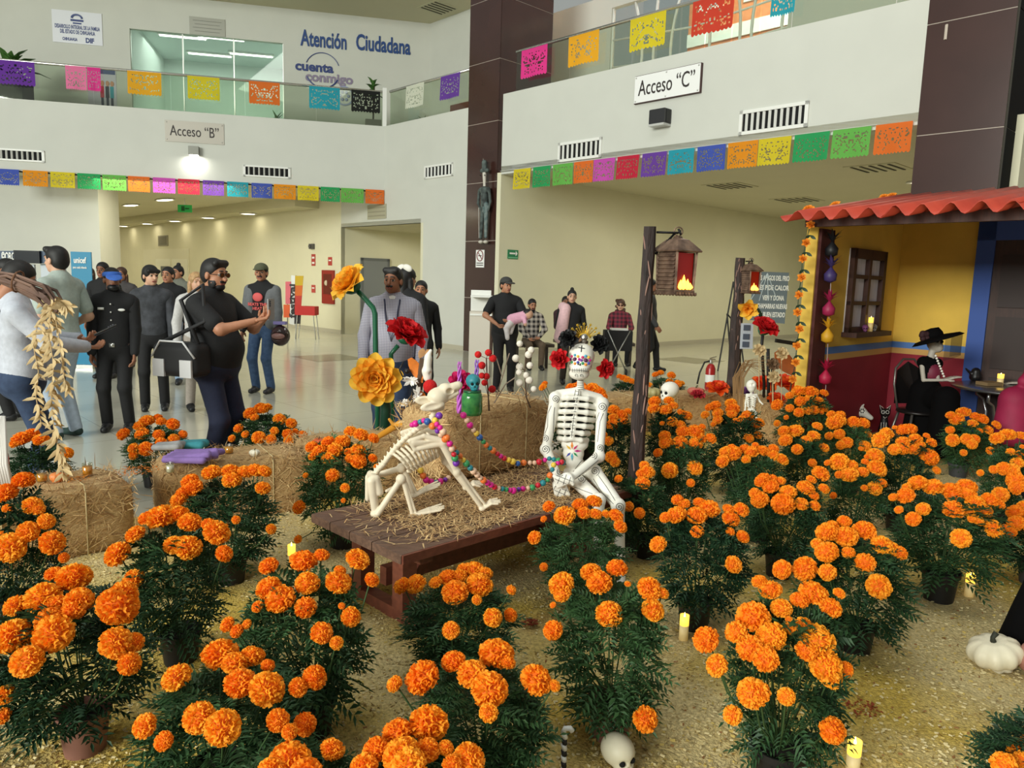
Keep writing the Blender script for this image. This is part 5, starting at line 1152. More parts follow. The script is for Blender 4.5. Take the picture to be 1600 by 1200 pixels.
pb2 = G(1141, 668); pt2 = Yd(1160, 403, pb2.y); pole(pb2, V(pt2.x - .02, pb2.y, pt2.z), .062, 'far charred lantern pole standing behind straw bales', 5)
lb = Yd(1170, 458, pb2.y - .05); lantern(lb, 1.15, 'far lantern with red glowing flame panel on bracket', math.radians(30), V(pt2.x + .04, pb2.y, Yd(1160, 408, pb2.y).z))
# ================================================================== potted marigolds
def rand_mat(name, c1, c2, rough, sub=0.0, nscale=0):
    m = bpy.data.materials.new(name); m.use_nodes = True; nt = m.node_tree; b = nt.nodes['Principled BSDF']; b.inputs['Roughness'].default_value = rough
    b.inputs['Specular IOR Level'].default_value = .3
    oi = nt.nodes.new('ShaderNodeObjectInfo'); mx = nt.nodes.new('ShaderNodeMix'); mx.data_type = 'RGBA'; mx.inputs['A'].default_value = lin(c1); mx.inputs['B'].default_value = lin(c2)
    src = oi.outputs['Random']
    if nscale:
        n = nt.nodes.new('ShaderNodeTexNoise'); n.inputs['Scale'].default_value = nscale; tc = nt.nodes.new('ShaderNodeTexCoord'); nt.links.new(tc.outputs['Object'], n.inputs['Vector'])
        ad = nt.nodes.new('ShaderNodeMath'); ad.operation = 'ADD'; md = nt.nodes.new('ShaderNodeMath'); md.operation = 'MULTIPLY_ADD'; md.inputs[1].default_value = 1.6; md.inputs[2].default_value = -.8
        nt.links.new(n.outputs[0], md.inputs[0]); nt.links.new(md.outputs[0], ad.inputs[0]); nt.links.new(src, ad.inputs[1]); ad.use_clamp = True; src = ad.outputs[0]
    nt.links.new(src, mx.inputs['Factor']); nt.links.new(mx.outputs['Result'], b.inputs['Base Color'])
    if sub:
        t = nt.nodes.new('ShaderNodeBsdfTranslucent'); ms = nt.nodes.new('ShaderNodeMixShader'); ms.inputs[0].default_value = sub; out = nt.nodes['Material Output']
        nt.links.new(mx.outputs['Result'], t.inputs[0]); nt.links.new(b.outputs[0], ms.inputs[1]); nt.links.new(t.outputs[0], ms.inputs[2]); nt.links.new(ms.outputs[0], out.inputs[0])
    return m
m_petal = rand_mat('marigold_petal', (255, 172, 38), (253, 146, 24), .65, .2)
m_petal_in = M('marigold_heart', (226, 112, 14), .8)
m_folia = rand_mat('marigold_leaf', (34, 62, 40), (68, 102, 60), .5, .15, 9)
m_stem = M('marigold_stem', (58, 84, 44), .6)
m_pot = M('nursery_pot', (22, 21, 21), .5); m_pot2 = M('reddish_pot', (134, 92, 78), .6); m_pot3 = M('grey_pot', (62, 64, 66), .55); m_soil = M('potting_soil', (36, 28, 22), .95, bump=.8, bscale=60)
def flower_proto(seed, n=230):
    rnd = random.Random(seed); mb = MB(); mb.cur = 1; mb.ell((0, 0, 0), (.74, .74, .62), 10, 7); mb.cur = 0; ga = math.pi * (3 - math.sqrt(5))
    for i in range(n):
        z = 1 - 1.72 * (i + .5) / n; r = math.sqrt(max(0, 1 - z * z)); a = ga * i + rnd.uniform(-.15, .15); nrm = V(r * math.cos(a), r * math.sin(a), z); tg = nrm.orthogonal().normalized(); tg.rotate(Matrix.Rotation(rnd.uniform(0, 6.28), 3, nrm)); bt = nrm.cross(tg)
        w_ = rnd.uniform(.10, .15); R_ = rnd.uniform(.93, 1.08); c0 = nrm * .62; t0 = nrm * R_; cu = rnd.uniform(.06, .13)
        rows = []
        for (q, ww, lift) in ((.0, .5, 0), (.6, 1.0, .02), (1.0, 1.15, cu)):
            c_ = c0.lerp(t0, q) + bt * lift; rows.append([c_ - tg * w_ * ww, c_ + bt * (-.05 * ww) + nrm * rnd.uniform(-.03, .03), c_ + tg * w_ * ww + nrm * rnd.uniform(-.04, .04)])
        vs = [p for row in rows for p in row]; vs = [V(p.x, p.y, p.z * .8) for p in vs]
        mb.add(vs, [(0, 1, 4, 3), (1, 2, 5, 4), (3, 4, 7, 6), (4, 5, 8, 7)])
    return tomesh('flower_head', mb.v, mb.f, [m_petal, m_petal_in], mb.mi)
FLW = [flower_proto(i) for i in range(4)]
def foliage_proto(seed, nleaf=400):
    """leafy dome: radius 1 (scaled later to about 0.2 m), height 1"""
    rnd = random.Random(seed); vs = []; fs = []
    S = V(.2, .2, .4)     # nominal size in metres, leaves are built in metres and then normalised
    for k in range(nleaf):
        z = rnd.random() ** .8; a = rnd.uniform(0, 6.283); prof = math.sin(math.pi * (.09 + .81 * z)) ** .75; rr = prof * (rnd.random() ** .35)
        base = V(math.cos(a) * rr * .2 * .72, math.sin(a) * rr * .2 * .72, z * .37)
        out = V(math.cos(a + rnd.uniform(-.6, .6)), math.sin(a + rnd.uniform(-.6, .6)), rnd.uniform(-.5, .7) + (z - .35) * .8).normalized(); L_ = rnd.uniform(.07, .115); side = out.cross(V(0, 0, 1)).normalized(); up = side.cross(out)
        side = (side * math.cos(t_ := rnd.uniform(-.7, .7)) + up * math.sin(t_)); up = side.cross(out)
        for j in range(11):
            if j == 10: d = out; o = L_
            else:
                s_ = -1 if j % 2 else 1; o = L_ * (.18 + .17 * (j // 2)); d = (side * s_ * .85 + out * .62 + up * rnd.uniform(-.1, .2)).normalized()
            p = base + out * o - V(0, 0, .28 * o * o / L_); l = L_ * rnd.uniform(.36, .46) * (1 - .25 * abs(j // 2 - 2) / 2); w_ = l * .17; q = d.cross(up).normalized() * w_; m_ = p + d * l * .45; tip = p + d * l - V(0, 0, l * .18); b = len(vs)
            vs += [p, m_ - q + up * w_ * .35, m_ + q + up * w_ * .35, tip]; fs += [(b, b + 1, b + 3), (b, b + 3, b + 2)]
    vs = [(v.x / S.x, v.y / S.y, v.z / S.z) for v in vs]
    return tomesh('foliage', vs, fs, m_folia)
FOL = [foliage_proto(20 + i) for i in range(5)]
mbp = MB(); mbp.lathe([(.062, 0), (.078, .13), (.086, .132), (.087, .152), (.081, .152), (.079, .135)], (0, 0, 0), 30); POTM = {}
for nm, mt in (('b', m_pot), ('r', m_pot2), ('g', m_pot3)): POTM[nm] = tomesh('pot', mbp.v, mbp.f, mt, None, True); POTM[nm].set_sharp_from_angle(angle=.6)
mbs = MB(); mbs.lathe([(.08, .128), (.05, .137), (.001, .139)], (0, 0, 0), 16); SOILM = tomesh('soil', mbs.v, mbs.f, m_soil, None, True)
CR_ = {'A': (0, 580), 'B': (400, 580), 'C': (780, 580), 'D': (1180, 580), 'E': (0, 885), 'F': (400, 885), 'G': (780, 885), 'H': (1180, 885)}
PL_N = [0]
def marigold(label, base, fl, pot='b', ps=1.0, rmax=.27, extra=0, zb=None, dark=0):
    """base: pixel of the pot's foot on the ground; fl: {crop: [(x, y, d)...]} flower heads"""
    i = PL_N[0]; PL_N[0] += 1; rnd = random.Random(100 + i)
    g = G(*base); F_ = []
    for k, lst in fl.items():
        ox, oy = CR_[k]; F_ += [(ox + .2625 * x, oy + .2625 * y, .2625 * d) for (x, y, d) in lst]
    xs_ = sorted(f[0] for f in F_); n = len(xs_); cx = (xs_[n // 10] + xs_[-1 - n // 10]) / 2; dep = (g - CAMP).dot(FWD); sc = dep / FPX
    R_ = min(rmax, max(.15, (xs_[-1 - n // 10] - xs_[n // 10]) / 2 * sc)); ys_ = sorted(f[1] for f in F_); ytop = ys_[0]
    ztop = Yd(cx, ytop, g.y).z
    cen = Yd(cx, base[1] - 60, g.y); cxw = g.x * .4 + cen.x * .6
    t = empty('potted_marigold', (g.x, g.y, 0.012), label, 'potted flower', 'potted marigolds')
    po = link('pot', POTM[pot], t, scale=(ps, ps, ps)); link('soil', SOILM, po)
    hz = max(.24, ztop - .095 - .13 * ps)
    fo = link('foliage', FOL[i % 5], t, (cxw - g.x, 0, .125 * ps), (0, 0, rnd.uniform(0, 6.28)), (R_ * 1.12, R_ * 1.12, hz)); fo['kind'] = 'stuff'
    st = MB(); px_h = max(30, (ztop - .15) / sc); c0 = V(g.x, g.y, .14 * ps)
    for (x, y, d) in F_:
        u = max(-1, min(1, (x - cx) * sc / R_)); w_ = max(0, min(1, (y - ytop) / px_h)); Y = g.y - .03 - (R_ * 1.1 + .03) * (-.4 + 1.55 * min(1, w_ * 1.5)) * math.sqrt(1 - .6 * u * u)
        p = Yd(x, y, Y); dd = (p - CAMP).dot(FWD); r = d * .5 * dd / FPX * 1.04; r = max(r, .011)
        if p.z < r * .8 + .03: 
            p = G(x, y, r * .8 + .03)
        nrm = V((p.x - cxw) / R_ * .55, (p.y - g.y) / R_ * .55 - .12, 1.0 - w_ * .45).normalized(); q = nrm.to_track_quat('Z', 'Y').to_euler()
        q.rotate_axis('Z', rnd.uniform(0, 6.28))
        link('flower_head', FLW[rnd.randrange(4)], t, p - V(g.x, g.y, .012), q, (r, r, r * rnd.uniform(.9, 1.05)))
        m_ = c0.lerp(p, .5) + V((p.x - c0.x) * .2, (p.y - c0.y) * .2, .02); st.tube([c0, m_, p - nrm * r * .4], .0028, 5, False)
    so = st.build('stems', m_stem, t) if False else None
    me = tomesh('stems', [v - V(g.x, g.y, .012) for v in st.v], st.f, m_stem, None, True); so = link('stems', me, t); so['kind'] = 'stuff'
    return t, ztop, R_
PLANTS = [
 ('big marigold plant in the bottom left corner', (134, 1178), {'E': [(440,65,190),(320,45,100),(250,185,200),(90,235,130),(330,225,120),(470,205,160),(435,265,130),(290,320,150),(75,415,200),(320,400,215),(160,565,180),(700,235,230),(740,160,150),(690,455,180),(800,450,110),(770,580,130),(30,765,110),(20,890,90)]}, 'r'),
 ('marigold plant with visible dark pot, left of the table foot', (283, 1042), {'A': [(960,870,170),(1130,900,130),(1290,960,150),(1245,915,90),(870,875,90),(1060,850,120),(805,970,110),(1035,1035,115),(1120,1050,150),(700,1090,150),(1335,1085,100),(795,1237,115)]}, 'b'),
 ('marigold plant in front of the bale with purple cloth', (362, 915), {'A': [(1260,605,110),(1370,595,100),(1460,600,90),(1520,590,90),(1575,595,80),(1380,650,110),(1560,697,80),(1130,655,100),(1150,695,110),(1090,730,90),(1065,765,100),(1405,885,50)], 'B': [(20,590,60),(45,695,80),(90,940,60)]}, 'b'),
 ('marigold plant at the left edge in front of leftmost bale', (25, 985), {'A': [(140,650,120),(30,725,130),(195,800,110),(225,820,80),(45,815,60),(275,895,95),(165,955,120),(60,1050,170),(310,1020,140),(10,970,40),(380,1110,60)]}, 'b'),
 ('small marigold plant behind the leftmost bale under dried husks', (60, 815), {'A': [(130,405,110),(190,375,80),(245,410,90),(400,485,70),(90,430,60)]}, 'b'),
 ('marigold plant behind the bale between visor man and phone man', (240, 762), {'A': [(735,375,75),(830,325,70),(875,297,85),(960,300,60),(940,275,50),(1030,315,75),(845,373,80),(945,378,65),(1035,405,65),(1090,375,50),(960,427,65),(1090,437,50),(795,460,65),(870,462,85),(795,500,55)]}, 'b'),
 ('marigold plant behind the bales right of the phone man', (425, 745), {'A': [(1490,250,80),(1550,215,70),(1590,215,60),(1515,275,50),(1420,340,60),(1380,400,45),(1460,375,45),(1540,395,80)], 'B': [(40,230,70),(140,285,75),(210,310,65),(110,355,50),(20,395,65),(90,405,60),(190,375,65),(280,380,55),(235,360,40),(195,415,60)]}, 'b'),
 ('marigold plant just left of the table behind the bone dog', (535, 862), {'B': [(330,450,75),(375,475,85),(430,420,80),(470,470,95),(515,420,90),(430,515,80),(340,505,60),(565,360,80),(625,380,90),(700,400,65),(550,480,50),(610,475,90),(560,520,60),(610,535,95),(695,518,55),(455,620,80),(295,620,35),(530,695,55),(255,810,80),(720,570,40),(405,890,60),(250,1000,50),(520,770,30)]}, 'b'),
 ('marigold plant in big dark pot in front of the table foot beam', (487, 1160), {'B': [(75,1160,110),(285,1130,150),(390,1095,90),(605,1120,140),(230,1110,60)], 'F': [(305,100,140),(490,95,150),(75,130,140),(145,195,170),(295,245,125),(10,240,70),(565,300,115),(390,395,125),(480,455,80),(690,80,90),(500,25,70),(510,235,40),(-170,345,90),(-115,385,80),(-55,345,60)]}, 'b'),
 ('marigold plant cut by the bottom edge, left of the sawdust path', (345, 1270), {'E': [(1050,660,170),(1310,525,200),(1400,575,150),(1500,535,130),(1430,695,180),(1590,730,200),(1185,900,180),(1325,960,200),(860,950,140),(975,1040,110)], 'F': [(250,720,110),(350,660,140),(20,530,70),(70,590,80),(130,915,130),(290,940,130),(200,985,90)]}, 'b'),
 ('marigold plant directly in front of the low table', (712, 1078), {'F': [(870,115,100),(950,105,120),(1070,95,80),(1140,65,110),(1210,60,90),(1250,20,100),(1300,20,110),(1185,155,150),(1330,110,155),(1365,40,90),(1520,140,60),(1315,200,60),(1410,305,110),(1515,290,80),(1160,380,100)]}, 'b'),
 ('large headed marigold plant at bottom centre right of the path', (748, 1262), {'F': [(990,660,200),(825,700,95),(1175,565,140),(1285,640,170),(1430,520,200),(1390,735,210),(1385,870,110),(1500,570,90)], 'G': [(10,520,100),(220,675,185),(330,710,70)]}, 'b'),
 ('nearest marigold plant with the largest heads at bottom edge', (665, 1370), {'F': [(1030,935,230),(840,985,170),(710,1090,150),(1020,1095,140),(1130,1080,90),(870,1130,220),(910,1190,200),(1270,1150,190),(1170,1185,120),(640,1200,170)]}, 'b'),
 ('marigold plant barely showing two heads at the bottom edge', (455, 1400), {'F': [(455,1090,140),(200,1160,240),(90,1230,180),(300,1250,200)]}, 'b'),
 ('marigold plant in the reddish brown pot behind the white skull', (952, 1158), {'G': [(370,105,150),(375,160,110),(545,35,120),(595,95,150),(700,10,120),(895,135,145),(975,160,70),(915,260,135),(655,285,155),(320,380,115),(870,910,145),(765,105,40),(320,230,40)], 'C': [(545,1190,110)]}, 'r'),
 ('marigold plant in front of the painted skeleton legs', (905, 955), {'C': [(295,805,75),(390,860,125),(480,795,90),(565,775,95),(505,845,80),(575,850,75),(635,850,50),(697,860,90),(722,925,80),(265,880,40),(210,990,80),(265,1165,50)]}, 'b'),
 ('marigold plant in dark pot behind the lit candle, right of centre', (1083, 988), {'C': [(1055,855,115),(990,870,70),(1175,860,120),(1250,820,120),(1190,780,70),(1100,790,70),(1060,765,70),(1180,955,80),(1380,880,100),(1440,825,90),(1365,820,70),(1375,955,55),(1450,985,80),(945,1030,100),(1395,1150,100)]}, 'b'),
 ('marigold plant in front of the far bale, right of the near pole', (1040, 765), {'C': [(925,180,70),(920,220,70),(1010,175,60),(990,230,75),(1035,205,60),(1030,300,65),(1080,320,60),(1085,245,50),(1120,265,60),(970,310,30)]}, 'b'),
 ('marigold plant with a row of heads behind the candle plant', (1065, 845), {'C': [(985,385,70),(990,425,80),(1075,425,90),(1095,360,80),(1170,430,80),(1170,360,100),(1205,400,60),(1260,400,65),(1210,330,40),(945,485,55),(1015,590,95),(1165,575,90),(1140,665,50),(930,715,40)]}, 'b'),
 ('marigold plant in front of the far lantern pole', (1150, 775), {'C': [(1285,205,70),(1250,215,50),(1380,190,70),(1390,225,80),(1300,250,65),(1385,255,60),(1225,260,50),(1300,290,60),(1275,315,35),(1410,300,50),(1450,290,60),(1480,265,70),(1550,305,60),(1525,320,55),(1485,400,60),(1540,380,50)]}, 'b'),
 ('marigold plant in middle of right group, before the tiny skeleton bale', (1185, 848), {'C': [(1345,480,75),(1390,490,100),(1330,535,80),(1380,455,50),(1460,460,60),(1500,480,85),(1470,525,55),(1570,475,70),(1525,440,40)], 'D': [(45,470,70),(110,500,70),(160,525,80),(110,460,60)]}, 'b'),
 ('marigold plant half hidden by the near pole, right of painted skeleton', (955, 790), {'C': [(680,230,70),(730,260,70),(680,275,60),(675,320,75),(745,300,50),(625,380,40),(650,415,60),(665,510,70),(690,540,60),(770,240,50)]}, 'b'),
 ('low marigold plant at the foot of the near lantern pole', (1012, 880), {'C': [(865,560,60),(880,600,90),(855,665,85),(845,610,60),(835,845,65),(770,805,60),(710,640,50)]}, 'b'),
 ('marigold plant in middle of right group with a dense front cluster', (1215, 905), {'D': [(50,640,80),(90,685,95),(150,655,60),(100,640,60),(195,720,100),(165,790,130),(275,790,80),(355,800,65),(35,765,90),(300,695,100),(350,740,60),(410,700,65),(335,645,60),(390,610,100)], 'C': [(1560,655,80),(1550,765,100),(1520,725,65)]}, 'b'),
 ('marigold plant of the right group before the small dog and cat', (1328, 862), {'D': [(500,540,110),(575,560,70),(430,545,40),(560,615,100),(640,600,70),(500,615,50),(725,580,110),(655,540,45),(715,505,100),(670,510,40),(710,697,85),(755,665,60),(465,740,40),(650,695,40)]}, 'b'),
 ('marigold plant in dark pot in front of the black dressed figure', (1400, 838), {'D': [(880,350,80),(920,345,80),(775,365,70),(800,380,50),(745,410,100),(880,425,80),(955,405,75),(830,465,75),(880,460,80),(940,465,75),(985,440,60),(1050,425,60),(1020,385,40),(1035,510,110),(1080,590,50),(830,335,30)]}, 'b'),
 ('marigold plant two rows in front of the yellow house post', (1248, 800), {'D': [(170,355,70),(240,355,90),(180,410,80),(305,410,65),(350,385,75),(370,328,60),(250,465,65),(410,455,60),(340,545,50)]}, 'b'),
 ('marigold plant at the foot of the yellow house post', (1262, 728), {'D': [(260,120,80),(330,125,90),(410,130,50),(205,145,50),(270,180,70),(320,175,75),(380,175,55),(205,220,50),(260,245,60),(315,235,55),(350,230,60),(410,220,50),(395,245,30),(185,275,30),(250,100,40),(130,200,70),(130,310,40)]}, 'b'),
 ('marigold plant next to the white dog ornament by the maroon wall', (1325, 775), {'D': [(450,255,50),(500,265,70),(480,300,110),(590,305,80),(645,310,70),(500,375,65),(440,385,50),(510,440,55),(545,425,70),(655,445,70),(670,375,45),(630,460,30)]}, 'b'),
 ('marigold plant in grey pot in front of the round metal table', (1495, 752), {'D': [(1160,260,50),(1200,285,80),(1240,245,80),(1310,270,60),(1350,285,70),(1295,312,60),(1160,350,50),(1175,410,75),(1260,405,70),(1305,405,60),(1290,435,60),(1435,320,55),(1385,350,60),(1400,475,50),(1240,485,40),(1335,355,40)]}, 'g'),
 ('marigold plant at the right edge under the round table', (1572, 835), {'D': [(1440,400,80),(1500,380,90),(1580,385,60),(1520,480,50),(1575,495,50),(1420,585,50),(1480,580,80),(1530,590,80),(1560,545,70),(1340,605,40),(1550,650,100),(1560,690,90),(1460,735,90),(1590,450,30)]}, 'b'),
 ('widest marigold plant on the right, dark pot beside a candle', (1465, 942), {'D': [(895,740,100),(965,665,105),(1060,690,110),(900,690,50),(1165,710,110),(1180,740,90),(1260,690,110),(1265,735,100),(1310,785,110),(1400,770,100),(1450,790,70),(1365,830,90),(1180,825,115),(1275,840,70),(1330,890,60),(1290,880,50),(1000,820,80),(855,825,50),(940,880,85),(1225,995,110),(1420,940,110),(820,750,50),(1490,930,40)]}, 'b', 1.12, .3),
 ('marigold plant cut by the right edge above the white pumpkin', (1612, 920), {'D': [(1545,840,90),(1555,905,95),(1525,960,60),(1620,850,80),(1640,920,90),(1600,800,70)]}, 'g'),
 ('tall marigold plant at right with leaning head cluster and dark pot', (1333, 1028), {'D': [(530,895,80),(455,925,80),(425,960,120),(540,985,135),(650,950,130),(365,1025,65),(425,1075,130),(555,1080,75),(760,1040,130),(820,1060,90),(860,1080,90),(655,1140,115),(160,1180,110),(295,1175,140)], 'H': [(735,120,140),(430,35,100)]}, 'b'),
 ('marigold plant at bottom right beside the bottom edge candle', (1212, 1242), {'H': [(90,140,130),(30,90,80),(345,160,160),(265,200,110),(450,245,130),(500,160,70),(155,250,120),(30,310,120),(200,315,40),(285,345,90),(210,370,80),(95,415,170),(370,440,200),(305,500,125),(60,550,150),(420,590,190),(450,660,130),(540,610,90),(20,750,130),(185,775,100),(460,975,150)], 'G': [(1505,295,180),(1410,390,130),(1490,485,150),(1230,435,150),(1295,590,130),(1505,755,170),(1390,885,110),(1545,90,80)]}, 'b', 1.1, .3),
 ('marigold plant showing only heads in the bottom right corner', (1640, 1330), {'H': [(1480,1180,140),(1560,1100,110),(1590,1150,100),(1640,1060,120),(1700,1150,120)]}, 'b'),
 ('distant small marigold plant left of the walking legs', (975, 655), {'C': [(740,40,45),(760,50,50),(755,145,35),(715,30,35),(790,60,40)]}, 'b'),
 ('distant marigold plant near the fire extinguisher', (1040, 648), {'C': [(930,20,40),(1025,25,50),(1015,65,45),(1065,75,50),(1090,70,30),(890,90,50),(960,10,40)]}, 'b'),
 ('marigold plant directly behind the painted skeleton shoulders', (920, 720), {'C': [(430,100,70),(480,92,80),(530,118,80),(600,125,70),(560,105,80),(260,95,50),(270,75,40),(620,150,50)]}, 'b'),
]
for pd in PLANTS:
    r_ = marigold(pd[0], pd[1], pd[2], *pd[3:])
    if False: print('PLANT', pd[0], round(r_[1], 2), round(r_[2], 2))
# ================================================================== people
m_skin = M('skin_tan', (176, 122, 92), .55, var=.05, scale=20); m_skin2 = M('skin_brown', (140, 92, 66), .55, var=.05, scale=20); m_skin3 = M('skin_light', (206, 160, 132), .55, var=.05, scale=20)
m_hair = M('hair_black', (18, 15, 14), .6, var=.2, scale=40); m_hairb = M('hair_brown', (70, 44, 30), .6, var=.2, scale=40); m_hairy = M('hair_blond', (176, 140, 96), .6, var=.2, scale=40)
m_eyew = M('eye_white', (176, 160, 146), .4); m_lip = M('lip', (150, 84, 74), .5)
def cloth(name, rgb, rgb2=None, scale=30): return M('cloth_' + name, rgb, .85, var=0 if rgb2 else .08, rgb2=rgb2, scale=scale, bump=.15, bscale=60)
def check_mat(name, c1, c2, size):
    if name in MATS: return MATS[name]
    m = bpy.data.materials.new(name); m.use_nodes = True; nt = m.node_tree; b = nt.nodes['Principled BSDF']; b.inputs['Roughness'].default_value = .85
    tc = nt.nodes.new('ShaderNodeTexCoord'); sp_ = nt.nodes.new('ShaderNodeSeparateXYZ'); nt.links.new(tc.outputs['Object'], sp_.inputs[0]); outs = []
    for ax_ in ('X', 'Z'):
        w = nt.nodes.new('ShaderNodeMath'); w.operation = 'MULTIPLY'; w.inputs[1].default_value = 1 / size; nt.links.new(sp_.outputs[ax_], w.inputs[0])
        f = nt.nodes.new('ShaderNodeMath'); f.operation = 'FRACT'; nt.links.new(w.outputs[0], f.inputs[0]); g = nt.nodes.new('ShaderNodeMath'); g.operation = 'GREATER_THAN'; g.inputs[1].default_value = .5; nt.links.new(f.outputs[0], g.inputs[0]); outs.append(g)
    ad = nt.nodes.new('ShaderNodeMath'); ad.operation = 'ADD'; nt.links.new(outs[0].outputs[0], ad.inputs[0]); nt.links.new(outs[1].outputs[0], ad.inputs[1])
    h = nt.nodes.new('ShaderNodeMath'); h.operation = 'MULTIPLY'; h.inputs[1].default_value = .5; nt.links.new(ad.outputs[0], h.inputs[0])
    mx = nt.nodes.new('ShaderNodeMix'); mx.data_type = 'RGBA'; mx.inputs['A'].default_value = lin(c1); mx.inputs['B'].default_value = lin(c2); nt.links.new(h.outputs[0], mx.inputs['Factor']); nt.links.new(mx.outputs['Result'], b.inputs['Base Color'])
    MATS[name] = m; return m
def npv(v): return np.array(v, float)
def ik(a, b, l1, l2, hint):
    a, b = npv(a), npv(b); d = b - a; L_ = np.linalg.norm(d); L_ = min(L_, (l1 + l2) * .999); u = d / max(np.linalg.norm(d), 1e-6); b = a + u * L_
    x = (l1 * l1 - l2 * l2 + L_ * L_) / (2 * L_); h = math.sqrt(max(l1 * l1 - x * x, 0)); hn = npv(hint) - u * (npv(hint) @ u); hn = hn / max(np.linalg.norm(hn), 1e-6)
    return a + u * x + hn * h, b
def hand_prims(wr, d, pn, curl, side, s=1.0):
    d = npv(d) / np.linalg.norm(d); pn = npv(pn); pn = pn - d * (pn @ d); pn = pn / max(np.linalg.norm(pn), 1e-6); ac = np.cross(d, pn) * side; P = []; wr = npv(wr)
    for k, (o, L_) in enumerate(((-.030, .9), (-.010, 1.05), (.010, 1.0), (.030, .82))):
        o *= s; kn = wr + d * .085 * s + ac * o; P.append(cap(wr + d * .01 * s + ac * o * .6, kn, .014 * s, .0125 * s)); p = kn; dd = d.copy()
        for j, l in enumerate((.036, .026, .02)):
            a = curl * (.8 if j == 0 else 1.0); dd = dd * math.cos(a) + pn * math.sin(a); dd = dd / np.linalg.norm(dd); q = p + dd * l * L_ * s; P.append(cap(p, q, (.0105 - .001 * j) * s, (.0095 - .001 * j) * s)); p = q
            pn_ = np.cross(ac, dd) * side; pn = pn if False else pn
    t0 = wr + d * .022 * s - ac * .026 * s; t1 = t0 + (d * .6 - ac * .55 + pn * .35) * .042 * s; t2 = t1 + (d * .85 - ac * .1 + pn * (.25 + curl * .5)) * .034 * s
    P += [cap(t0, t1, .014 * s, .0115 * s), cap(t1, t2, .0115 * s, .0095 * s)]
    return P
def person(label, px, yaw, h=1.72, w=1.0, belly=0.0, top=None, bottom=None, skin=m_skin, hair=m_hair, hstyle='short', sleeve='short', lh=(-.25, .05, .87), rh=(.25, .05, .87),
           lc=.35, rc=.35, hy=0, hp=0, stride=0.0, pose='stand', shoes=None, beard=0, cap_=None, res=.017, glasses=False, lel=(-.35, -1, 0), rel=(.35, -1, 0), base=None, lean=0.0, hem=None, group='visitors', ground=True, knees=None, lpn=None, rpn=None):
    s = h / 1.75; b = G(*px) if base is None else Vector(base); shoes = shoes or M('shoe_black', (20, 20, 22), .5)
    t = empty('person', b, label, 'person', None, rz=-math.radians(yaw))
    hz = .92 * s if pose != 'sit' else .56 * s
    def sc(v): return npv(v) * s
    tz = lambda z: hz + (z - .92) * s
    ly = lambda z: lean * max(0, (z - .92)) * s        # forward lean
    pt = lambda x, y, z: np.array([x * s, y * s + ly(z), tz(z)])
    hipL, hipR = pt(-.095, 0, .9), pt(.095, 0, .9)
    if pose == 'sit':
        knL, knR = np.array([-.13 * s, .43 * s, .5 * s]), np.array([.13 * s, .43 * s, .5 * s]); anL, anR = np.array([-.13 * s, .40 * s, .08]), np.array([.13 * s, .40 * s, .08])
    else:
        anL = np.array([-.11 * s, stride * s, .08 + max(0, -stride) * .25]); anR = np.array([.11 * s, -stride * s, .08 + max(0, stride) * .25])
        knL, _ = ik(hipL, anL, .43 * s, .42 * s, (0, 1, 0)); knR, _ = ik(hipR, anR, .43 * s, .42 * s, (0, 1, 0))
    shL, shR = pt(-.185 * (.8 + .2 * w), -.01, 1.40), pt(.185 * (.8 + .2 * w), -.01, 1.40)
    def hpos(v): return np.array([v[0] * s, v[1] * s, tz(v[2])])
    elL, wrL = ik(shL, hpos(lh), .29 * s, .265 * s, lel); elR, wrR = ik(shR, hpos(rh), .29 * s, .265 * s, rel)
    g = w ** .5
    def torso(inf, ti=0):
        P = [ell(pt(0, -.005, 1.27), (.168 * s * w + inf, .112 * s * w + inf, .21 * s + inf * .5), t=ti), ell(pt(0, .01 + .05 * belly, 1.05), (.15 * s * w + inf + .06 * belly, .108 * s * w + inf + .1 * belly, .19 * s), t=ti), ell(pt(0, -.005, .92), (.165 * s * w + inf + .03 * belly, .118 * s * w + inf + .03 * belly, .14 * s), t=ti),
             cap(shL + npv((.03, 0, 0)), shR - npv((.03, 0, 0)), .058 * s * g + inf, None, ti), cap(pt(0, -.025, 1.455), shL + npv((.02, 0, .005)), .058 * s + inf, .05 * s + inf, ti), cap(pt(0, -.025, 1.455), shR + npv((-.02, 0, .005)), .058 * s + inf, .05 * s + inf, ti)]
        return P
    def arm(sh, el, wr, inf, full, ti=0):
        if full: return [cap(sh, el, .053 * s * g + inf, .044 * s * g + inf, ti), cap(el, wr, .043 * s * g + inf, .032 * s + inf, ti)]
        return [cap(sh, sh + (el - sh) * .72, .055 * s * g + inf, .052 * s * g + inf, ti)]
    neck = [cap(pt(0, -.02, 1.43), pt(0, .0, 1.56), .058 * s, .052 * s)]
    B = torso(-.008) + neck + arm(shL, elL, wrL, -.004, True) + arm(shR, elR, wrR, -.004, True)
    for hp_, kn, an in ((hipL, knL, anL), (hipR, knR, anR)): B += [cap(hp_, kn, .08 * s * g, .055 * s * g), cap(kn, an, .052 * s * g, .04 * s)]
    parts = [blob(B, res * 1.15, .03)]
    # head in fine resolution
    hc = pt(0, .02, 1.635); RH = np.array(Matrix.Rotation(math.radians(-hy), 3, 'Z') @ Matrix.Rotation(math.radians(hp), 3, 'X')); k_ = s * 1.02
    def hd_(x, y, z): return hc + RH @ (npv((x, y, z)) * k_)
    def he(x, y, z, r, ti=0, sub=False): return ell(hd_(x, y, z), npv(r) * k_, RH, ti, sub)
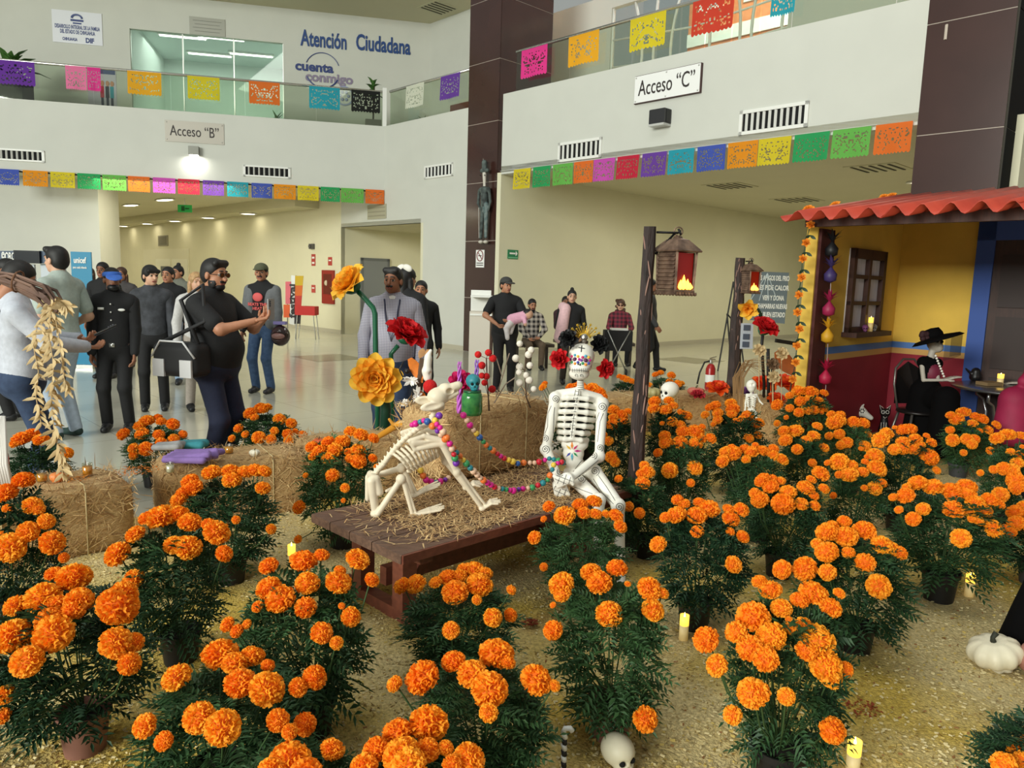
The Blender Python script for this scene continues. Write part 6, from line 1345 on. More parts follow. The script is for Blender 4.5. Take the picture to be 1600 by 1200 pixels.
    H = [he(0, -.012, .03, (.076, .094, .088)), he(0, .018, -.035, (.062, .068, .078)), he(0, .045, -.085, (.034, .034, .026)), he(0, .02, -.06, (.055 + .008 * (w > 1.15), .05, .05)), cap(hd_(0, -.02, -.05), hd_(0, -.035, -.15), .054 * k_, .058 * k_),
         cap(hd_(0, .085, .005), hd_(0, .104, -.03), .010 * k_, .015 * k_), he(-.032, .088, .006, (.018, .018, .011), 0, True), he(.032, .088, .006, (.018, .018, .011), 0, True), cap(hd_(-.036, .078, .026), hd_(-.012, .084, .024), .009 * k_), cap(hd_(.036, .078, .026), hd_(.012, .084, .024), .009 * k_),
         he(-.077, -.01, -.01, (.012, .02, .03)), he(.077, -.01, -.01, (.012, .02, .03)), cap(hd_(-.018, .082, -.062), hd_(.018, .082, -.062), .0075 * k_, None, 3), he(-.032, .070, .005, (.012, .0105, .0085), 2), he(.032, .070, .005, (.012, .0105, .0085), 2), he(-.032, .077, .005, (.0075, .006, .0075), 1), he(.032, .077, .005, (.0075, .006, .0075), 1),
         cap(hd_(-.044, .079, .034), hd_(-.016, .09, .036), .0055 * k_, None, 1), cap(hd_(.044, .079, .034), hd_(.016, .09, .036), .0055 * k_, None, 1)]
    if beard >= 1: H += [cap(hd_(-.024, .084, -.048), hd_(.024, .084, -.048), .008 * k_, None, 1)]
    if beard >= 2: H += [he(0, .05, -.09, (.043, .038, .03), 1), he(-.05, .018, -.06, (.013, .036, .045), 1), he(.05, .018, -.06, (.013, .036, .045), 1)]
    parts.append(blob(H, .0068, .008))
    for wr, el, curl, side, pn in ((wrL, elL, lc, -1, lpn), (wrR, elR, rc, 1, rpn)):
        d = wr - el; parts.append(blob(hand_prims(wr, d, pn if pn is not None else ((side * -1, 0, 0) if abs(d[2]) > .6 * np.linalg.norm(d) else (0, 0, 1) if True else 0), curl, side, s), .0056, .006))
    blob_obj('body', blobs(parts), [skin, hair, m_eyew, m_lip], t)
    # clothes
    hemz = tz(.86 if hem is None else hem)
    Cl = [cap(pt(0, -.018, 1.44), pt(0, -.01, 1.497), .068 * s, .062 * s), clip((0, 0, hemz), (0, 0, -1))]
    Sa = arm(shL, elL, wrL - (wrL - elL) * .02, .014, sleeve == 'long') + arm(shR, elR, wrR - (wrR - elR) * .02, .014, sleeve == 'long')
    blob_obj('shirt', blobs([blob(torso(.012) + Cl, res, .06), blob(Sa + [cap(shL, pt(-.05, -.01, 1.38), .05 * s, .06 * s), cap(shR, pt(.05, -.01, 1.38), .05 * s, .06 * s)], res, .02)]), top, t)
    Tr = [ell(pt(0, -.005, .92), (.168 * s * w + .016 + .03 * belly, .122 * s * w + .016 + .03 * belly, .158 * s)), ]
    for hp_, kn, an in ((hipL, knL, anL), (hipR, knR, anR)): Tr += [cap(hp_, kn, .088 * s * g, .068 * s * g), cap(kn, an + npv((0, 0, .0)), .066 * s * g, .058 * s)]
    Tr.append(clip((0, 0, tz(1.0)), (0, 0, 1)))
    blob_obj('trousers', blob(Tr, res, .03), bottom, t)
    for an in (anL, anR):
        Sx = blob([cap(an + npv((0, -.03, -.035)), an + npv((0, .15 * s, -.05)), .042, .036), cap(an + npv((0, 0, -.02)), an + npv((0, .05, -.03)), .046, .044), clip(an - npv((0, 0, .078)), (0, 0, -1))], .012, .02); blob_obj('shoe', Sx, shoes, t)
    # hair and headwear
    Hr = None
    if hstyle in ('short', 'bun', 'fade'):
        Hr = [he(0, -.018, .043, (.083, .1, .088)), he(0, -.05, -.0, (.079, .07, .085)), he(0, .095, -.03, (.1, .075, .092), 0, True)]
        if hstyle == 'bun': Hr.append(he(0, -.03, .14, (.035, .035, .032)))
        if hstyle == 'fade': Hr += [cap(hd_(-.05, .05, .092), hd_(.05, .05, .092), .028 * k_)]
    elif hstyle == 'fringe': Hr = [he(0, -.012, .045, (.088, .104, .09)), he(0, -.05, -.01, (.084, .07, .09)), cap(hd_(-.06, .068, .055), hd_(.055, .072, .06), .024 * k_), he(0, .1, -.04, (.085, .07, .075), 0, True)]
    elif hstyle == 'long': Hr = [he(0, -.015, .042, (.088, .104, .09)), cap(hd_(-.066, -.03, -.02), hd_(-.082, -.02, -.2), .034 * k_, .026 * k_), cap(hd_(.066, -.03, -.02), hd_(.082, -.02, -.2), .034 * k_, .026 * k_), cap(hd_(0, -.07, 0), hd_(0, -.085, -.22), .07 * k_, .06 * k_), he(0, .1, -.03, (.072, .075, .095), 0, True)]
    elif hstyle == 'curly':
        rr = random.Random(len(label)); Hr = [he(0, -.02, .05, (.092, .104, .09))]
        for q in range(26): a = rr.uniform(.5, 5.8); z_ = rr.uniform(-.24, .1); Hr.append(he(.09 * math.sin(a), -.03 - .085 * abs(math.cos(a)) * (1 if math.cos(a) < 0 else -.2), z_, (.032, .032, .034)))
        Hr.append(he(0, .1, -.04, (.062, .07, .085), 0, True))
    if Hr: blob_obj('hair', blob(Hr, .0095, .014), hair, t)
    if cap_:
        kind, mt = cap_
        dome = [he(0, -.008, .055, (.09, .106, .078)), clip(hd_(0, 0, .042), -(RH @ npv((0, -.08, 1))))]
        if kind == 'visor': dome = [he(0, -.008, .05, (.092, .108, .07)), clip(hd_(0, 0, .03), -(RH @ npv((0, -.05, 1)))), clip(hd_(0, 0, .075), (RH @ npv((0, -.05, 1))))]
        co = blob_obj('cap', blob(dome, .009, .01), mt, t)
        br = [he(0, .11, .04, (.074, .08, .02)), he(0, .105, .02, (.085, .09, .02), 0, True)] if kind != 'visor' else [ell(hd_(0, .12, .02), npv((.08, .085, .012)) * k_, RH @ np.array(Matrix.Rotation(-.5, 3, 'X')))]
        blob_obj('cap_brim', blob(br, .007, .006), mt, co)
    if glasses:
        mbg = MB()
        for sx in (-1, 1): mbg.tube([V(*hd_(sx * .033 + .022 * math.cos(a), .098, .004 + .018 * math.sin(a))) for a in [6.283 * q / 12 for q in range(13)]], .0022, 5); mbg.tube([V(*hd_(sx * .055, .098, .008)), V(*hd_(sx * .078, .0, .006))], .002, 5)
        mbg.tube([V(*hd_(-.011, .1, .008)), V(*hd_(.011, .1, .008))], .0022, 5)
        me = tomesh('glasses_frame', mbg.v, mbg.f, m_black, None, True); gf = link('glasses_frame', me, t)
        for sx in (-1, 1):
            mbg = MB(); mbg.prism([V(*hd_(sx * .033 + .021 * math.cos(a), .097, .004 + .017 * math.sin(a))) for a in [6.283 * q / 12 for q in range(12)]], V(*(RH @ npv((0, .002, 0))))); link('glasses_lens', tomesh('glasses_lens', mbg.v, mbg.f, M('lens_brown', (60, 30, 26), .15)), gf)
    J = dict(t=t, s=s, shL=shL, shR=shR, elL=elL, elR=elR, wrL=wrL, wrR=wrR, hd=hd_, pt=pt, RH=RH, base=b, yaw=yaw, hipL=hipL, hipR=hipR)
    return J
def loc2w(J, p):   # local point of a person to the world
    a = -math.radians(J['yaw']); return J['base'] + Matrix.Rotation(a, 3, 'Z') @ Vector(p)
def child(J, mb, name, mat, smooth=True): return link(name, tomesh(name, mb.v, mb.f, mat, mb.mi, smooth), J['t'])
navy = cloth('navy', (28, 34, 58)); blackc = cloth('black', (22, 22, 24)); jeans = cloth('jeans', (58, 82, 118), (74, 100, 136), 20); djeans = cloth('dark_jeans', (40, 56, 84), (52, 70, 100), 20); ljeans = cloth('light_jeans', (140, 164, 190), (160, 182, 204), 20)
def phone(J, c, n, up, label, w_=.075, h_=.155, mat=None):
    c, n, up = Vector(c), Vector(n).normalized(), Vector(up).normalized(); r = up.cross(n).normalized(); up = n.cross(r); R = Matrix((r, n, up)).transposed(); Rw = Matrix.Rotation(-math.radians(J['yaw']), 3, 'Z')
    cw = loc2w(J, c); t = empty('phone', cw, label, 'phone'); mb = MB(); mb.box(cw, (w_, .009, h_), Rw @ R, .003); mb.build('body', mat or m_black, t)
    mb = MB(); mb.box(cw - (Rw @ n) * .0055, (w_ * .92, .002, h_ * .93), Rw @ R); mb.build('screen', M('phone_screen', (120, 130, 150), .2), t)
    mb = MB()
    for q in (0, 1, 2): mb.ell(cw + Rw @ (R @ V(-w_ * .25, .006, h_ * (.38 - .1 * q))), (.008, .004, .008), 8, 4)
    mb.build('camera_lens', M('lens_dark', (60, 60, 66), .15), t)
# ---- the man photographing (large, black tee)
J = person('large bearded man in black shirt holding up a phone', (340, 742), 106, 1.71, 1.3, .4, blackc, navy, m_skin, m_hair, 'fade', 'short', (-.09, .40, 1.30), (.05, .42, 1.29), .9, .9, 4, -4, beard=2, res=.0155, glasses=True, lel=(-.7, -.2, -.9), rel=(.7, -.2, -.9), shoes=M('shoe_white', (220, 220, 216), .5), hem=.84)
phone(J, (-.02 * J['s'], .50, 1.38 * J['s']), (0, 1, 0), (0, 0, 1), 'phone held upright by the large bearded man', .08, .16, M('phone_silver', (150, 150, 150), .3))
bg = loc2w(J, (.27, -.08, .96)); 
sb = empty('sports_bag', bg - V(0, 0, .2), 'black and white sports bag slung from the bearded man shoulder', 'bag')
Rb = Matrix.Rotation(-math.radians(106), 3, 'Z') @ Matrix.Rotation(math.pi, 3, 'Z')
blob_obj('body', blob([rbox(bg, (.11, .2, .13), .06, np.array(Rb))], .012, .01), M('bag_black', (26, 26, 28), .7), sb, WL[sb])
for o_ in (-.12, .12):
    mb = MB(); c_ = bg + Rb @ V(-.11, o_, -.06); mb.box(c_, (.02, .1, .13), Rb, .01); mb.build('panel', M('bag_white', (206, 206, 206), .7), sb)
mb = MB(); mb.tube([bg + Rb @ V(-.1, -.19, .02), bg + Rb @ V(-.115, -.1, .14), bg + Rb @ V(-.115, .1, .14), bg + Rb @ V(-.1, .19, .02)], .008, 6); mb.build('piping', M('bag_white', (206, 206, 206)), sb, True)
mb = MB(); mb.tube([bg + Rb @ V(-.02, .16, .12), loc2w(J, (.26, .12, 1.25)), loc2w(J, (.17, .04, 1.52)), loc2w(J, (.22, -.12, 1.4)), bg + Rb @ V(-.02, -.16, .12)], .016, 6); mb.build('strap', M('bag_black', (26, 26, 28)), sb, True)
# ---- visor man
J = person('man in black long sleeve shirt, blue visor and dark mask under chin', (186, 672), 166, 1.62, 1.0, .1, blackc, cloth('black2', (18, 18, 20)), m_skin2, m_hair, 'short', 'long', (-.21, .1, .86), (.21, .1, .86), .5, .5, -22, 4, cap_=('visor', cloth('visor_blue', (58, 104, 190))), res=.015)
mb = MB(); mb.ell(V(*J['hd'](0, .05, -.085)), (.06, .055, .04), 12, 8); child(J, mb, 'face_mask', m_black)
for q in range(6): mb = MB(); p = J['pt'](0, .135, 1.38 - .085 * q); mb.ell(V(*p), (.008, .006, .008), 8, 4); child(J, mb, 'button', m_white)
mb = MB(); mb.box(V(*J['pt'](.1, .112, 1.33)), (.055, .01, .022)); child(J, mb, 'shirt_logo', m_white); mb = MB(); mb.ell(V(*J['pt'](-.1, .116, 1.32)), (.034, .008, .014), 10, 5); child(J, mb, 'shirt_logo', m_white)
mb = MB(); mb.lathe([(.155, -.016), (.163, -.016), (.163, .016), (.155, .016)], V(*J['pt'](0, -.003, .945)), 28, Matrix.Diagonal(V(1.06, .80, 1))); child(J, mb, 'belt', M('belt_brown', (84, 66, 60), .5))
mb = MB(); mb.box(V(*J['pt'](0, .14, .945)), (.05, .012, .04)); child(J, mb, 'buckle', m_steel)
# ---- teen beside him
person('teenage boy in dark grey camouflage hoodie and black trousers', (243, 640), 158, 1.66, .95, 0, cloth('camo', (46, 48, 52), (66, 68, 74), 14), blackc, m_skin3, m_hair, 'fringe', 'long', (-.22, .05, .85), (.22, .05, .85), .4, .4, -30, 0, res=.017)
# ---- cap man with jacket and helmet
J = person('man in olive cap, grey jacket and printed black shirt', (412, 613), 190, 1.74, 1.0, .05, blackc, jeans, m_skin, m_hair, 'short', 'long', (-.27, .08, .84), (.27, .05, .85), .5, .5, -12, 0, beard=1, cap_=('cap', cloth('olive', (86, 88, 66))), res=.016, shoes=M('shoe_dark', (40, 38, 40), .5))
jk = []
for sx in (-1, 1):
    S_, E_, W_2 = (J['shL'], J['elL'], J['wrL']) if sx < 0 else (J['shR'], J['elR'], J['wrR'])
    jk += [cap(S_, E_, .078, .066), cap(E_, W_2, .064, .052), ell(J['pt'](sx * .14, -.01, 1.2), (.1, .14, .27)), ell(J['pt'](sx * .12, -.02, .98), (.11, .14, .16))]
jk += [ell(J['pt'](0, -.07, 1.2), (.17, .085, .3)), ell(J['pt'](0, .2, 1.15), (.088, .16, .5), sub=True), ell(J['pt'](0, .03, 1.56), (.075, .08, .12), sub=True), clip(J['pt'](0, 0, .86), (0, 0, -1))]
blob_obj('jacket', blob(jk, .015, .025), cloth('grey_jacket', (104, 106, 108)), J['t'])
mb = MB(); c_ = V(*J['pt'](0, .125, 1.26)); mb.ell(c_ + V(0, 0, .05), (.075, .02, .06), 12, 8); child(J, mb, 'shirt_print', M('print_coral', (214, 90, 88), .7))
put = text_mesh('BEATS THE\nHEAT', .055, .003, .002)
put.materials.clear(); put.materials.append(M('print_coral', (214, 90, 88), .7))
for v in put.vertices: v.co = V(-v.co.x, .137 + v.co.z, v.co.y) + V(0, 0, 0) + V(0, c_.y - .125, c_.z - .075)
link('shirt_lettering', put, J['t'])
hm = loc2w(J, (-.31 * J['s'], .1, .80)); t = empty('motorcycle_helmet', hm - V(0, 0, .14), 'shiny dark motorcycle helmet hanging from the cap man arm', 'helmet')
blob_obj('shell', blob([ell(hm, (.125, .14, .14)), ell(hm + V(0, -.13, .0), (.09, .06, .05), sub=True)], .010, .01), M('helmet_dark', (30, 26, 24), .15, rgb2=(70, 40, 40), scale=9), t, WL[t])
mb = MB(); mb.ell(hm + V(0, -.1, .0), (.09, .04, .045), 14, 8); mb.build('visor_shield', M('helmet_visor', (150, 110, 104), .1), t, True); mb = MB(); mb.box(hm + V(0, .0, .17), (.16, .1, .04), None, .01); mb.build('holder', M('lilac', (130, 120, 180), .5), t)
# ---- man with checked shirt behind the paper flowers
J = person('broad man in grey checked long sleeve shirt with lanyard', (612, 711), 176, 1.70, 1.2, .3, check_mat('gingham', (196, 194, 204), (104, 102, 122), .014), djeans, m_skin2, m_hair, 'fade', 'long', (-.26, .1, .9), (.26, .1, .9), .5, .5, 18, 0, beard=1, res=.0155, hem=.82)
mb = MB(); mb.tube([V(*J['pt'](-.07, .08, 1.47)), V(*J['pt'](-.05, .155, 1.3)), V(*J['pt'](.0, .20, 1.1)), V(*J['pt'](.05, .155, 1.3)), V(*J['pt'](.07, .08, 1.47))], .007, 5); child(J, mb, 'lanyard', M('lanyard_navy', (40, 42, 66), .7))
mb = MB(); mb.ell(V(*J['pt'](0, .055, 1.475)), (.045, .03, .035), 10, 6); child(J, mb, 'undershirt', M('white_tee', (228, 226, 222), .8))
# ---- man in white shirt at left, back half turned, checking a phone
J = person('man in pale grey long sleeve shirt looking down at his phone', (46, 786), 58, 1.64, 1.12, .2, cloth('pale_grey', (188, 192, 202)), djeans, m_skin, m_hair, 'short', 'long', (-.06, .37, 1.20), (.12, .40, 1.16), .7, .6, 2, -26, res=.0155, rel=(1, -.3, -.6), lel=(-1, -.3, -.6), hem=.84)
phone(J, (.13, .50, 1.20), (0, -.4, .8), (0, 1, .5), 'phone in the hands of the pale shirted man')
mb = MB(); mb.tube([V(*J['pt'](.15, -.1, 1.42)), V(*J['pt'](.05, -.16, 1.3)), V(*J['pt'](-.15, -.14, 1.1)), V(*J['pt'](-.2, .02, 1.05))], .012, 6); child(J, mb, 'bag_strap', m_black)
mb = MB(); c_ = loc2w(J, (.2, .2, .98)); mb.box(c_, (.1, .16, .2), Matrix.Rotation(.5, 3, 'Z'), .03); tag(mb.build('sling_bag', M('bag_grey', (90, 90, 92), .7)), 'grey sling bag at the hip of the pale shirted man', 'bag')
# ---- tall man in sage polo
person('tall man in sage green polo shirt seen from the side', (104, 684), 285, 1.80, 1.05, .1, cloth('sage', (164, 176, 168)), cloth('pale_trousers', (176, 190, 206)), m_skin3, m_hair, 'fade', 'short', (-.2, .18, 1.0), (.2, .16, 1.0), .5, .5, 0, 2, res=.0165, shoes=M('shoe_green', (30, 54, 50), .5))
person('dark haired man in brown top partly hidden behind pale shirted man', (25, 655), 265, 1.68, 1.05, .1, cloth('brown_top', (72, 60, 58)), blackc, m_skin2, m_hair, 'short', 'long', hy=0, res=.019)
person('woman with long hair and glasses in a red cardigan', (146, 560), 205, 1.62, .9, 0, cloth('red', (170, 30, 44)), blackc, m_skin3, m_hairb, 'long', 'long', (-.2, .1, .9), (.2, .1, .9), hy=-15, res=.021, glasses=True)
person('person in black shirt and light blue jeans with white chest print', (268, 600), 165, 1.66, .95, 0, blackc, ljeans, m_skin, m_hair, 'short', 'short', hy=20, res=.02)
person('dark haired person in grey top behind the light jeans person', (283, 570), 200, 1.70, .95, 0, cloth('grey_top', (110, 112, 100)), blackc, m_skin, m_hair, 'bun', 'short', res=.021)
person('blond woman standing behind the large bearded man', (312, 640), 150, 1.60, .92, 0, cloth('white_blouse', (200, 198, 196)), cloth('beige', (170, 160, 150)), m_skin3, m_hairy, 'long', 'long', hy=-10, res=.02)
person('distant person in black standing behind the visor man', (168, 590), 180, 1.70, 1, 0, blackc, blackc, m_skin2, m_hair, 'short', 'short', res=.021)
person('distant long haired woman left of the teenage boy', (196, 575), 170, 1.64, .9, 0, cloth('grey_dark', (70, 66, 66)), blackc, m_skin, m_hairb, 'long', 'long', res=.021)
# ---- behind the checked shirt: woman with white bow and a child
J = person('woman with long black hair and white bow behind the checked shirt', (634, 655), 20, 1.72, .95, 0, blackc, blackc, m_skin, m_hair, 'long', 'long', hy=20, res=.018)
for sx in (-1, 1):
    mb = MB(); mb.ell(V(*J['hd'](sx * .055, -.06, .12)), (.062, .022, .04), 12, 6, Matrix.Rotation(sx * .4, 3, 'Y')); child(J, mb, 'bow_loop', M('white_ribbon', (226, 222, 212), .6))
person('shorter person in black coat with grey scarf beside the bow', (655, 640), 165, 1.58, .95, 0, cloth('black_coat', (20, 20, 22)), blackc, m_skin, m_hair, 'short', 'long', hy=15, res=.019)
# ---- man with baby
J = person('man in black shirt and dark cap holding a baby in pink', (786, 612), 172, 1.66, 1.12, .3, blackc, cloth('dark_trousers', (34, 32, 34)), m_skin, m_hair, 'short', 'short', (-.06, .30, 1.12), (.16, .30, 1.06), .6, .6, -24, -2, cap_=('cap', cloth('grey_cap', (60, 60, 58))), res=.0175, lel=(-1, .1, -.5), rel=(1, .1, -.5), shoes=M('shoe_dark', (40, 38, 40), .5))
bb = loc2w(J, (-.12, .33, 1.08)); t = empty('baby', bb - V(0, 0, .12), 'baby in pink top and white trousers lying in the arms of cap man', 'person')
blob_obj('body', blob([ell(bb + V(.17, -.02, .08), (.062, .062, .065), t=1), ell(bb + V(.15, -.01, .11), (.062, .064, .05), t=3), cap(bb + V(.1, 0, .05), bb + V(-.06, 0, 0), .075, .08, 0), cap(bb + V(.1, -.04, .06), bb + V(.12, -.12, -.04), .034, .028, 0), ell(bb + V(.125, -.14, -.06), (.024, .024, .024), t=1), cap(bb + V(-.07, -.02, -.02), bb + V(-.14, -.07, -.12), .055, .04, 2), cap(bb + V(-.14, -.07, -.12), bb + V(-.12, -.1, -.26), .04, .03, 2), cap(bb + V(-.05, .04, -.03), bb + V(-.08, .0, -.18), .05, .035, 2)], .012, .015), [cloth('pink', (226, 168, 190)), m_skin3, cloth('white', (224, 216, 216)), m_hair], t, WL[t])
# ---- seated row by the back wall, woman with pink shawl, walker
bx = G(835, 590); 
seat_m = M('bench_dark', (66, 56, 48), .5)
for (x0, x1, y_, lb) in ((800, 860, 574, 'dark waiting bench under the plaid shirt man by back wall'), (868, 912, 566, 'dark waiting bench behind the pink shawl woman')):
    a_, b_ = G(x0, y_), G(x1, y_); t = empty('waiting_bench', (a_ + b_) / 2, lb, 'bench'); mb = MB(); mb.beam(a_ + V(0, 0, .43), b_ + V(0, 0, .43), .42, .06, bev=.01); mb.build('seat', seat_m, t)
    for q in (.12, .88):
        c_ = a_.lerp(b_, q)
        for sy in (-.15, .15): mb = MB(); mb.beam(c_ + V(0, sy, 0), c_ + V(0, sy, .4), .05, .05); mb.build('leg', seat_m, t)
pb_ = G(828, 574); person('seated man in black and white plaid shirt by the back wall', None, 168, 1.62, 1.0, .1, check_mat('plaid', (196, 186, 176), (40, 36, 40), .09), cloth('khaki', (96, 80, 64)), m_skin, m_hair, 'short', 'long', (-.1, .3, 1.02), (.12, .3, 1.0), .5, .5, -5, -8, pose='sit', beard=2, res=.02, base=(pb_.x, pb_.y - .02, 0), rel=(1, 0, -.6), lel=(-1, 0, -.6))
pb_ = G(880, 566); person('seated person in dark top mostly hidden by pink shawl woman', None, 176, 1.68, 1.0, .1, cloth('plum', (60, 34, 40)), blackc, m_skin2, m_hair, 'short', 'long', (-.12, .3, 1.0), (.12, .3, 1.0), pose='sit', res=.022, base=(pb_.x, pb_.y - .02, 0))
J = person('woman with hair bun, black top and pale pink shawl walking', (888, 602), 178, 1.50, .98, .1, blackc, cloth('olive_trousers', (62, 54, 46)), m_skin3, m_hair, 'bun', 'long', (-.2, .12, .95), (.2, .1, .9), hy=0, stride=.06, res=.0175)
blob_obj('shawl', blob([cap(J['pt'](.12, .1, 1.42), J['pt'](.2, .14, .9), .085, .1), cap(J['pt'](.16, .02, 1.45), J['pt'](.12, .1, 1.4), .075), cap(J['pt'](.17, -.06, 1.44), J['pt'](.2, -.1, 1.1), .06, .07)], .015, .02), cloth('pale_pink', (226, 186, 190)), J['t'])
pb_ = G(965, 568); person('seated woman with curly hair in a dark red plaid shirt', None, 178, 1.64, .98, .1, check_mat('plaid_red', (128, 40, 58), (54, 26, 36), .08), blackc, m_skin3, m_hairb, 'curly', 'long', (-.12, .32, 1.0), (.12, .32, 1.02), .4, .4, 12, 0, pose='sit', res=.019, base=(pb_.x, pb_.y, 0), glasses=True, rel=(1, 0, -.6), lel=(-1, 0, -.6))
a_ = G(965, 570); t = empty('waiting_bench', a_, 'dark waiting bench under the curly haired woman', 'bench'); mb = MB(); mb.box(a_ + V(0, 0, .43), (.6, .42, .06), None, .01); mb.build('seat', seat_m, t)
for sx in (-.22, .22):
    for sy in (-.15, .15): mb = MB(); mb.beam(a_ + V(sx, sy, 0), a_ + V(sx, sy, .4), .05, .05); mb.build('leg', seat_m, t)
J = person('person in dark clothes walking behind the near lantern pole', (1010, 580), 96, 1.72, 1.05, .1, cloth('charcoal', (58, 58, 60)), blackc, m_skin2, m_hair, 'short', 'long', (-.25, .0, .9), (.25, .12, .9), stride=.2, res=.02)
# folding walker / cart beside the seated woman
c_ = G(962, 585); t = empty('folding_cart', c_, 'black folding cart with metal frame beside the curly haired woman', 'cart')
mb = MB(); mb.box(c_ + V(0, 0, .62), (.5, .3, .36), None, .03); mb.build('fabric_box', M('cart_black', (18, 18, 20), .7), t)
mb = MB(); mb.box(c_ + V(.02, 0, .82), (.3, .24, .03), None, .01); mb.build('paper', m_white, t)
for sx in (-1, 1): mb = MB(); mb.tube([c_ + V(sx * .2, -.15, .8), c_ + V(-sx * .16, -.15, .08)], .012, 6); mb.build('frame_tube', m_steel, t, True)
for sx in (-.16, .16): mb = MB(); mb.lathe([(.02, -.015), (.06, -.015), (.06, .015), (.02, .015)], c_ + V(sx, -.15, .062), 16, Matrix.Rotation(math.pi / 2, 3, 'Y')); mb.build('wheel', m_black, t, True)
# ================================================================== smaller things of the display
m_wax = M('wax_ivory', (236, 214, 160), .5, emit=.12, ecol=(255, 200, 90)); m_wax2 = M('wax_lit_tip', (255, 214, 110), .5, emit=1.6, ecol=(255, 196, 70)); m_led = M('candle_flame', (255, 235, 170), .4, emit=8, ecol=(255, 220, 140))
def candle(c, r, h, label, grp='battery candles'):
    t = empty('candle', c, label, 'candle', grp); mb = MB(); mb.lathe([(r, 0), (r, h * .62)], c, 14); mb.build('wax', m_wax, t, True)
    mb = MB(); mb.lathe([(r, h * .62), (r * 1.02, h), (r * .8, h * .97), (r * .4, h * .86), (.001, h * .85)], c, 14, None); lt_ = mb.build('lit_top', m_wax2, t, True)
    mb = MB(); mb.lathe([(.001, h * .86), (r * .22, h * .93), (r * .16, h * 1.0), (.0008, h * 1.1)], c, 8); mb.build('flame', m_led, lt_, True)
candle(G(1067, 1008) + V(0, 0, .02), .021, .125, 'lit battery candle in front of the dark pot, right of centre')
candle(G(456, 898) + V(0, 0, .02), .021, .15, 'lit candle on the sawdust left of the wooden table')
candle(G(1330, 1222) + V(0, 0, .02), .022, .13, 'lit candle at the bottom edge beside the right marigold')
candle(G(1513, 938) + V(0, 0, .02), .024, .13, 'lit candle beside the widest marigold pot at right')
def jar_candle(c, r, h, rgb, label):
    t = empty('jar_candle', c, label, 'candle', 'jar candles'); mb = MB(); mb.lathe([(r, 0), (r * 1.05, h * .1), (r * 1.05, h), (r * .98, h), (r * .98, h * .75)], c, 14); mb.build('glass_jar', glass('jar_glass', (240, 240, 230), .5), t, True)
    mb = MB(); mb.lathe([(r * .94, .004), (r * .96, h * .74), (.001, h * .76)], c, 14); mb.build('wax', M('jarwax_%d' % rgb[0], rgb, .5), t, True)
jar_candle(G(66, 752, .425), .026, .06, (226, 158, 30), 'left yellow jar candle on the leftmost bale')
jar_candle(G(137, 742, .43), .026, .07, (228, 150, 20), 'right yellow jar candle on the leftmost bale')
jar_candle(G(358, 708, .425), .026, .06, (232, 160, 26), 'yellow jar candle on bale near the phone man legs')
jar_candle(G(266, 738, .425), .022, .06, (236, 232, 214), 'white jar candle beside the purple cloth')
def pumpkin(c, r, hh, rgb, label, stem=(90, 84, 50), grp='little pumpkins', tilt=0.0):
    t = empty('pumpkin', c, label, 'pumpkin', grp); mb = MB(); n = 10; prof = [(r * .15, hh * .02), (r * .7, 0)] + [(r * (math.sin(math.pi * (k + .8) / (n + 1)) ** .6), hh * (1 - math.cos(math.pi * (k + 1) / (n + 1))) / 2) for k in range(1, n)] + [(r * .5, hh * .99), (r * .12, hh * .93)]
    R = Matrix.Rotation(tilt, 3, 'Y'); mb.lathe(prof, c, 40, R, 9, .16); mb.build('body', M('pumpkin_%d_%d' % rgb[:2], rgb, .5, var=.05, scale=9), t, True)
    mb = MB(); a = c + R @ V(0, 0, hh * .9); mb.tube([a, a + R @ V(0, 0, hh * .2), a + R @ V(r * .18, 0, hh * .36)], [r * .13, r * .09, r * .12], 7); mb.build('stem', M('pstem_%d' % stem[0], stem, .7), t, True)
pumpkin(G(1556, 1048) + V(0, 0, .03), .105, .115, (232, 222, 194), 'white pumpkin with dark stem lying on the sawdust at right', (44, 46, 34), tilt=-.25)
pumpkin(G(90, 752, .425), .038, .05, (222, 130, 66), 'small orange pumpkin on the leftmost bale')
pumpkin(G(398, 712, .425), .034, .04, (226, 218, 196), 'small white pumpkin on the bale near marigolds')
pumpkin(G(1087, 618, .42), .09, .09, (206, 110, 90), 'pinkish striped pumpkin on the far bale')
pumpkin(G(1020, 622, .42) + V(0, .1, 0), .1, .1, (170, 160, 110), 'green-tan gourd on the far bale behind the near pole', grp='little pumpkins')
t = empty('apple', G(498, 702, .425) , 'red apple on the bale behind the left marigolds', 'apple'); mb = MB(); c_ = WL[t]; mb.lathe([(.01, .004), (.03, 0), (.048, .03), (.046, .06), (.028, .076), (.006, .066)], c_, 16); mb.build('fruit', M('apple_red', (196, 70, 36), .35, rgb2=(214, 120, 50), scale=12), t, True); mb = MB(); mb.tube([c_ + V(0, 0, .066), c_ + V(.006, 0, .09)], .003, 5); mb.build('stalk', m_char, t)
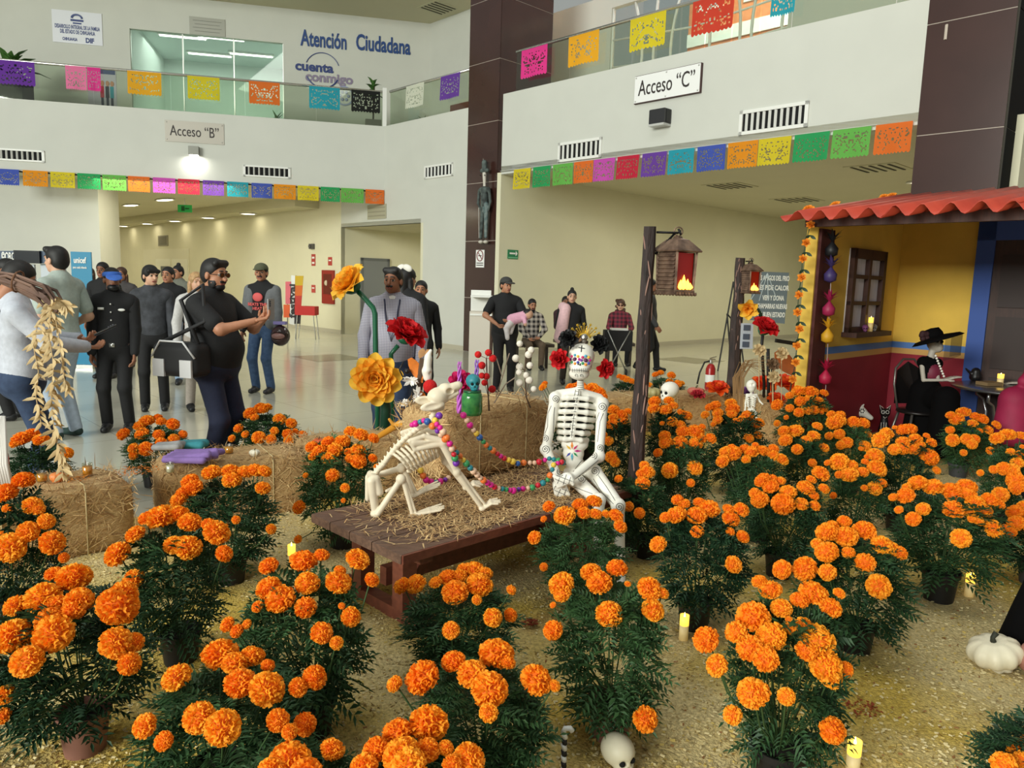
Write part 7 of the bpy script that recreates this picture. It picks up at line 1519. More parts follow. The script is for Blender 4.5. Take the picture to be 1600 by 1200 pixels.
# skulls
def skull(c, r, yaw, label, mat, dark=True, grp=None):
    R = np.array(Matrix.Rotation(-math.radians(yaw), 3, 'Z')); c = npv(c) + npv((0, 0, r * .95)); o_ = lambda x, y, z: c + R @ (npv((x, y, z)) * r)
    P = [ell(o_(0, -.15, .15), npv((.82, .98, .82)) * r, R), ell(o_(0, .35, -.35), npv((.55, .5, .5)) * r, R), ell(o_(0, .42, -.72), npv((.42, .38, .22)) * r, R), ell(o_(-.33, .82, -.1), npv((.24, .25, .22)) * r, R, sub=True), ell(o_(.33, .82, -.1), npv((.24, .25, .22)) * r, R, sub=True), ell(o_(0, .88, -.42), npv((.11, .16, .16)) * r, R, sub=True)]
    o = blob_obj('skull', blob(P, r * .07, r * .12), mat); tag(o, label, 'skull', grp)
    mb = MB()
    for sx in (-.33, .33): mb.ell(V(*o_(sx, .62, -.1)), (r * .17, r * .17, r * .16), 8, 6)
    mb.ell(V(*o_(0, .76, -.42)), (r * .08,) * 3, 8, 6); mb2 = tomesh('sockets', [v - WL[o] for v in mb.v], mb.f, m_dark, None, True); link('eye_sockets', mb2, o)
    return o
skull(G(966, 1213) + V(0, 0, .02), .064, 148, 'white skull on the sawdust in front of the reddish pot', M('skull_ivory', (226, 218, 190), .5))
skull(G(1044, 626, .42), .105, 240, 'white skull lying on the far bale right of the near pole', m_bone_w)
# striped cane tip
mb = MB()
c_ = G(885, 1225)
for k in range(9): mb.cur = k % 2; mb.tube([c_ + V(-.01, 0, .02 * k), c_ + V(-.01 - .0008 * k, 0, .02 * k + .0205)], .009, 8)
mb.tube([c_ + V(-.018, 0, .18), c_ + V(-.012, 0, .195), c_ + V(.004, 0, .196), c_ + V(.012, 0, .186)], .009, 8); tag(mb.build('striped_cane', [m_white, m_blk], None, True), 'black and white striped cane tip at the bottom edge', 'cane')
# scattered marigold petals
def petals(c, rr, n, rgb, label, seed):
    rnd = random.Random(seed); mb = MB()
    for k in range(n):
        a = rnd.uniform(0, 6.28); q = rr * math.sqrt(rnd.random()); p = c + V(math.cos(a) * q, math.sin(a) * q, rnd.uniform(.0, .012)); d = V(math.cos(a * 3), math.sin(a * 3), rnd.uniform(-.2, .5)) * .012; s_ = d.cross(V(0, 0, 1)).normalized() * .006; mb.add([p - s_, p + d, p + s_, p - d * .3], [(0, 1, 2, 3)])
    tag(mb.build('petal_heap', M('petals_%d' % rgb[1], rgb, .7, sub=.2)), label, 'petals', kind='stuff')
petals(G(828, 985) + V(0, 0, .035), .035, 90, (130, 50, 18), 'small heap of dark petals on sawdust before the table', 1)
petals(G(1345, 1120) + V(0, 0, .035), .07, 60, (150, 64, 24), 'loose dark petals right of the bottom marigold', 2)
petals(G(215, 736, .43), .12, 160, (214, 120, 20), 'orange petals strewn on the bale beside jar candle', 3)
petals(G(118, 748, .43), .08, 90, (206, 130, 40), 'orange petals strewn on the leftmost bale', 4)
# purple cloth on the bale
def cloth_heap(c, rx, ry, hz, rgb, label, seed, name='folded_cloth', cat='cloth'):
    rnd = random.Random(seed); P = []
    for k in range(9): y = -ry + 2 * ry * k / 8; P.append(cap(c + V(-rx * rnd.uniform(.75, 1), y, hz * .35), c + V(rx * rnd.uniform(.75, 1), y + rnd.uniform(-.02, .02), hz * rnd.uniform(.35, .7)), .018, .022))
    o = blob_obj(name, blob(P, .009, .012), M('cloth_%d_%d' % rgb[:2], rgb, .8, var=.15, scale=14)); tag(o, label, cat); return o
cc_ = G(300, 722, .435); cloth_heap(cc_, .15, .11, .1, (132, 104, 166), 'folded purple cloth lying on the bale at left', 4)
cloth_heap(G(280, 705, .43) + V(.02, .12, 0), .1, .05, .05, (50, 130, 140), 'teal cloth behind the purple cloth on the bale', 6)
cloth_heap(G(252, 708, .43) + V(0, .1, 0), .09, .05, .06, (150, 150, 150), 'grey cloth strips beside the purple cloth', 8)
# dried husk spray hanging at left from a bundle of brown stalks
hb = Yd(-60, 440, 4.0); he_ = Yd(88, 476, 4.0)
t = empty('dried_spray', V(hb.x - .15, hb.y, 0), 'arching bundle of dried brown stalks with hanging pale husks', 'dried plant')
rnd = random.Random(11); mb = MB()
for k in range(26):
    o1 = V(rnd.uniform(-1, 1), rnd.uniform(-1, 1), rnd.uniform(-1, 1)) * .03; o2 = V(rnd.uniform(-1, 1), rnd.uniform(-1, 1), rnd.uniform(-1, 1)) * .035
    mb.tube([V(hb.x - .15, hb.y, .03) + o1, V(hb.x - .14, hb.y, .9) + o1, V(hb.x - .1, hb.y, 1.42) + o1, Yd(-20, 428, 4.0) + o1, Yd(28, 440, 4.0) + o2, Yd(70, 458, 4.0) + o2 * 1.3, he_ + o2 + V(0, 0, -.02)], [.006, .006, .007, .008, .009, .009, .006], 5)
mb.build('stalk_bundle', M('dried_stalk', (96, 74, 66), .8, rgb2=(126, 98, 84), scale=12), t)
mb = MB(); mb.tube([Yd(28, 440, 4.0) + V(.045 * math.cos(a) * .3, .05 * math.sin(a), .055 * math.cos(a)) for a in [6.283 * k / 12 for k in range(13)]], .005, 5); mb.build('tie', M('tie_brown', (120, 84, 60), .8), t)
m_husk = M('husk', (224, 202, 156), .8, sub=.2, rgb2=(200, 172, 124), scale=9)
def husk_string(pts, n, seed, spread):
    rnd = random.Random(seed); P3 = [Yd(x, y, 3.98) for x, y in pts]
    mb = MB(); mb.tube(P3, .0025, 4); mb.build('husk_stem', M('husk_stem', (190, 164, 120), .8), t)
    for k in range(n):
        u = k / (n - 1) * (len(P3) - 1); i = min(int(u), len(P3) - 2); p = P3[i].lerp(P3[i + 1], u - i)
        for q in range(3):
            mb = MB(); a = rnd.uniform(0, 6.283); L_ = rnd.uniform(.05, .08); d = V(math.cos(a) * .7, math.sin(a) * .5, rnd.uniform(-1, -.1)).normalized(); leaf_blade(mb, p, p + d * L_ * spread, .021 * spread, 0, V(0, 1, .2), 3); mb.build('husk', m_husk, t, True)
husk_string([(82, 468), (76, 520), (84, 570), (80, 620), (84, 665), (92, 705), (98, 740)], 34, 1, 1.05)
husk_string([(80, 470), (58, 510), (52, 540), (60, 580), (56, 620), (64, 660)], 22, 2, .95)
husk_string([(72, 462), (92, 470), (100, 476)], 10, 3, 1.2)
husk_string([(84, 480), (94, 540), (100, 590), (104, 610)], 12, 4, .9)
# white tube vase and cola bottle at the left edge
b0 = G(2, 778, .0); c_ = V(b0.x, b0.y, 0)
bt = G(5, 752, .425); t = empty('soda_bottle', bt, 'dark soda bottle with red label at the far left on the bale', 'bottle'); 
mb = MB(); mb.lathe([(.03, 0), (.034, .02), (.034, .09), (.03, .1), (.034, .12), (.034, .15), (.014, .21), (.012, .225)], bt, 16); mb.build('bottle', M('cola_dark', (30, 14, 10), .15), t, True); mb = MB(); mb.lathe([(.0345, .095), (.0348, .1), (.0348, .135), (.0345, .14)], bt, 16); mb.build('label_band', M('cola_red', (190, 40, 34), .5), t, True); mb = MB(); mb.lathe([(.014, .222), (.014, .24), (.001, .241)], bt, 12); mb.build('cap', M('cola_red', (190, 40, 34)), t, True)
t = empty('white_netting', G(12, 758, .425), 'sheer white netting draped at the far left edge', 'netting')
for k in range(7): a_ = G(-6 + k * 4, 758, .425); mb = MB(); mb.tube([a_, a_ + V(-.02, .0, .12), Yd(2 + k * .8, 650, a_.y)], [.012, .01, .006], 6); mb.build('fold', M('netting_white', (216, 212, 206), .8), t, True)
# decorations behind the dog: green jar with teal skull, feathers, purple candles, pom-pom twig, cotton twig
jc = G(737, 648, .88); t = empty('green_jar', jc, 'green glass jar standing on the upright bale under teal skull', 'jar')
mb = MB(); mb.lathe([(.052, 0), (.058, .02), (.058, .1), (.05, .125), (.045, .128)], jc, 20); mb.build('glass', M('jar_green', (30, 104, 58), .15, rgb2=(70, 140, 70), scale=24), t, True)
mb = MB(); mb.lathe([(.047, .124), (.05, .126), (.05, .138), (.046, .138)], jc, 20); mb.build('rim', M('jar_green_rim', (20, 84, 50), .2), t, True)
skull(jc + V(.005, -.0, .135), .048, 160, 'teal painted skull sitting on the green jar', M('teal_paint', (40, 130, 140), .5, var=.1, scale=12))
for (x, y0, y1, rgb, lb) in ((718, 620, 565, (196, 100, 200), 'pink-violet twisted taper candle behind the bone dog'), (745, 615, 562, (150, 100, 196), 'lilac taper candle behind the teal skull')):
    a_, b_ = Yd(x, y0, 4.2), Yd(x, y1, 4.2); mb = MB(); a_.z = .87
    for k in range(3): mb.tube([a_.lerp(b_, q / 14) + V(.009 * math.cos(k * 2.1 + q * .9), .009 * math.sin(k * 2.1 + q * .9), 0) for q in range(15)], [.009 - .0004 * q for q in range(15)], 6)
    tag(mb.build('taper_candle', M('taper_%d' % rgb[0], rgb, .5), None, True), lb, 'candle')
t = empty('magenta_flower', Yd(722, 600, 4.25).xy.to_3d() + V(0, 0, .87), 'magenta cut-paper flower behind the bone dog head', 'paper flower')
mm = [M('crepe_magenta', (206, 20, 96), .7, sub=.2)]; mb = MB(); fcn = Yd(720, 598, 4.25); mb.tube([WL[t], fcn], .005, 5); mb.build('stem', m_pipe, t); paper_flower(fcn, (0, -1, .3), .075, mm, t, rings=((9, 1.0, .1), (8, .7, .5), (5, .4, .9)), seed=31)
# pom-pom twig
def twig(base, balls, stem_px, Y, mat, rr, label, nm, cat, bm):
    t = empty(nm, base, label, cat); mb = MB(); mb.tube([base] + [Yd(x, y, Y) for x, y in stem_px], [.006] + [.004] * len(stem_px), 6); mb.build('twig', bm, t, True)
    for i, (x, y, r) in enumerate(balls):
        p = Yd(x, y, Y - .02 + .01 * (i % 3)); q = min(stem_px, key=lambda s_: abs(s_[1] - y - 8)); mb = MB(); mb.tube([Yd(q[0], q[1], Y), p], .002, 4); mb.build('side_twig', bm, t); mb = MB(); mb.ell(p, (r * Y / FPX,) * 3, 14, 10); mb.build(rr, mat, t, True)
    return t
m_pom = M('pompom_red', (206, 22, 22), .9, bump=.9, bscale=140); m_cot = M('cotton_white', (230, 222, 208), .9, bump=.6, bscale=60); m_tw = M('twig_brown', (84, 64, 48), .8)
twig(Yd(764, 650, 4.3).xy.to_3d() + V(0, 0, .87), [(747, 554, 5.5), (763, 551, 5.5), (770, 560, 6), (753, 571, 6), (753, 587, 5), (760, 588, 5.5), (757, 598, 5), (769, 608, 6), (733, 619, 5)], [(763, 620), (761, 590), (760, 560)], 4.3, m_pom, 'pompom', 'twig of red pom-poms standing in the upright bale', 'pompom_twig', 'twig', m_tw)
twig(Yd(828, 660, 4.45).xy.to_3d() + V(0, 0, .87), [(812, 537, 5), (830, 547, 5.5), (826, 554, 6), (806, 560, 6), (828, 571, 5.5), (812, 573, 6), (811, 582, 5), (827, 594, 6), (812, 598, 6), (834, 608, 5), (822, 586, 5)], [(822, 620), (820, 580), (822, 545)], 4.45, m_cot, 'cotton_boll', 'twig of white cotton bolls behind the upright bale', 'cotton_twig', 'twig', m_tw)
mb = MB()
for pts in ([(775, 620), (785, 590), (776, 560)], [(785, 590), (792, 565), (796, 552)], [(772, 630), (790, 600), (805, 590)]): mb.tube([Yd(x, y, 4.4) for x, y in pts], .0035, 5)
tag(mb.build('bare_twigs', M('twig_grey', (150, 132, 116), .8)), 'bare grey twigs sticking up beside the pom-pom twig', 'twig')
# white fluffy alebrije with cow skull, orange leaves and red pom-pom left of the dog head
YA = 5.3
ft = V(Yd(650, 640, YA).x, YA, 0); t = empty('feather_arrangement', ft, 'arrangement of white feathers, cow skull and orange leaves behind the dog', 'arrangement')
mb = MB(); mb.tube([ft, V(ft.x, YA, .6), Yd(655, 600, YA), Yd(660, 560, YA)], .02, 7); mb.build('stake', m_tw, t)
m_fea = M('feather_white', (232, 228, 222), .9); rnd = random.Random(8)
for (cx, cy, ax_, ay_, n_) in ((642, 595, 14, 10, 26), (652, 618, 8, 14, 22), (632, 630, 9, 7, 18), (655, 645, 8, 12, 18), (672, 648, 8, 8, 12)):
    mb = MB()
    for k in range(n_):
        a = rnd.uniform(0, 6.28); p = Yd(cx, cy, YA - .05); q = Yd(cx + ax_ * math.cos(a) * rnd.uniform(.6, 1.2), cy + ay_ * math.sin(a) * rnd.uniform(.6, 1.2), YA - .05 + rnd.uniform(-.05, .05)); leaf_blade(mb, p, q, .022, 0, V(0, 1, .1), 3)
    mb.build('feather_tuft', m_fea, t, True)
cs = lambda x, y, o=0: Yd(x, y, YA - .02 + o)
blob_obj('cow_skull', blob([cap(cs(669, 560), cs(667, 580), .028, .03), cap(cs(667, 580), cs(668, 590), .036, .03), cap(cs(669, 556), cs(673, 548), .022, .012), ell(cs(673, 584, -.03), (.012, .02, .012), sub=True)], .007, .012), m_bone_w, t, WL[t])
for (x0, y0, x1, y1, rgb) in ((640, 560, 660, 598, (224, 124, 40)), (655, 612, 664, 626, (230, 130, 40)), (662, 545, 655, 560, (176, 130, 84)), (668, 546, 672, 560, (190, 140, 92))):
    mb = MB(); leaf_blade(mb, cs(x0, y0), cs(x1, y1), .085 if y1 - y0 > 20 else .05, 0, V(0, 1, .1), 5); mb.build('leaf', M('leaf_%d' % rgb[0], rgb, .7, var=.15, scale=20), t, True)
mb = MB(); mb.ell(cs(672, 604, -.06), (.05, .05, .05), 16, 10); mb.build('red_pompom', m_pom, t, True)
mb = MB(); mb.tube([cs(630, 565), cs(624, 578), cs(630, 590), cs(640, 596)], .006, 5); mb.ell(cs(636, 580), (.02, .02, .02), 8, 6); mb.build('black_wire', m_black, t, True)
# ochre branch lying on the bale behind the dog
hx0 = G(588, 684, .44); P = [cap(hx0, Yd(625, 662, 5.2), .02, .026), cap(Yd(625, 662, 5.2), Yd(640, 655, 5.15), .014, .008), cap(Yd(622, 664, 5.2), Yd(642, 662, 5.1), .012, .007), cap(Yd(615, 664, 5.2), Yd(608, 655, 5.2), .014, .01), cap(Yd(618, 664, 5.2), Yd(636, 668, 5.1), .01, .006)]
o = blob_obj('ochre_branch', blob(P, .007, .012), M('ochre', (206, 140, 36), .7)); tag(o, 'ochre painted forked branch lying on the bale behind the dog', 'branch')
# ---- far display: extinguisher, cloth, tiny skeleton, dried flowers, banner easel
ec = G(1108, 632) + V(.1, 1.2, 0); ec = G(1108, 612); t = empty('fire_extinguisher', ec, 'red fire extinguisher with black hose standing on the floor', 'extinguisher')
mb = MB(); mb.lathe([(.07, 0), (.075, .02), (.075, .36), (.05, .42), (.025, .44)], ec, 18); mb.build('cylinder', M('ext_red', (160, 26, 26), .3), t, True)
mb = MB(); mb.lathe([(.025, .44), (.03, .46), (.02, .5)], ec, 10); mb.box(ec + V(.02, 0, .51), (.09, .02, .02)); mb.box(ec + V(.03, 0, .54), (.1, .018, .015), Matrix.Rotation(-.3, 3, 'Y')); mb.build('valve', m_steel, t)
mb = MB(); mb.tube([ec + V(-.02, 0, .48), ec + V(-.1, 0, .46), ec + V(-.17, -.02, .3), ec + V(-.2, -.03, .12)], .014, 7); mb.build('hose', m_black, t, True); mb = MB(); mb.lathe([(.0755, .15), (.076, .16), (.076, .26), (.0755, .27)], ec, 18); mb.build('label_band', m_white, t, True)
m_or = [M('crepe_orange', (240, 96, 20), .7, sub=.25), M('crepe_orange2', (226, 60, 24), .7, sub=.25)]
for i, (x, y, r, lb) in enumerate(((1120, 606, .15, 'orange paper bloom on the far bale near the extinguisher'), (1090, 612, .09, 'dark red paper bloom on the far bale'), (1192, 600, .17, 'orange tissue bloom at the foot of the dark stems'), (1225, 598, .17, 'red-orange tissue bloom beside the yellow house post'), (1165, 607, .09, 'small purple tissue bloom beside the tiny skeleton'), (1212, 622, .12, 'low red tissue bloom behind the tiny skeleton'))):
    c_ = G(x, y + 12, .42); mats = m_or if i not in (1, 4) else ([M('crepe_dkred', (170, 26, 40), .7)] if i == 1 else [M('crepe_purple', (110, 60, 120), .7)])
    t = empty('tissue_bloom', c_, lb, 'paper flower', 'tissue blooms'); paper_flower(c_ + V(0, 0, r * .3), (0, -.5, 1), r, mats, t, rings=((8, 1.0, .2), (7, .8, .6), (6, .6, 1.0), (4, .4, 1.3)), seed=50 + i)
# tiny skeleton sitting on the bale
ks = G(1171, 640, .43); Yk = ks.y
kp = lambda x, y, o=0: Yd(x, y, Yk + o)
P = [ell(kp(1174, 602), (.05, .045, .055)), ell(kp(1174, 608, -.01), (.035, .032, .03)), cap(kp(1174, 612), kp(1174, 640), .012), ell(kp(1172, 601, -.045), (.013, .02, .014), sub=True), ell(kp(1177, 601, -.045), (.013, .02, .014), sub=True), cap(kp(1167, 617), kp(1182, 617), .013), ell(kp(1174, 640), (.04, .03, .022))]
for i in range(5):
    for sx in (-1, 1): P += [cap(kp(1174, 619 + i * 3.4), kp(1174 + sx * (7.5 - .5 * i), 621 + i * 3.4, -.03), .0075), cap(kp(1174 + sx * (7.5 - .5 * i), 621 + i * 3.4, -.03), kp(1174 + sx * 4, 623 + i * 3.4, -.05), .007)]
for pts in ([(1167, 617), (1165, 630), (1164, 642)], [(1182, 617), (1187, 627), (1192, 632)]): P += [cap(kp(*pts[0]), kp(*pts[1]), .011, .01), cap(kp(*pts[1]), kp(*pts[2], -.03), .01, .008)]
for pts in ([(1171, 641), (1166, 652), (1163, 668)], [(1178, 641), (1181, 645), (1182, 656)]): P += [cap(kp(*pts[0]), kp(*pts[1], -.14), .013, .012), cap(kp(*pts[1], -.14), kp(*pts[2], -.15), .012, .01)]
o = blob_obj('tiny_skeleton', blob(P, .0075, .008), m_bone_w); tag(o, 'tiny white skeleton doll sitting on the far bale edge', 'skeleton')
# dried flowers and dark stems around the far red flower
rnd = random.Random(21)
for i, (x, y0, y1, xt) in enumerate(((1201, 628, 545, 1200), (1208, 625, 560, 1207))):
    a_ = G(x, y0, .43); mb = MB(); mb.tube([a_, Yd((x + xt) / 2, (y0 + y1) / 2, a_.y), Yd(xt, y1, a_.y)], .018, 7); tag(mb.build('painted_cane', m_blk, None, True), 'dark painted stem beside the far red flower, %s' % ('nearer the lantern pole' if i == 0 else 'nearer the house'), 'stem')
for i, (x, y, lb) in enumerate(((1186, 548, 'left cream dried flower head by the far red flower'), (1221, 553, 'right cream dried flower head by the orange shield'), (1207, 570, 'middle brown dried flower head'), (1208, 590, 'lowest cream dried flower head'))):
    a_ = G(x, 640, .43); c_ = Yd(x, y, a_.y); t = empty('dried_flower', a_, lb, 'dried flower', 'dried flowers at the far bale'); mb = MB(); mb.tube([a_, c_], .004, 5); mb.build('stem', m_husk, t)
    paper_flower(c_, (0, -1, .4), .07, [m_husk if i != 2 else M('dried_brown', (110, 82, 56), .8)], t, rings=((8, 1, .1), (6, .6, .7)), seed=70 + i)
c_ = Yd(1232, 566, 7.7); t = empty('orange_shield', V(c_.x, c_.y, 0), 'faded orange leaf-shaped board behind the hanging garland', 'board'); mb = MB(); leaf_blade(mb, Yd(1214, 548, 7.7), Yd(1244, 588, 7.7), .17, 0, V(0, 1, .1), 6); mb.build('board', M('faded_orange', (190, 104, 50), .7, rgb2=(160, 84, 44), scale=9), t, True); mb = MB(); mb.tube([V(c_.x, c_.y, 0), Yd(1238, 588, 7.7)], .008, 5); mb.build('stake', m_tw, t)
# bending brown grasses
mb = MB()
for k in range(26):
    x0 = rnd.uniform(1146, 1160); a_ = G(x0, 650, .3); mb.tube([a_, Yd(x0 + rnd.uniform(-2, 4), 590, a_.y), Yd(x0 + rnd.uniform(8, 18), rnd.uniform(560, 572), a_.y), Yd(x0 + rnd.uniform(30, 50), rnd.uniform(556, 590), a_.y)], [.004, .004, .003, .001], 4)
tag(mb.build('dry_grass', M('dry_grass', (150, 116, 76), .8)), 'tuft of bending dry brown grass by the far lantern pole', 'dried plant', kind='stuff')
# easel with grey banner
YE = 14.6
bp_ = lambda x, y: Yd(x, y, YE)
t = empty('poster_easel', V(bp_(1165, 560).x, YE, 0), 'grey winter appeal poster on a black folding easel', 'poster')
a_, b_, c_, d_ = bp_(1177, 424), bp_(1233, 426), bp_(1226, 506), bp_(1172, 500)
mb = MB(); mb.prism([a_, b_, c_, d_], (0, .02, 0)); mb.build('sheet', M('poster_grey', (104, 116, 122), .5), t)
for (x, y, s_, w_) in ((1208, 435, 'SUS AMIGOS DEL FRIO', .62), (1208, 450, 'LES PIDE CALOR', .6), (1208, 466, 'VEN Y DONA', .42), (1206, 479, 'CHAMARRAS NUEVAS', .58), (1205, 492, 'EN BUEN ESTADO', .52)):
    put_text('lettering', s_, .13, bp_(x, y) - V(0, .006, 0), (1, 0, 0), (0, -1, 0), m_white, t, .004, width=w_)
for k in range(4): mb = MB(); mb.tube([bp_(1199, 427) - V(0, .008, 0), bp_(1172 + k * 14, 470) - V(0, .008, 0)], .008, 4); mb.build('ray_print', M('ray_pale', (190, 202, 206), .6), t)
for pts in ([(1146, 440), (1124, 543)], [(1146, 440), (1165, 560)], [(1136, 490), (1160, 520)], [(1136, 490), (1146, 545)]): mb = MB(); mb.tube([bp_(*pts[0]), V(bp_(*pts[1]).x, YE, 0.0 if pts[1][1] > 530 else bp_(*pts[1]).z)], .015, 6); mb.build('easel_leg', m_black, t)
# hanging dark blue figure banner and orange scarf on the far pole
pf = Yd(1163, 520, 8.1)
t = empty('hanging_print', Yd(1168, 545, 8.2), 'narrow printed cloth with blue figure hanging below far lantern', 'cloth'); mb = MB(); mb.prism([Yd(1158, 505, 8.2), Yd(1177, 505, 8.2), Yd(1176, 545, 8.2), Yd(1156, 545, 8.2)], (0, .006, 0)); mb.build('sheet', M('print_pale', (176, 182, 190), .7), t)
for i, (x, y) in enumerate(((1167, 512), (1166, 526), (1165, 538))): mb = MB(); mb.box(Yd(x, y, 8.19), (.07, .006, .06)); mb.build('print_block', M('print_slate', (70, 78, 92), .7), t)
t = empty('orange_scarf', Yd(1168, 500, 8.1), 'orange paper flower petals drooping below the far lantern', 'paper flower'); paper_flower(Yd(1169, 480, 8.1), (-.3, -1, -.3), .15, mP, t, rings=((6, 1.0, .6), (5, .7, 1.0)), seed=91)
mb = MB(); mb.tube([Yd(1180, 478, 8.1), Yd(1188, 490, 8.1), Yd(1192, 520, 8.05)], .02, 7); mb.build('stem', m_pipe2, t, True)
mb = MB(); mb.beam(Yd(1212, 532, 8.0), Yd(1250, 538, 8.0), .05, .04); o = mb.build('black_bar', m_black); tag(o, 'short black bar in front of the yellow house post', 'bar')
# ---- house dressing: flower garland, paper candies, sill things
t = empty('flower_garland', HC + hu * 2.35 - hv * .1, 'hanging garland of orange flowers and green leaves by the house post', 'garland')
gy = (HC + hu * 2.36).y - .05
gp = [(1266, 352), (1259, 380), (1254, 405), (1252, 434), (1248, 461), (1246, 488), (1249, 514), (1245, 540), (1243, 566), (1238, 592)]
mb = MB(); mb.tube([Yd(x, y, gy) for x, y in gp], .004, 5); mb.build('cord', m_pipe2, t)
for i, (x, y) in enumerate(gp):
    p = Yd(x, y, gy) - V(.01, .03, 0); paper_flower(p, (-.4, -1, .2), .045, [M('silk_orange', (240, 150, 40), .7, sub=.2)], t, rings=((6, 1.0, .2), (5, .7, .7), (4, .45, 1.1)), seed=120 + i, name='flower_petal')
    if i < len(gp) - 1:
        q = Yd((x + gp[i + 1][0]) / 2 + 2, (y + gp[i + 1][1]) / 2 + 2, gy) - V(0, .02, 0)
        for s_ in (-1, 1): mb = MB(); leaf_blade(mb, q, q + V(s_ * .05, -.02, -.035), .03, 0, V(0, 1, .2), 3); mb.build('leaf', M('silk_green', (34, 60, 36), .6), t, True)
for (x, y, lb) in ((1265, 326, 'silk flower on the left roof edge of the house'), (1305, 322, 'orange silk flower halfway up the roof edge'), (1382, 306, 'left orange flower on top of the red roof'), (1395, 300, 'right orange flower on top of the red roof')):
    # rest on the roof's left edge
    best = None
    for k in range(80):
        p = roof_pt(-ov + .02, k / 79) + V(0, 0, .05); d = ray(x, y); px_ = (p - CAMP); sx_ = 800 + FPX * px_.dot(CR) / px_.dot(FWD)
        if best is None or abs(sx_ - x) < best[0]: best = (abs(sx_ - x), p)
    t = empty('silk_flower', best[1] - V(0, 0, .045), lb, 'flower', 'flowers on the roof'); paper_flower(best[1] - V(0, 0, .02), (-.5, -.5, .6), .065, [M('silk_orange', (240, 150, 40))], t, rings=((7, 1.0, .2), (6, .75, .7), (5, .5, 1.1)), seed=int(x), name='petal')
for i, (y, rgb, lb) in enumerate(((385, (26, 26, 30), 'topmost black tissue candy tied to the house post'), (425, (70, 56, 110), 'purple tissue candy tied to the house post'), (478, (170, 40, 84), 'pink tissue candy tied to the house post'), (520, (226, 170, 40), 'yellow tissue candy tied to the house post'), (585, (190, 30, 70), 'lowest red tissue candy tied to the house post'))):
    c_ = PL(1300 - (y - 385) * .05, y, HC + hv * .1, 45.26); t = empty('tissue_candy', c_, lb, 'decoration', 'tissue candies on the house post'); mt = M('tissue_%d' % rgb[0], rgb, .5, sub=.2)
    mb = MB(); mb.lathe([(.012, -.1), (.055, -.08), (.06, -.02), (.02, .03), (.01, .045)], c_, 12); mb.build('wrapped_body', mt, t, True)
    for k in range(12): a = 6.283 * k / 12; mb = MB(); leaf_blade(mb, c_ + V(0, 0, .04), c_ + V(math.cos(a) * .09, math.sin(a) * .09, .1 + .03 * (k % 3)), .03, 0, V(0, 0, 1), 3); mb.build('frill', mt, t, True)
mb = MB(); mb.tube([PL(1302, 360, HC + hv * .1, 45.26), PL(1290, 610, HC + hv * .1, 45.26)], .004, 5); tag(mb.build('candy_cord', M('cord_pale', (170, 150, 150), .8)), 'thin cord carrying the tissue candies on house post', 'cord')
d_ = wd.normalized(); sl = (wa + wb_) / 2 + hv * .09 + V(0, 0, wz0)
candle(sl + d_ * .06, .025, .15, 'ivory candle on the house window sill', None)
skull(sl - d_ * .08, .04, 200, 'small purple patterned skull on the window sill', M('purple_skull', (126, 66, 112), .5), grp=None)
skull(sl + d_ * .17, .04, 200, 'small black and white skull on the window sill', M('bw_skull', (60, 54, 56), .5, rgb2=(190, 186, 180), scale=24), grp=None)
# ---- seated catrina, chair, round table, second figure
m_met = M('table_metal', (150, 150, 152), .25, .85)
cb = G(1447, 728); Yc = cb.y + .0
Yc = 7.45
cp = lambda x, y, o=0: Yd(x, y, Yc + o)
cz0 = V(cp(1445, 640).x, Yc, 0)
t = empty('catrina_figure', cz0, 'seated skeleton lady in black dress and wide black hat', 'figure'); m_bd = M('catrina_black', (9, 8, 9), .9, spec=.1); m_bm = M('catrina_maroon', (112, 26, 52), .6); m_bw = M('bone_dull', (178, 170, 158), .6)
P = [ell(cp(1460, 535), (.068, .075, .082), t=1), ell(cp(1466, 543, -.02), (.045, .05, .05), t=1), cap(cp(1456, 550), cp(1454, 562), .03, .035, 1), ell(cp(1464, 533, -.075), (.016, .03, .016), sub=True), ell(cp(1471, 534, -.06), (.014, .03, .016), sub=True), ell(cp(1469, 540, -.08), (.007, .02, .01), sub=True),
     cap(cp(1443, 566), cp(1464, 568), .06, .055, 0), ell(cp(1452, 582), (.105, .09, .13), t=0), ell(cp(1459, 584, -.06), (.07, .05, .09), t=2), ell(cp(1448, 608), (.13, .13, .12), t=0), cap(cp(1445, 622, .02), cp(1480, 622, -.32), .12, .11, 0), cap(cp(1478, 622, -.34), cp(1476, 690, -.36), .11, .17, 0), cap(cp(1446, 615), cp(1440, 690, .05), .15, .2, 0)]
blob_obj('body', blob(P, .0105, .02), [m_bd, m_bw, m_bm], t, WL[t])
P = [cap(cp(1441, 570, -.02), cp(1443, 594, -.06), .026, .02), cap(cp(1443, 594, -.06), cp(1474, 594, -.2), .016, .014)]; P += hand_prims(cp(1474, 594, -.2), cp(1496, 588, -.22) - cp(1474, 594, -.2), (0, 0, -1), .12, 1, .95)
P += [cap(cp(1462, 572, -.02), cp(1466, 594, -.12), .022, .018)]
blob_obj('arm', blob(P, .0065, .006), m_bw, t, WL[t])
hr = Matrix.Rotation(math.radians(-18), 3, 'Y') @ Matrix.Rotation(math.radians(-10), 3, 'X')
mb = MB(); mb.lathe([(.001, .1), (.07, .09), (.092, .04), (.095, 0)], cp(1459, 528), 20, hr); mb.lathe([(.09, .004), (.2, -.012), (.235, -.03), (.2, -.004), (.09, .012)], cp(1464, 527, -.04), 28, hr); mb.build('hat', m_bd, t, True)
rv = random.Random(4); mb = MB()
for k in range(9): mb.ell(cp(1446 + rv.uniform(-6, 4), 524 + rv.uniform(-4, 6), -.03), (.03, .03, .03), 8, 6)
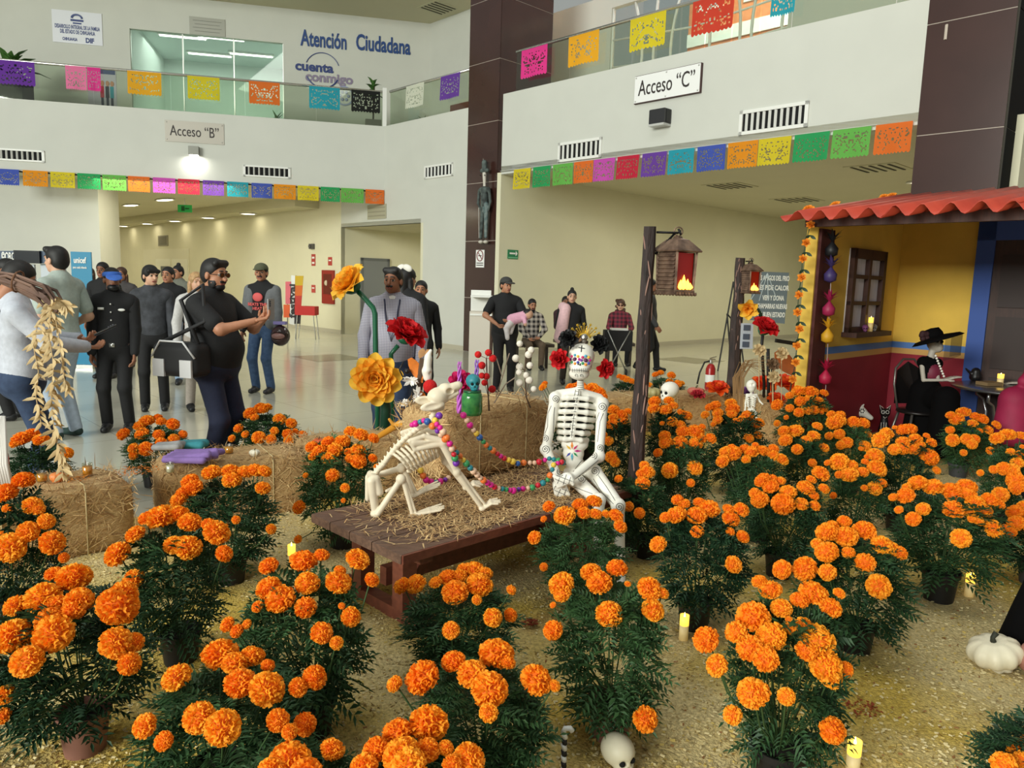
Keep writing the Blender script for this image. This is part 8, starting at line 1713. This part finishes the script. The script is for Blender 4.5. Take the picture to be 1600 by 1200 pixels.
mb.build('hat_flowers', M('catrina_flower', (50, 20, 24), .8), t, True)
for ex, ey, eo in ((1465, 533, -.07), (1472, 534, -.055)): mb = MB(); mb.ell(cp(ex, ey, eo), (.014, .014, .016), 8, 6); mb.build('eye_socket', m_dark, t, True)
veil = []; mb = MB()
for k in range(9): a = math.radians(-100 + k * 16); veil.append(cp(1464, 527, -.04) + hr @ V(.225 * math.cos(a), .225 * math.sin(a), -.02))
for p_, q_ in zip(veil[:-1], veil[1:]): mb.add([p_, q_, q_ - V(0, 0, .22), p_ - V(0, 0, .22)], [(0, 1, 2, 3)])
vm = bpy.data.materials.new('veil_tulle'); vm.use_nodes = True; vm.node_tree.nodes['Principled BSDF'].inputs['Base Color'].default_value = lin((20, 20, 24)); vm.node_tree.nodes['Principled BSDF'].inputs['Alpha'].default_value = .45; vm.node_tree.nodes['Principled BSDF'].inputs['Roughness'].default_value = .8
mb.build('veil', vm, t)
for k in range(9): mb = MB(); mb.ell(cp(1462 + k * 1.6, 556 + k * 4, -.1), (.012, .012, .012), 8, 6); mb.build('pearl', m_bone_w, t, True)
# chair
t = empty('metal_chair', cz0 + V(-.05, .02, 0), 'dark metal bistro chair under the seated skeleton lady', 'chair'); o_ = cz0 + V(-.05, .02, 0); m_ch = M('chair_dark', (40, 36, 36), .35, .6); m_ch2 = M('chair_leg', (120, 114, 108), .35, .7)
mb = MB(); mb.lathe([(.2, .43), (.21, .44), (.2, .46), (.001, .462)], o_, 20); mb.build('seat', m_ch, t, True)
mb = MB(); mb.tube([o_ + V(-.16, .1, .44), o_ + V(-.21, .12, .7), o_ + V(-.2, .14, .86), o_ + V(-.1, .2, .95), o_ + V(.02, .22, .95), o_ + V(.1, .2, .84), o_ + V(.1, .18, .45)], .012, 7); mb.build('back_frame', m_ch2, t, True)
mb = MB(); mb.add([o_ + V(-.19, .13, .5), o_ + V(.09, .19, .5), o_ + V(.09, .205, .85), o_ + V(-.05, .2, .93), o_ + V(-.18, .15, .84)], [(0, 1, 2, 3, 4)]); mb.build('back_panel', m_ch, t)
for sx, sy in ((-1, -1), (1, -1), (-1, 1), (1, 1)): mb = MB(); mb.tube([o_ + V(sx * .13, sy * .13, .43), o_ + V(sx * .17, sy * .17, .2), o_ + V(sx * .19, sy * .19, .012)], .014, 7); mb.build('leg', m_ch2, t, True)
# round table
tc_ = Yd(1580, 604, 7.0); zt = .70; tcn = G(1590, 607, zt); t = empty('round_table', V(tcn.x, tcn.y, 0), 'round metal bistro table with scrolled legs at the right edge', 'table'); o_ = V(tcn.x, tcn.y, 0)
mb = MB(); mb.lathe([(.001, zt - .012), (.56, zt - .012), (.585, zt - .02), (.59, zt), (.57, zt + .006), (.001, zt + .004)], o_, 40); mb.build('table_top', m_met, t, True)
for k in range(4): a = .4 + k * 1.571; u_ = V(math.cos(a), math.sin(a), 0); mb = MB(); mb.tube([o_ + u_ * .42 + V(0, 0, zt - .02), o_ + u_ * .42 + V(0, 0, zt - .12), o_ + u_ * .34 + V(0, 0, zt - .16), o_ + u_ * .3 + V(0, 0, .42), o_ + u_ * .3 + V(0, 0, .1), o_ + u_ * .36 + V(0, 0, .012)], .017, 7); mb.build('leg', m_met, t, True)
mb = MB(); mb.tube([o_ + V(.3 * math.cos(a), .3 * math.sin(a), .2) for a in [6.283 * k / 24 for k in range(25)]], .01, 6); mb.build('ring_brace', m_met, t, True)
candle(G(1562, 603, zt) + V(0, 0, .005), .03, .12, 'lit candle on the round metal table', None)
bk = G(1545, 603, zt) + V(0, .0, .006); mb = MB(); mb.box(bk + V(0, 0, .02), (.2, .14, .035), Matrix.Rotation(.3, 3, 'Z'), .005); tag(mb.build('wooden_box', M('box_tan', (130, 106, 72), .7)), 'flat tan box on the round table beside candle', 'box')
# coffee pot, dark
cpz = G(1532, 598, zt) + V(0, .1, .005); blob_obj('dark_jug', blob([cap(cpz + V(0, 0, .05), cpz + V(0, 0, .1), .06, .045), cap(cpz + V(-.05, 0, .08), cpz + V(-.11, 0, .13), .016, .01), clip(cpz, (0, 0, -1))], .008, .012), M('jug_dark', (24, 22, 24), .4)); tag(bpy.data.objects['dark_jug'], 'dark jug on the round metal table', 'jug')
# second figure at the right edge, magenta skirt and skeletal hand on the table
YS = 6.75
sp2 = lambda x, y, o=0: Yd(x, y, YS + o)
s0 = V(sp2(1625, 640).x, YS, 0); t = empty('magenta_lady', s0, 'seated figure in magenta dress at right edge with skeletal hand on table', 'figure')
blob_obj('dress', blob([cap(sp2(1632, 560), sp2(1630, 612), .14, .17), cap(sp2(1628, 615), sp2(1585, 625, -.1), .14, .12), cap(sp2(1585, 628, -.1), sp2(1580, 672, -.12), .12, .15), cap(sp2(1622, 575, -.05), sp2(1600, 596, -.12), .06, .05)], .014, .03), M('magenta_dress', (150, 24, 66), .7, var=.12, scale=6), t, WL[t])
hq = sp2(1634, 528); blob_obj('skull_head', blob([ell(hq, (.07, .08, .085)), ell(hq + V(-.03, -.02, -.06), (.045, .045, .04)), cap(hq - V(0, 0, .06), hq - V(0, 0, .16), .03)] + [ell(hq + V(x_, y_, -.01), (.02, .02, .02), sub=True) for x_, y_ in ((-.07, -.03), (-.04, -.07))], .009, .012), m_bw, t, WL[t])
mb = MB(); mb.lathe([(.17, .05), (.175, .055), (.08, .075), (.07, .13), (.001, .135)], hq, 26); mb.build('hat', m_bm, t, True)
hw_ = G(1596, 598, zt + .03); blob_obj('hand', blob([cap(hw_ + V(.08, 0, .02), hw_, .02, .018)] + hand_prims(hw_, G(1576, 598, zt + .02) - hw_, (0, 0, -1), .12, 1, .95), .006, .006), m_bw, t, WL[t])
so_ = V(s0.x + .02, s0.y + .03, 0); t = empty('metal_stool', so_, 'metal stool under the magenta dressed lady at the right edge', 'stool'); zs_ = max(.3, sp2(1630, 612).z - .2)
mb = MB(); mb.lathe([(.001, zs_ - .03), (.17, zs_ - .03), (.18, zs_ - .015), (.17, zs_), (.001, zs_)], so_, 20); mb.build('seat', m_ch, t, True)
for sx, sy in ((-1, -1), (1, -1), (-1, 1), (1, 1)): mb = MB(); mb.tube([so_ + V(sx * .11, sy * .11, zs_ - .02), so_ + V(sx * .16, sy * .16, .012)], .013, 7); mb.build('leg', m_ch2, t, True)
# small dog and cat ornaments by the wall
YD2 = 8.3
dp_ = lambda x, y, o=0: Yd(x, y, YD2 + o)
P = [ell(dp_(1345, 643), (.06, .055, .055)), cap(dp_(1349, 645, -.02), dp_(1361, 653, -.05), .042, .026), cap(dp_(1341, 640), dp_(1350, 632), .02, .01), cap(dp_(1336, 650), dp_(1333, 662), .04, .05), ell(dp_(1330, 672), (.08, .1, .09)), ell(dp_(1346, 642, -.05), (.016, .02, .016), sub=True)]
z_ = dp_(1330, 680)
for dx in (-4, 8): P.append(cap(dp_(1328 + dx, 672), V(dp_(1328 + dx, 680).x, YD2, .02), .03, .026))
o = blob_obj('white_dog_ornament', blob(P, .011, .02), m_bone_w); tag(o, 'white painted dog ornament by the maroon wall', 'ornament')
mb = MB()
for k in range(6): mb.ell(dp_(1347 + 3 * math.cos(k * 1.05), 642 + 3 * math.sin(k * 1.05), -.062), (.008, .006, .008), 6, 4)
me = tomesh('eye_pattern', [v - WL[o] for v in mb.v], mb.f, m_blk, None, True); link('eye_pattern', me, o)
P = [ell(dp_(1383, 645), (.055, .05, .05)), cap(dp_(1377, 641), dp_(1374.5, 633), .018, .006), cap(dp_(1389, 641), dp_(1392, 633), .018, .006), cap(dp_(1382, 652), dp_(1381, 668), .035, .05), ell(dp_(1381, 672), (.06, .07, .07))]
for dx in (-4, 4): P.append(cap(dp_(1381 + dx, 665, -.04), V(dp_(1381 + dx, 665).x, YD2 - .05, .02), .02, .018))
o = blob_obj('black_cat_ornament', blob(P, .010, .016), M('cat_black', (16, 14, 15), .5)); tag(o, 'black cat ornament with white line drawing by the maroon wall', 'ornament')
mb = MB()
for sx in (-3.2, 3.6): mb.tube([dp_(1383 + sx + 2.6 * math.cos(a), 644 + 2.6 * math.sin(a), -.056) for a in [6.283 * k / 10 for k in range(11)]], .003, 4)
mb.tube([dp_(1380, 651, -.055), dp_(1383, 653.5, -.058), dp_(1386, 651, -.055)], .003, 4); mb.tube([dp_(1377, 641, -.02), dp_(1374.5, 633, -.01), dp_(1381, 638, -.03)], .003, 4); mb.tube([dp_(1389, 641, -.02), dp_(1392, 633, -.01), dp_(1386, 638, -.03)], .003, 4)
for sx in (-4, 0, 4): mb.tube([dp_(1381 + sx, 660, -.065), dp_(1380 + sx, 675, -.07)], .003, 4)
me = tomesh('white_lines', [v - WL[o] for v in mb.v], mb.f, m_bone_w, None, True); link('white_lines', me, o)
# dark dressed doll and clay jug cut by the right edge near the pumpkin
c_ = G(1614, 1035); t = empty('dark_dress_doll', V(c_.x + .05, c_.y + .05, .02), 'black dressed skeleton doll cut off by the right edge', 'figure'); o_ = WL[t]
mb = MB(); mb.lathe([(.15, 0), (.145, .05), (.11, .2), (.075, .34), (.05, .42), (.06, .5), (.065, .56), (.03, .6)], o_, 28, None, 10, .14); mb.build('dress', m_bd, t, True)
P = [ell(o_ + V(0, -.01, .68), (.045, .05, .055)), ell(o_ + V(0, -.03, .64), (.03, .028, .026)), cap(o_ + V(0, 0, .58), o_ + V(0, 0, .64), .018)] + [ell(o_ + V(sx * .018, -.055, .68), (.011, .014, .011), sub=True) for sx in (-1, 1)]
blob_obj('skull_head', blob(P, .006, .008), m_bw, t, o_)
for sx in (-1, 1): mb = MB(); mb.tube([o_ + V(sx * .06, 0, .56), o_ + V(sx * .1, -.02, .46), o_ + V(sx * .05, -.1, .42)], [.02, .017, .012], 8); mb.build('arm', m_bd, t, True)
mb = MB(); mb.lathe([(.13, .715), (.135, .72), (.06, .735), (.05, .78), (.001, .785)], o_, 24); mb.build('hat', m_bd, t, True)
jg = G(1612, 1062) + V(.015, 0, .025); t = empty('clay_jug', jg, 'dusty pink clay jug cut off by the right edge beside the pumpkin', 'jug')
mb = MB(); mb.lathe([(.04, 0), (.07, .03), (.078, .07), (.06, .115), (.035, .14), (.04, .16), (.034, .16), (.03, .14)], jg, 24); mb.build('body', M('dusty_pink', (170, 120, 104), .5), t, True)
mb = MB(); mb.tube([jg + V(.036, 0, .15), jg + V(.085, 0, .13), jg + V(.075, 0, .08)], .009, 7); mb.build('handle', M('dusty_pink', (170, 120, 104)), t, True)
# ---- corridor feather flag, table, booth at far left
YF2 = 19.0
fp = lambda x, y: Yd(x, y, YF2)
t = empty('feather_flag', V(fp(462, 520).x, YF2, 0), 'tall multicolour feather banner flag standing in the corridor', 'banner')
for i, (y0, y1, rgb) in enumerate(((431, 446, (214, 176, 40)), (446, 462, (222, 110, 40)), (462, 480, (200, 60, 50)), (480, 506, (60, 56, 56)))):
    mb = MB(); mb.prism([fp(461 - i * .3, y0), fp(474 - i * 1.2, y0), fp(474 - (i + 1) * 1.2, y1), fp(461 - (i + 1) * .3, y1)], (0, .02, 0)); mb.build('colour_panel', M('flag_%d_%d' % (rgb[0], i), rgb, .7), t)
mb = MB(); mb.prism([fp(455, 430), fp(461, 431), fp(460, 508), fp(452, 506)], (0, .02, 0)); mb.build('white_panel', m_white, t)
put_text('lettering', 'festival', .18, fp(457, 470) - V(0, .01, 0), (.02, 0, 1), (0, -1, 0), m_ink, t, .006, width=.85)
mb = MB(); mb.tube([V(fp(462, 520).x, YF2 + .02, 0), fp(462, 430) + V(0, .02, 0)], .015, 6); mb.build('pole', m_steel, t)
t = empty('side_banner', V(fp(449, 510).x, YF2 + .3, 0), 'small pink and orange banner behind the feather flag', 'banner'); mb = MB(); mb.prism([fp(446, 440), fp(455, 440), fp(455, 475), fp(446, 475)], (0, .02, 0)); mb.build('pink_panel', M('banner_pink', (226, 110, 120), .7), t); mb = MB(); mb.prism([fp(443, 476), fp(453, 476), fp(453, 496), fp(443, 496)], (0, .02, 0)); mb.build('orange_panel', M('banner_orange', (230, 100, 50), .7), t); mb = MB(); mb.tube([V(fp(449, 510).x, YF2 + .02, 0), fp(449, 470) + V(0, .02, 0)], .015, 5); mb.build('pole', m_steel, t)
tq = V(fp(478, 515).x, YF2 + .1, 0); t = empty('red_folding_table', tq, 'small red folding table beside the feather flag', 'table'); mb = MB(); mb.box(V(tq.x, tq.y, .72), (.5, .4, .22), None, .02); mb.build('red_cloth', M('cloth_red_t', (206, 50, 44), .7), t)
for sx in (-.2, .2):
    for sy in (-.15, .15): mb = MB(); mb.tube([tq + V(sx, sy, .62), tq + V(sx * 1.3, sy, .0)], .012, 5); mb.build('leg', m_steel, t)
YB = 12.2
bp2 = lambda x, y: Yd(x, y, YB)
t = empty('exhibition_booth', V(bp2(40, 560).x, YB, 0), 'exhibition booth with navy header at the far left', 'booth')
mb = MB(); mb.prism([bp2(-30, 392), bp2(100, 392), bp2(100, 412), bp2(-30, 410)], (0, .1, 0)); mb.build('header', M('booth_navy', (66, 82, 104), .5), t)
for i, x in enumerate((-30, 12, 60)): a_, b_ = bp2(x, 412), bp2(x + 38, 412); mb = MB(); mb.slab((a_.x, YB + .05), (b_.x, YB + .05), 0, a_.z, .04, (0, 1)); mb.build('panel', M('booth_panel', (190, 198, 204), .5), t)
put_text('lettering', '\u00a9ORO', .17, bp2(14, 401) - V(0, .01, 0), (1, 0, 0), (0, -1, 0), m_white, t, .004, width=.22)
a_, b_ = bp2(110, 393), bp2(142, 393); t = empty('teal_banner', V((a_.x + b_.x) / 2, YB, 0), 'teal roll-up banner with white letters behind the polo man', 'banner'); mb = MB(); mb.slab((a_.x, YB), (b_.x, YB), .05, a_.z, .02, (0, 1)); mb.build('sheet', M('banner_teal', (28, 128, 164), .5), t); mb = MB(); mb.box(V((a_.x + b_.x) / 2, YB, .03), (b_.x - a_.x, .2, .06)); mb.build('foot', m_steel, t)
put_text('lettering', 'unicef', .13, bp2(125, 407) - V(0, .006, 0), (1, 0, 0), (0, -1, 0), m_white, t, .003, width=.2); put_text('lettering', 'para cada infancia', .05, bp2(125, 418) - V(0, .006, 0), (1, 0, 0), (0, -1, 0), m_white, t, .001, width=.22)
a_, b_ = bp2(24, 391), bp2(65, 412); t = empty('television', V((a_.x + b_.x) / 2, YB - .12, b_.z), 'dark flat television mounted on the booth header', 'television'); mb = MB(); mb.box(V((a_.x + b_.x) / 2, YB - .028, (a_.z + b_.z) / 2), (b_.x - a_.x, .05, a_.z - b_.z), None, .006); mb.build('housing', m_black, t); mb = MB(); mb.box(V((a_.x + b_.x) / 2, YB - .055, (a_.z + b_.z) / 2), ((b_.x - a_.x) * .94, .004, (a_.z - b_.z) * .9)); mb.build('screen', M('tv_screen', (36, 38, 42), .2), t)
# information stand beside the pillar
ip = G(748, 588); t = empty('leaflet_stand', ip, 'white leaflet stand between the pillar and the cap man', 'stand'); mb = MB(); mb.box(ip + V(0, 0, .55), (.34, .3, 1.1), None, .01); mb.build('cabinet', M('stand_white', (206, 198, 184), .6), t)
for z in (.95, 1.25): mb = MB(); mb.box(ip + V(.02, -.02, z + .1), (.36, .3, .03)); mb.build('shelf', m_white, t)
mb = MB(); mb.box(ip + V(0, .14, 1.25), (.34, .02, .4)); mb.build('back_board', m_white, t)
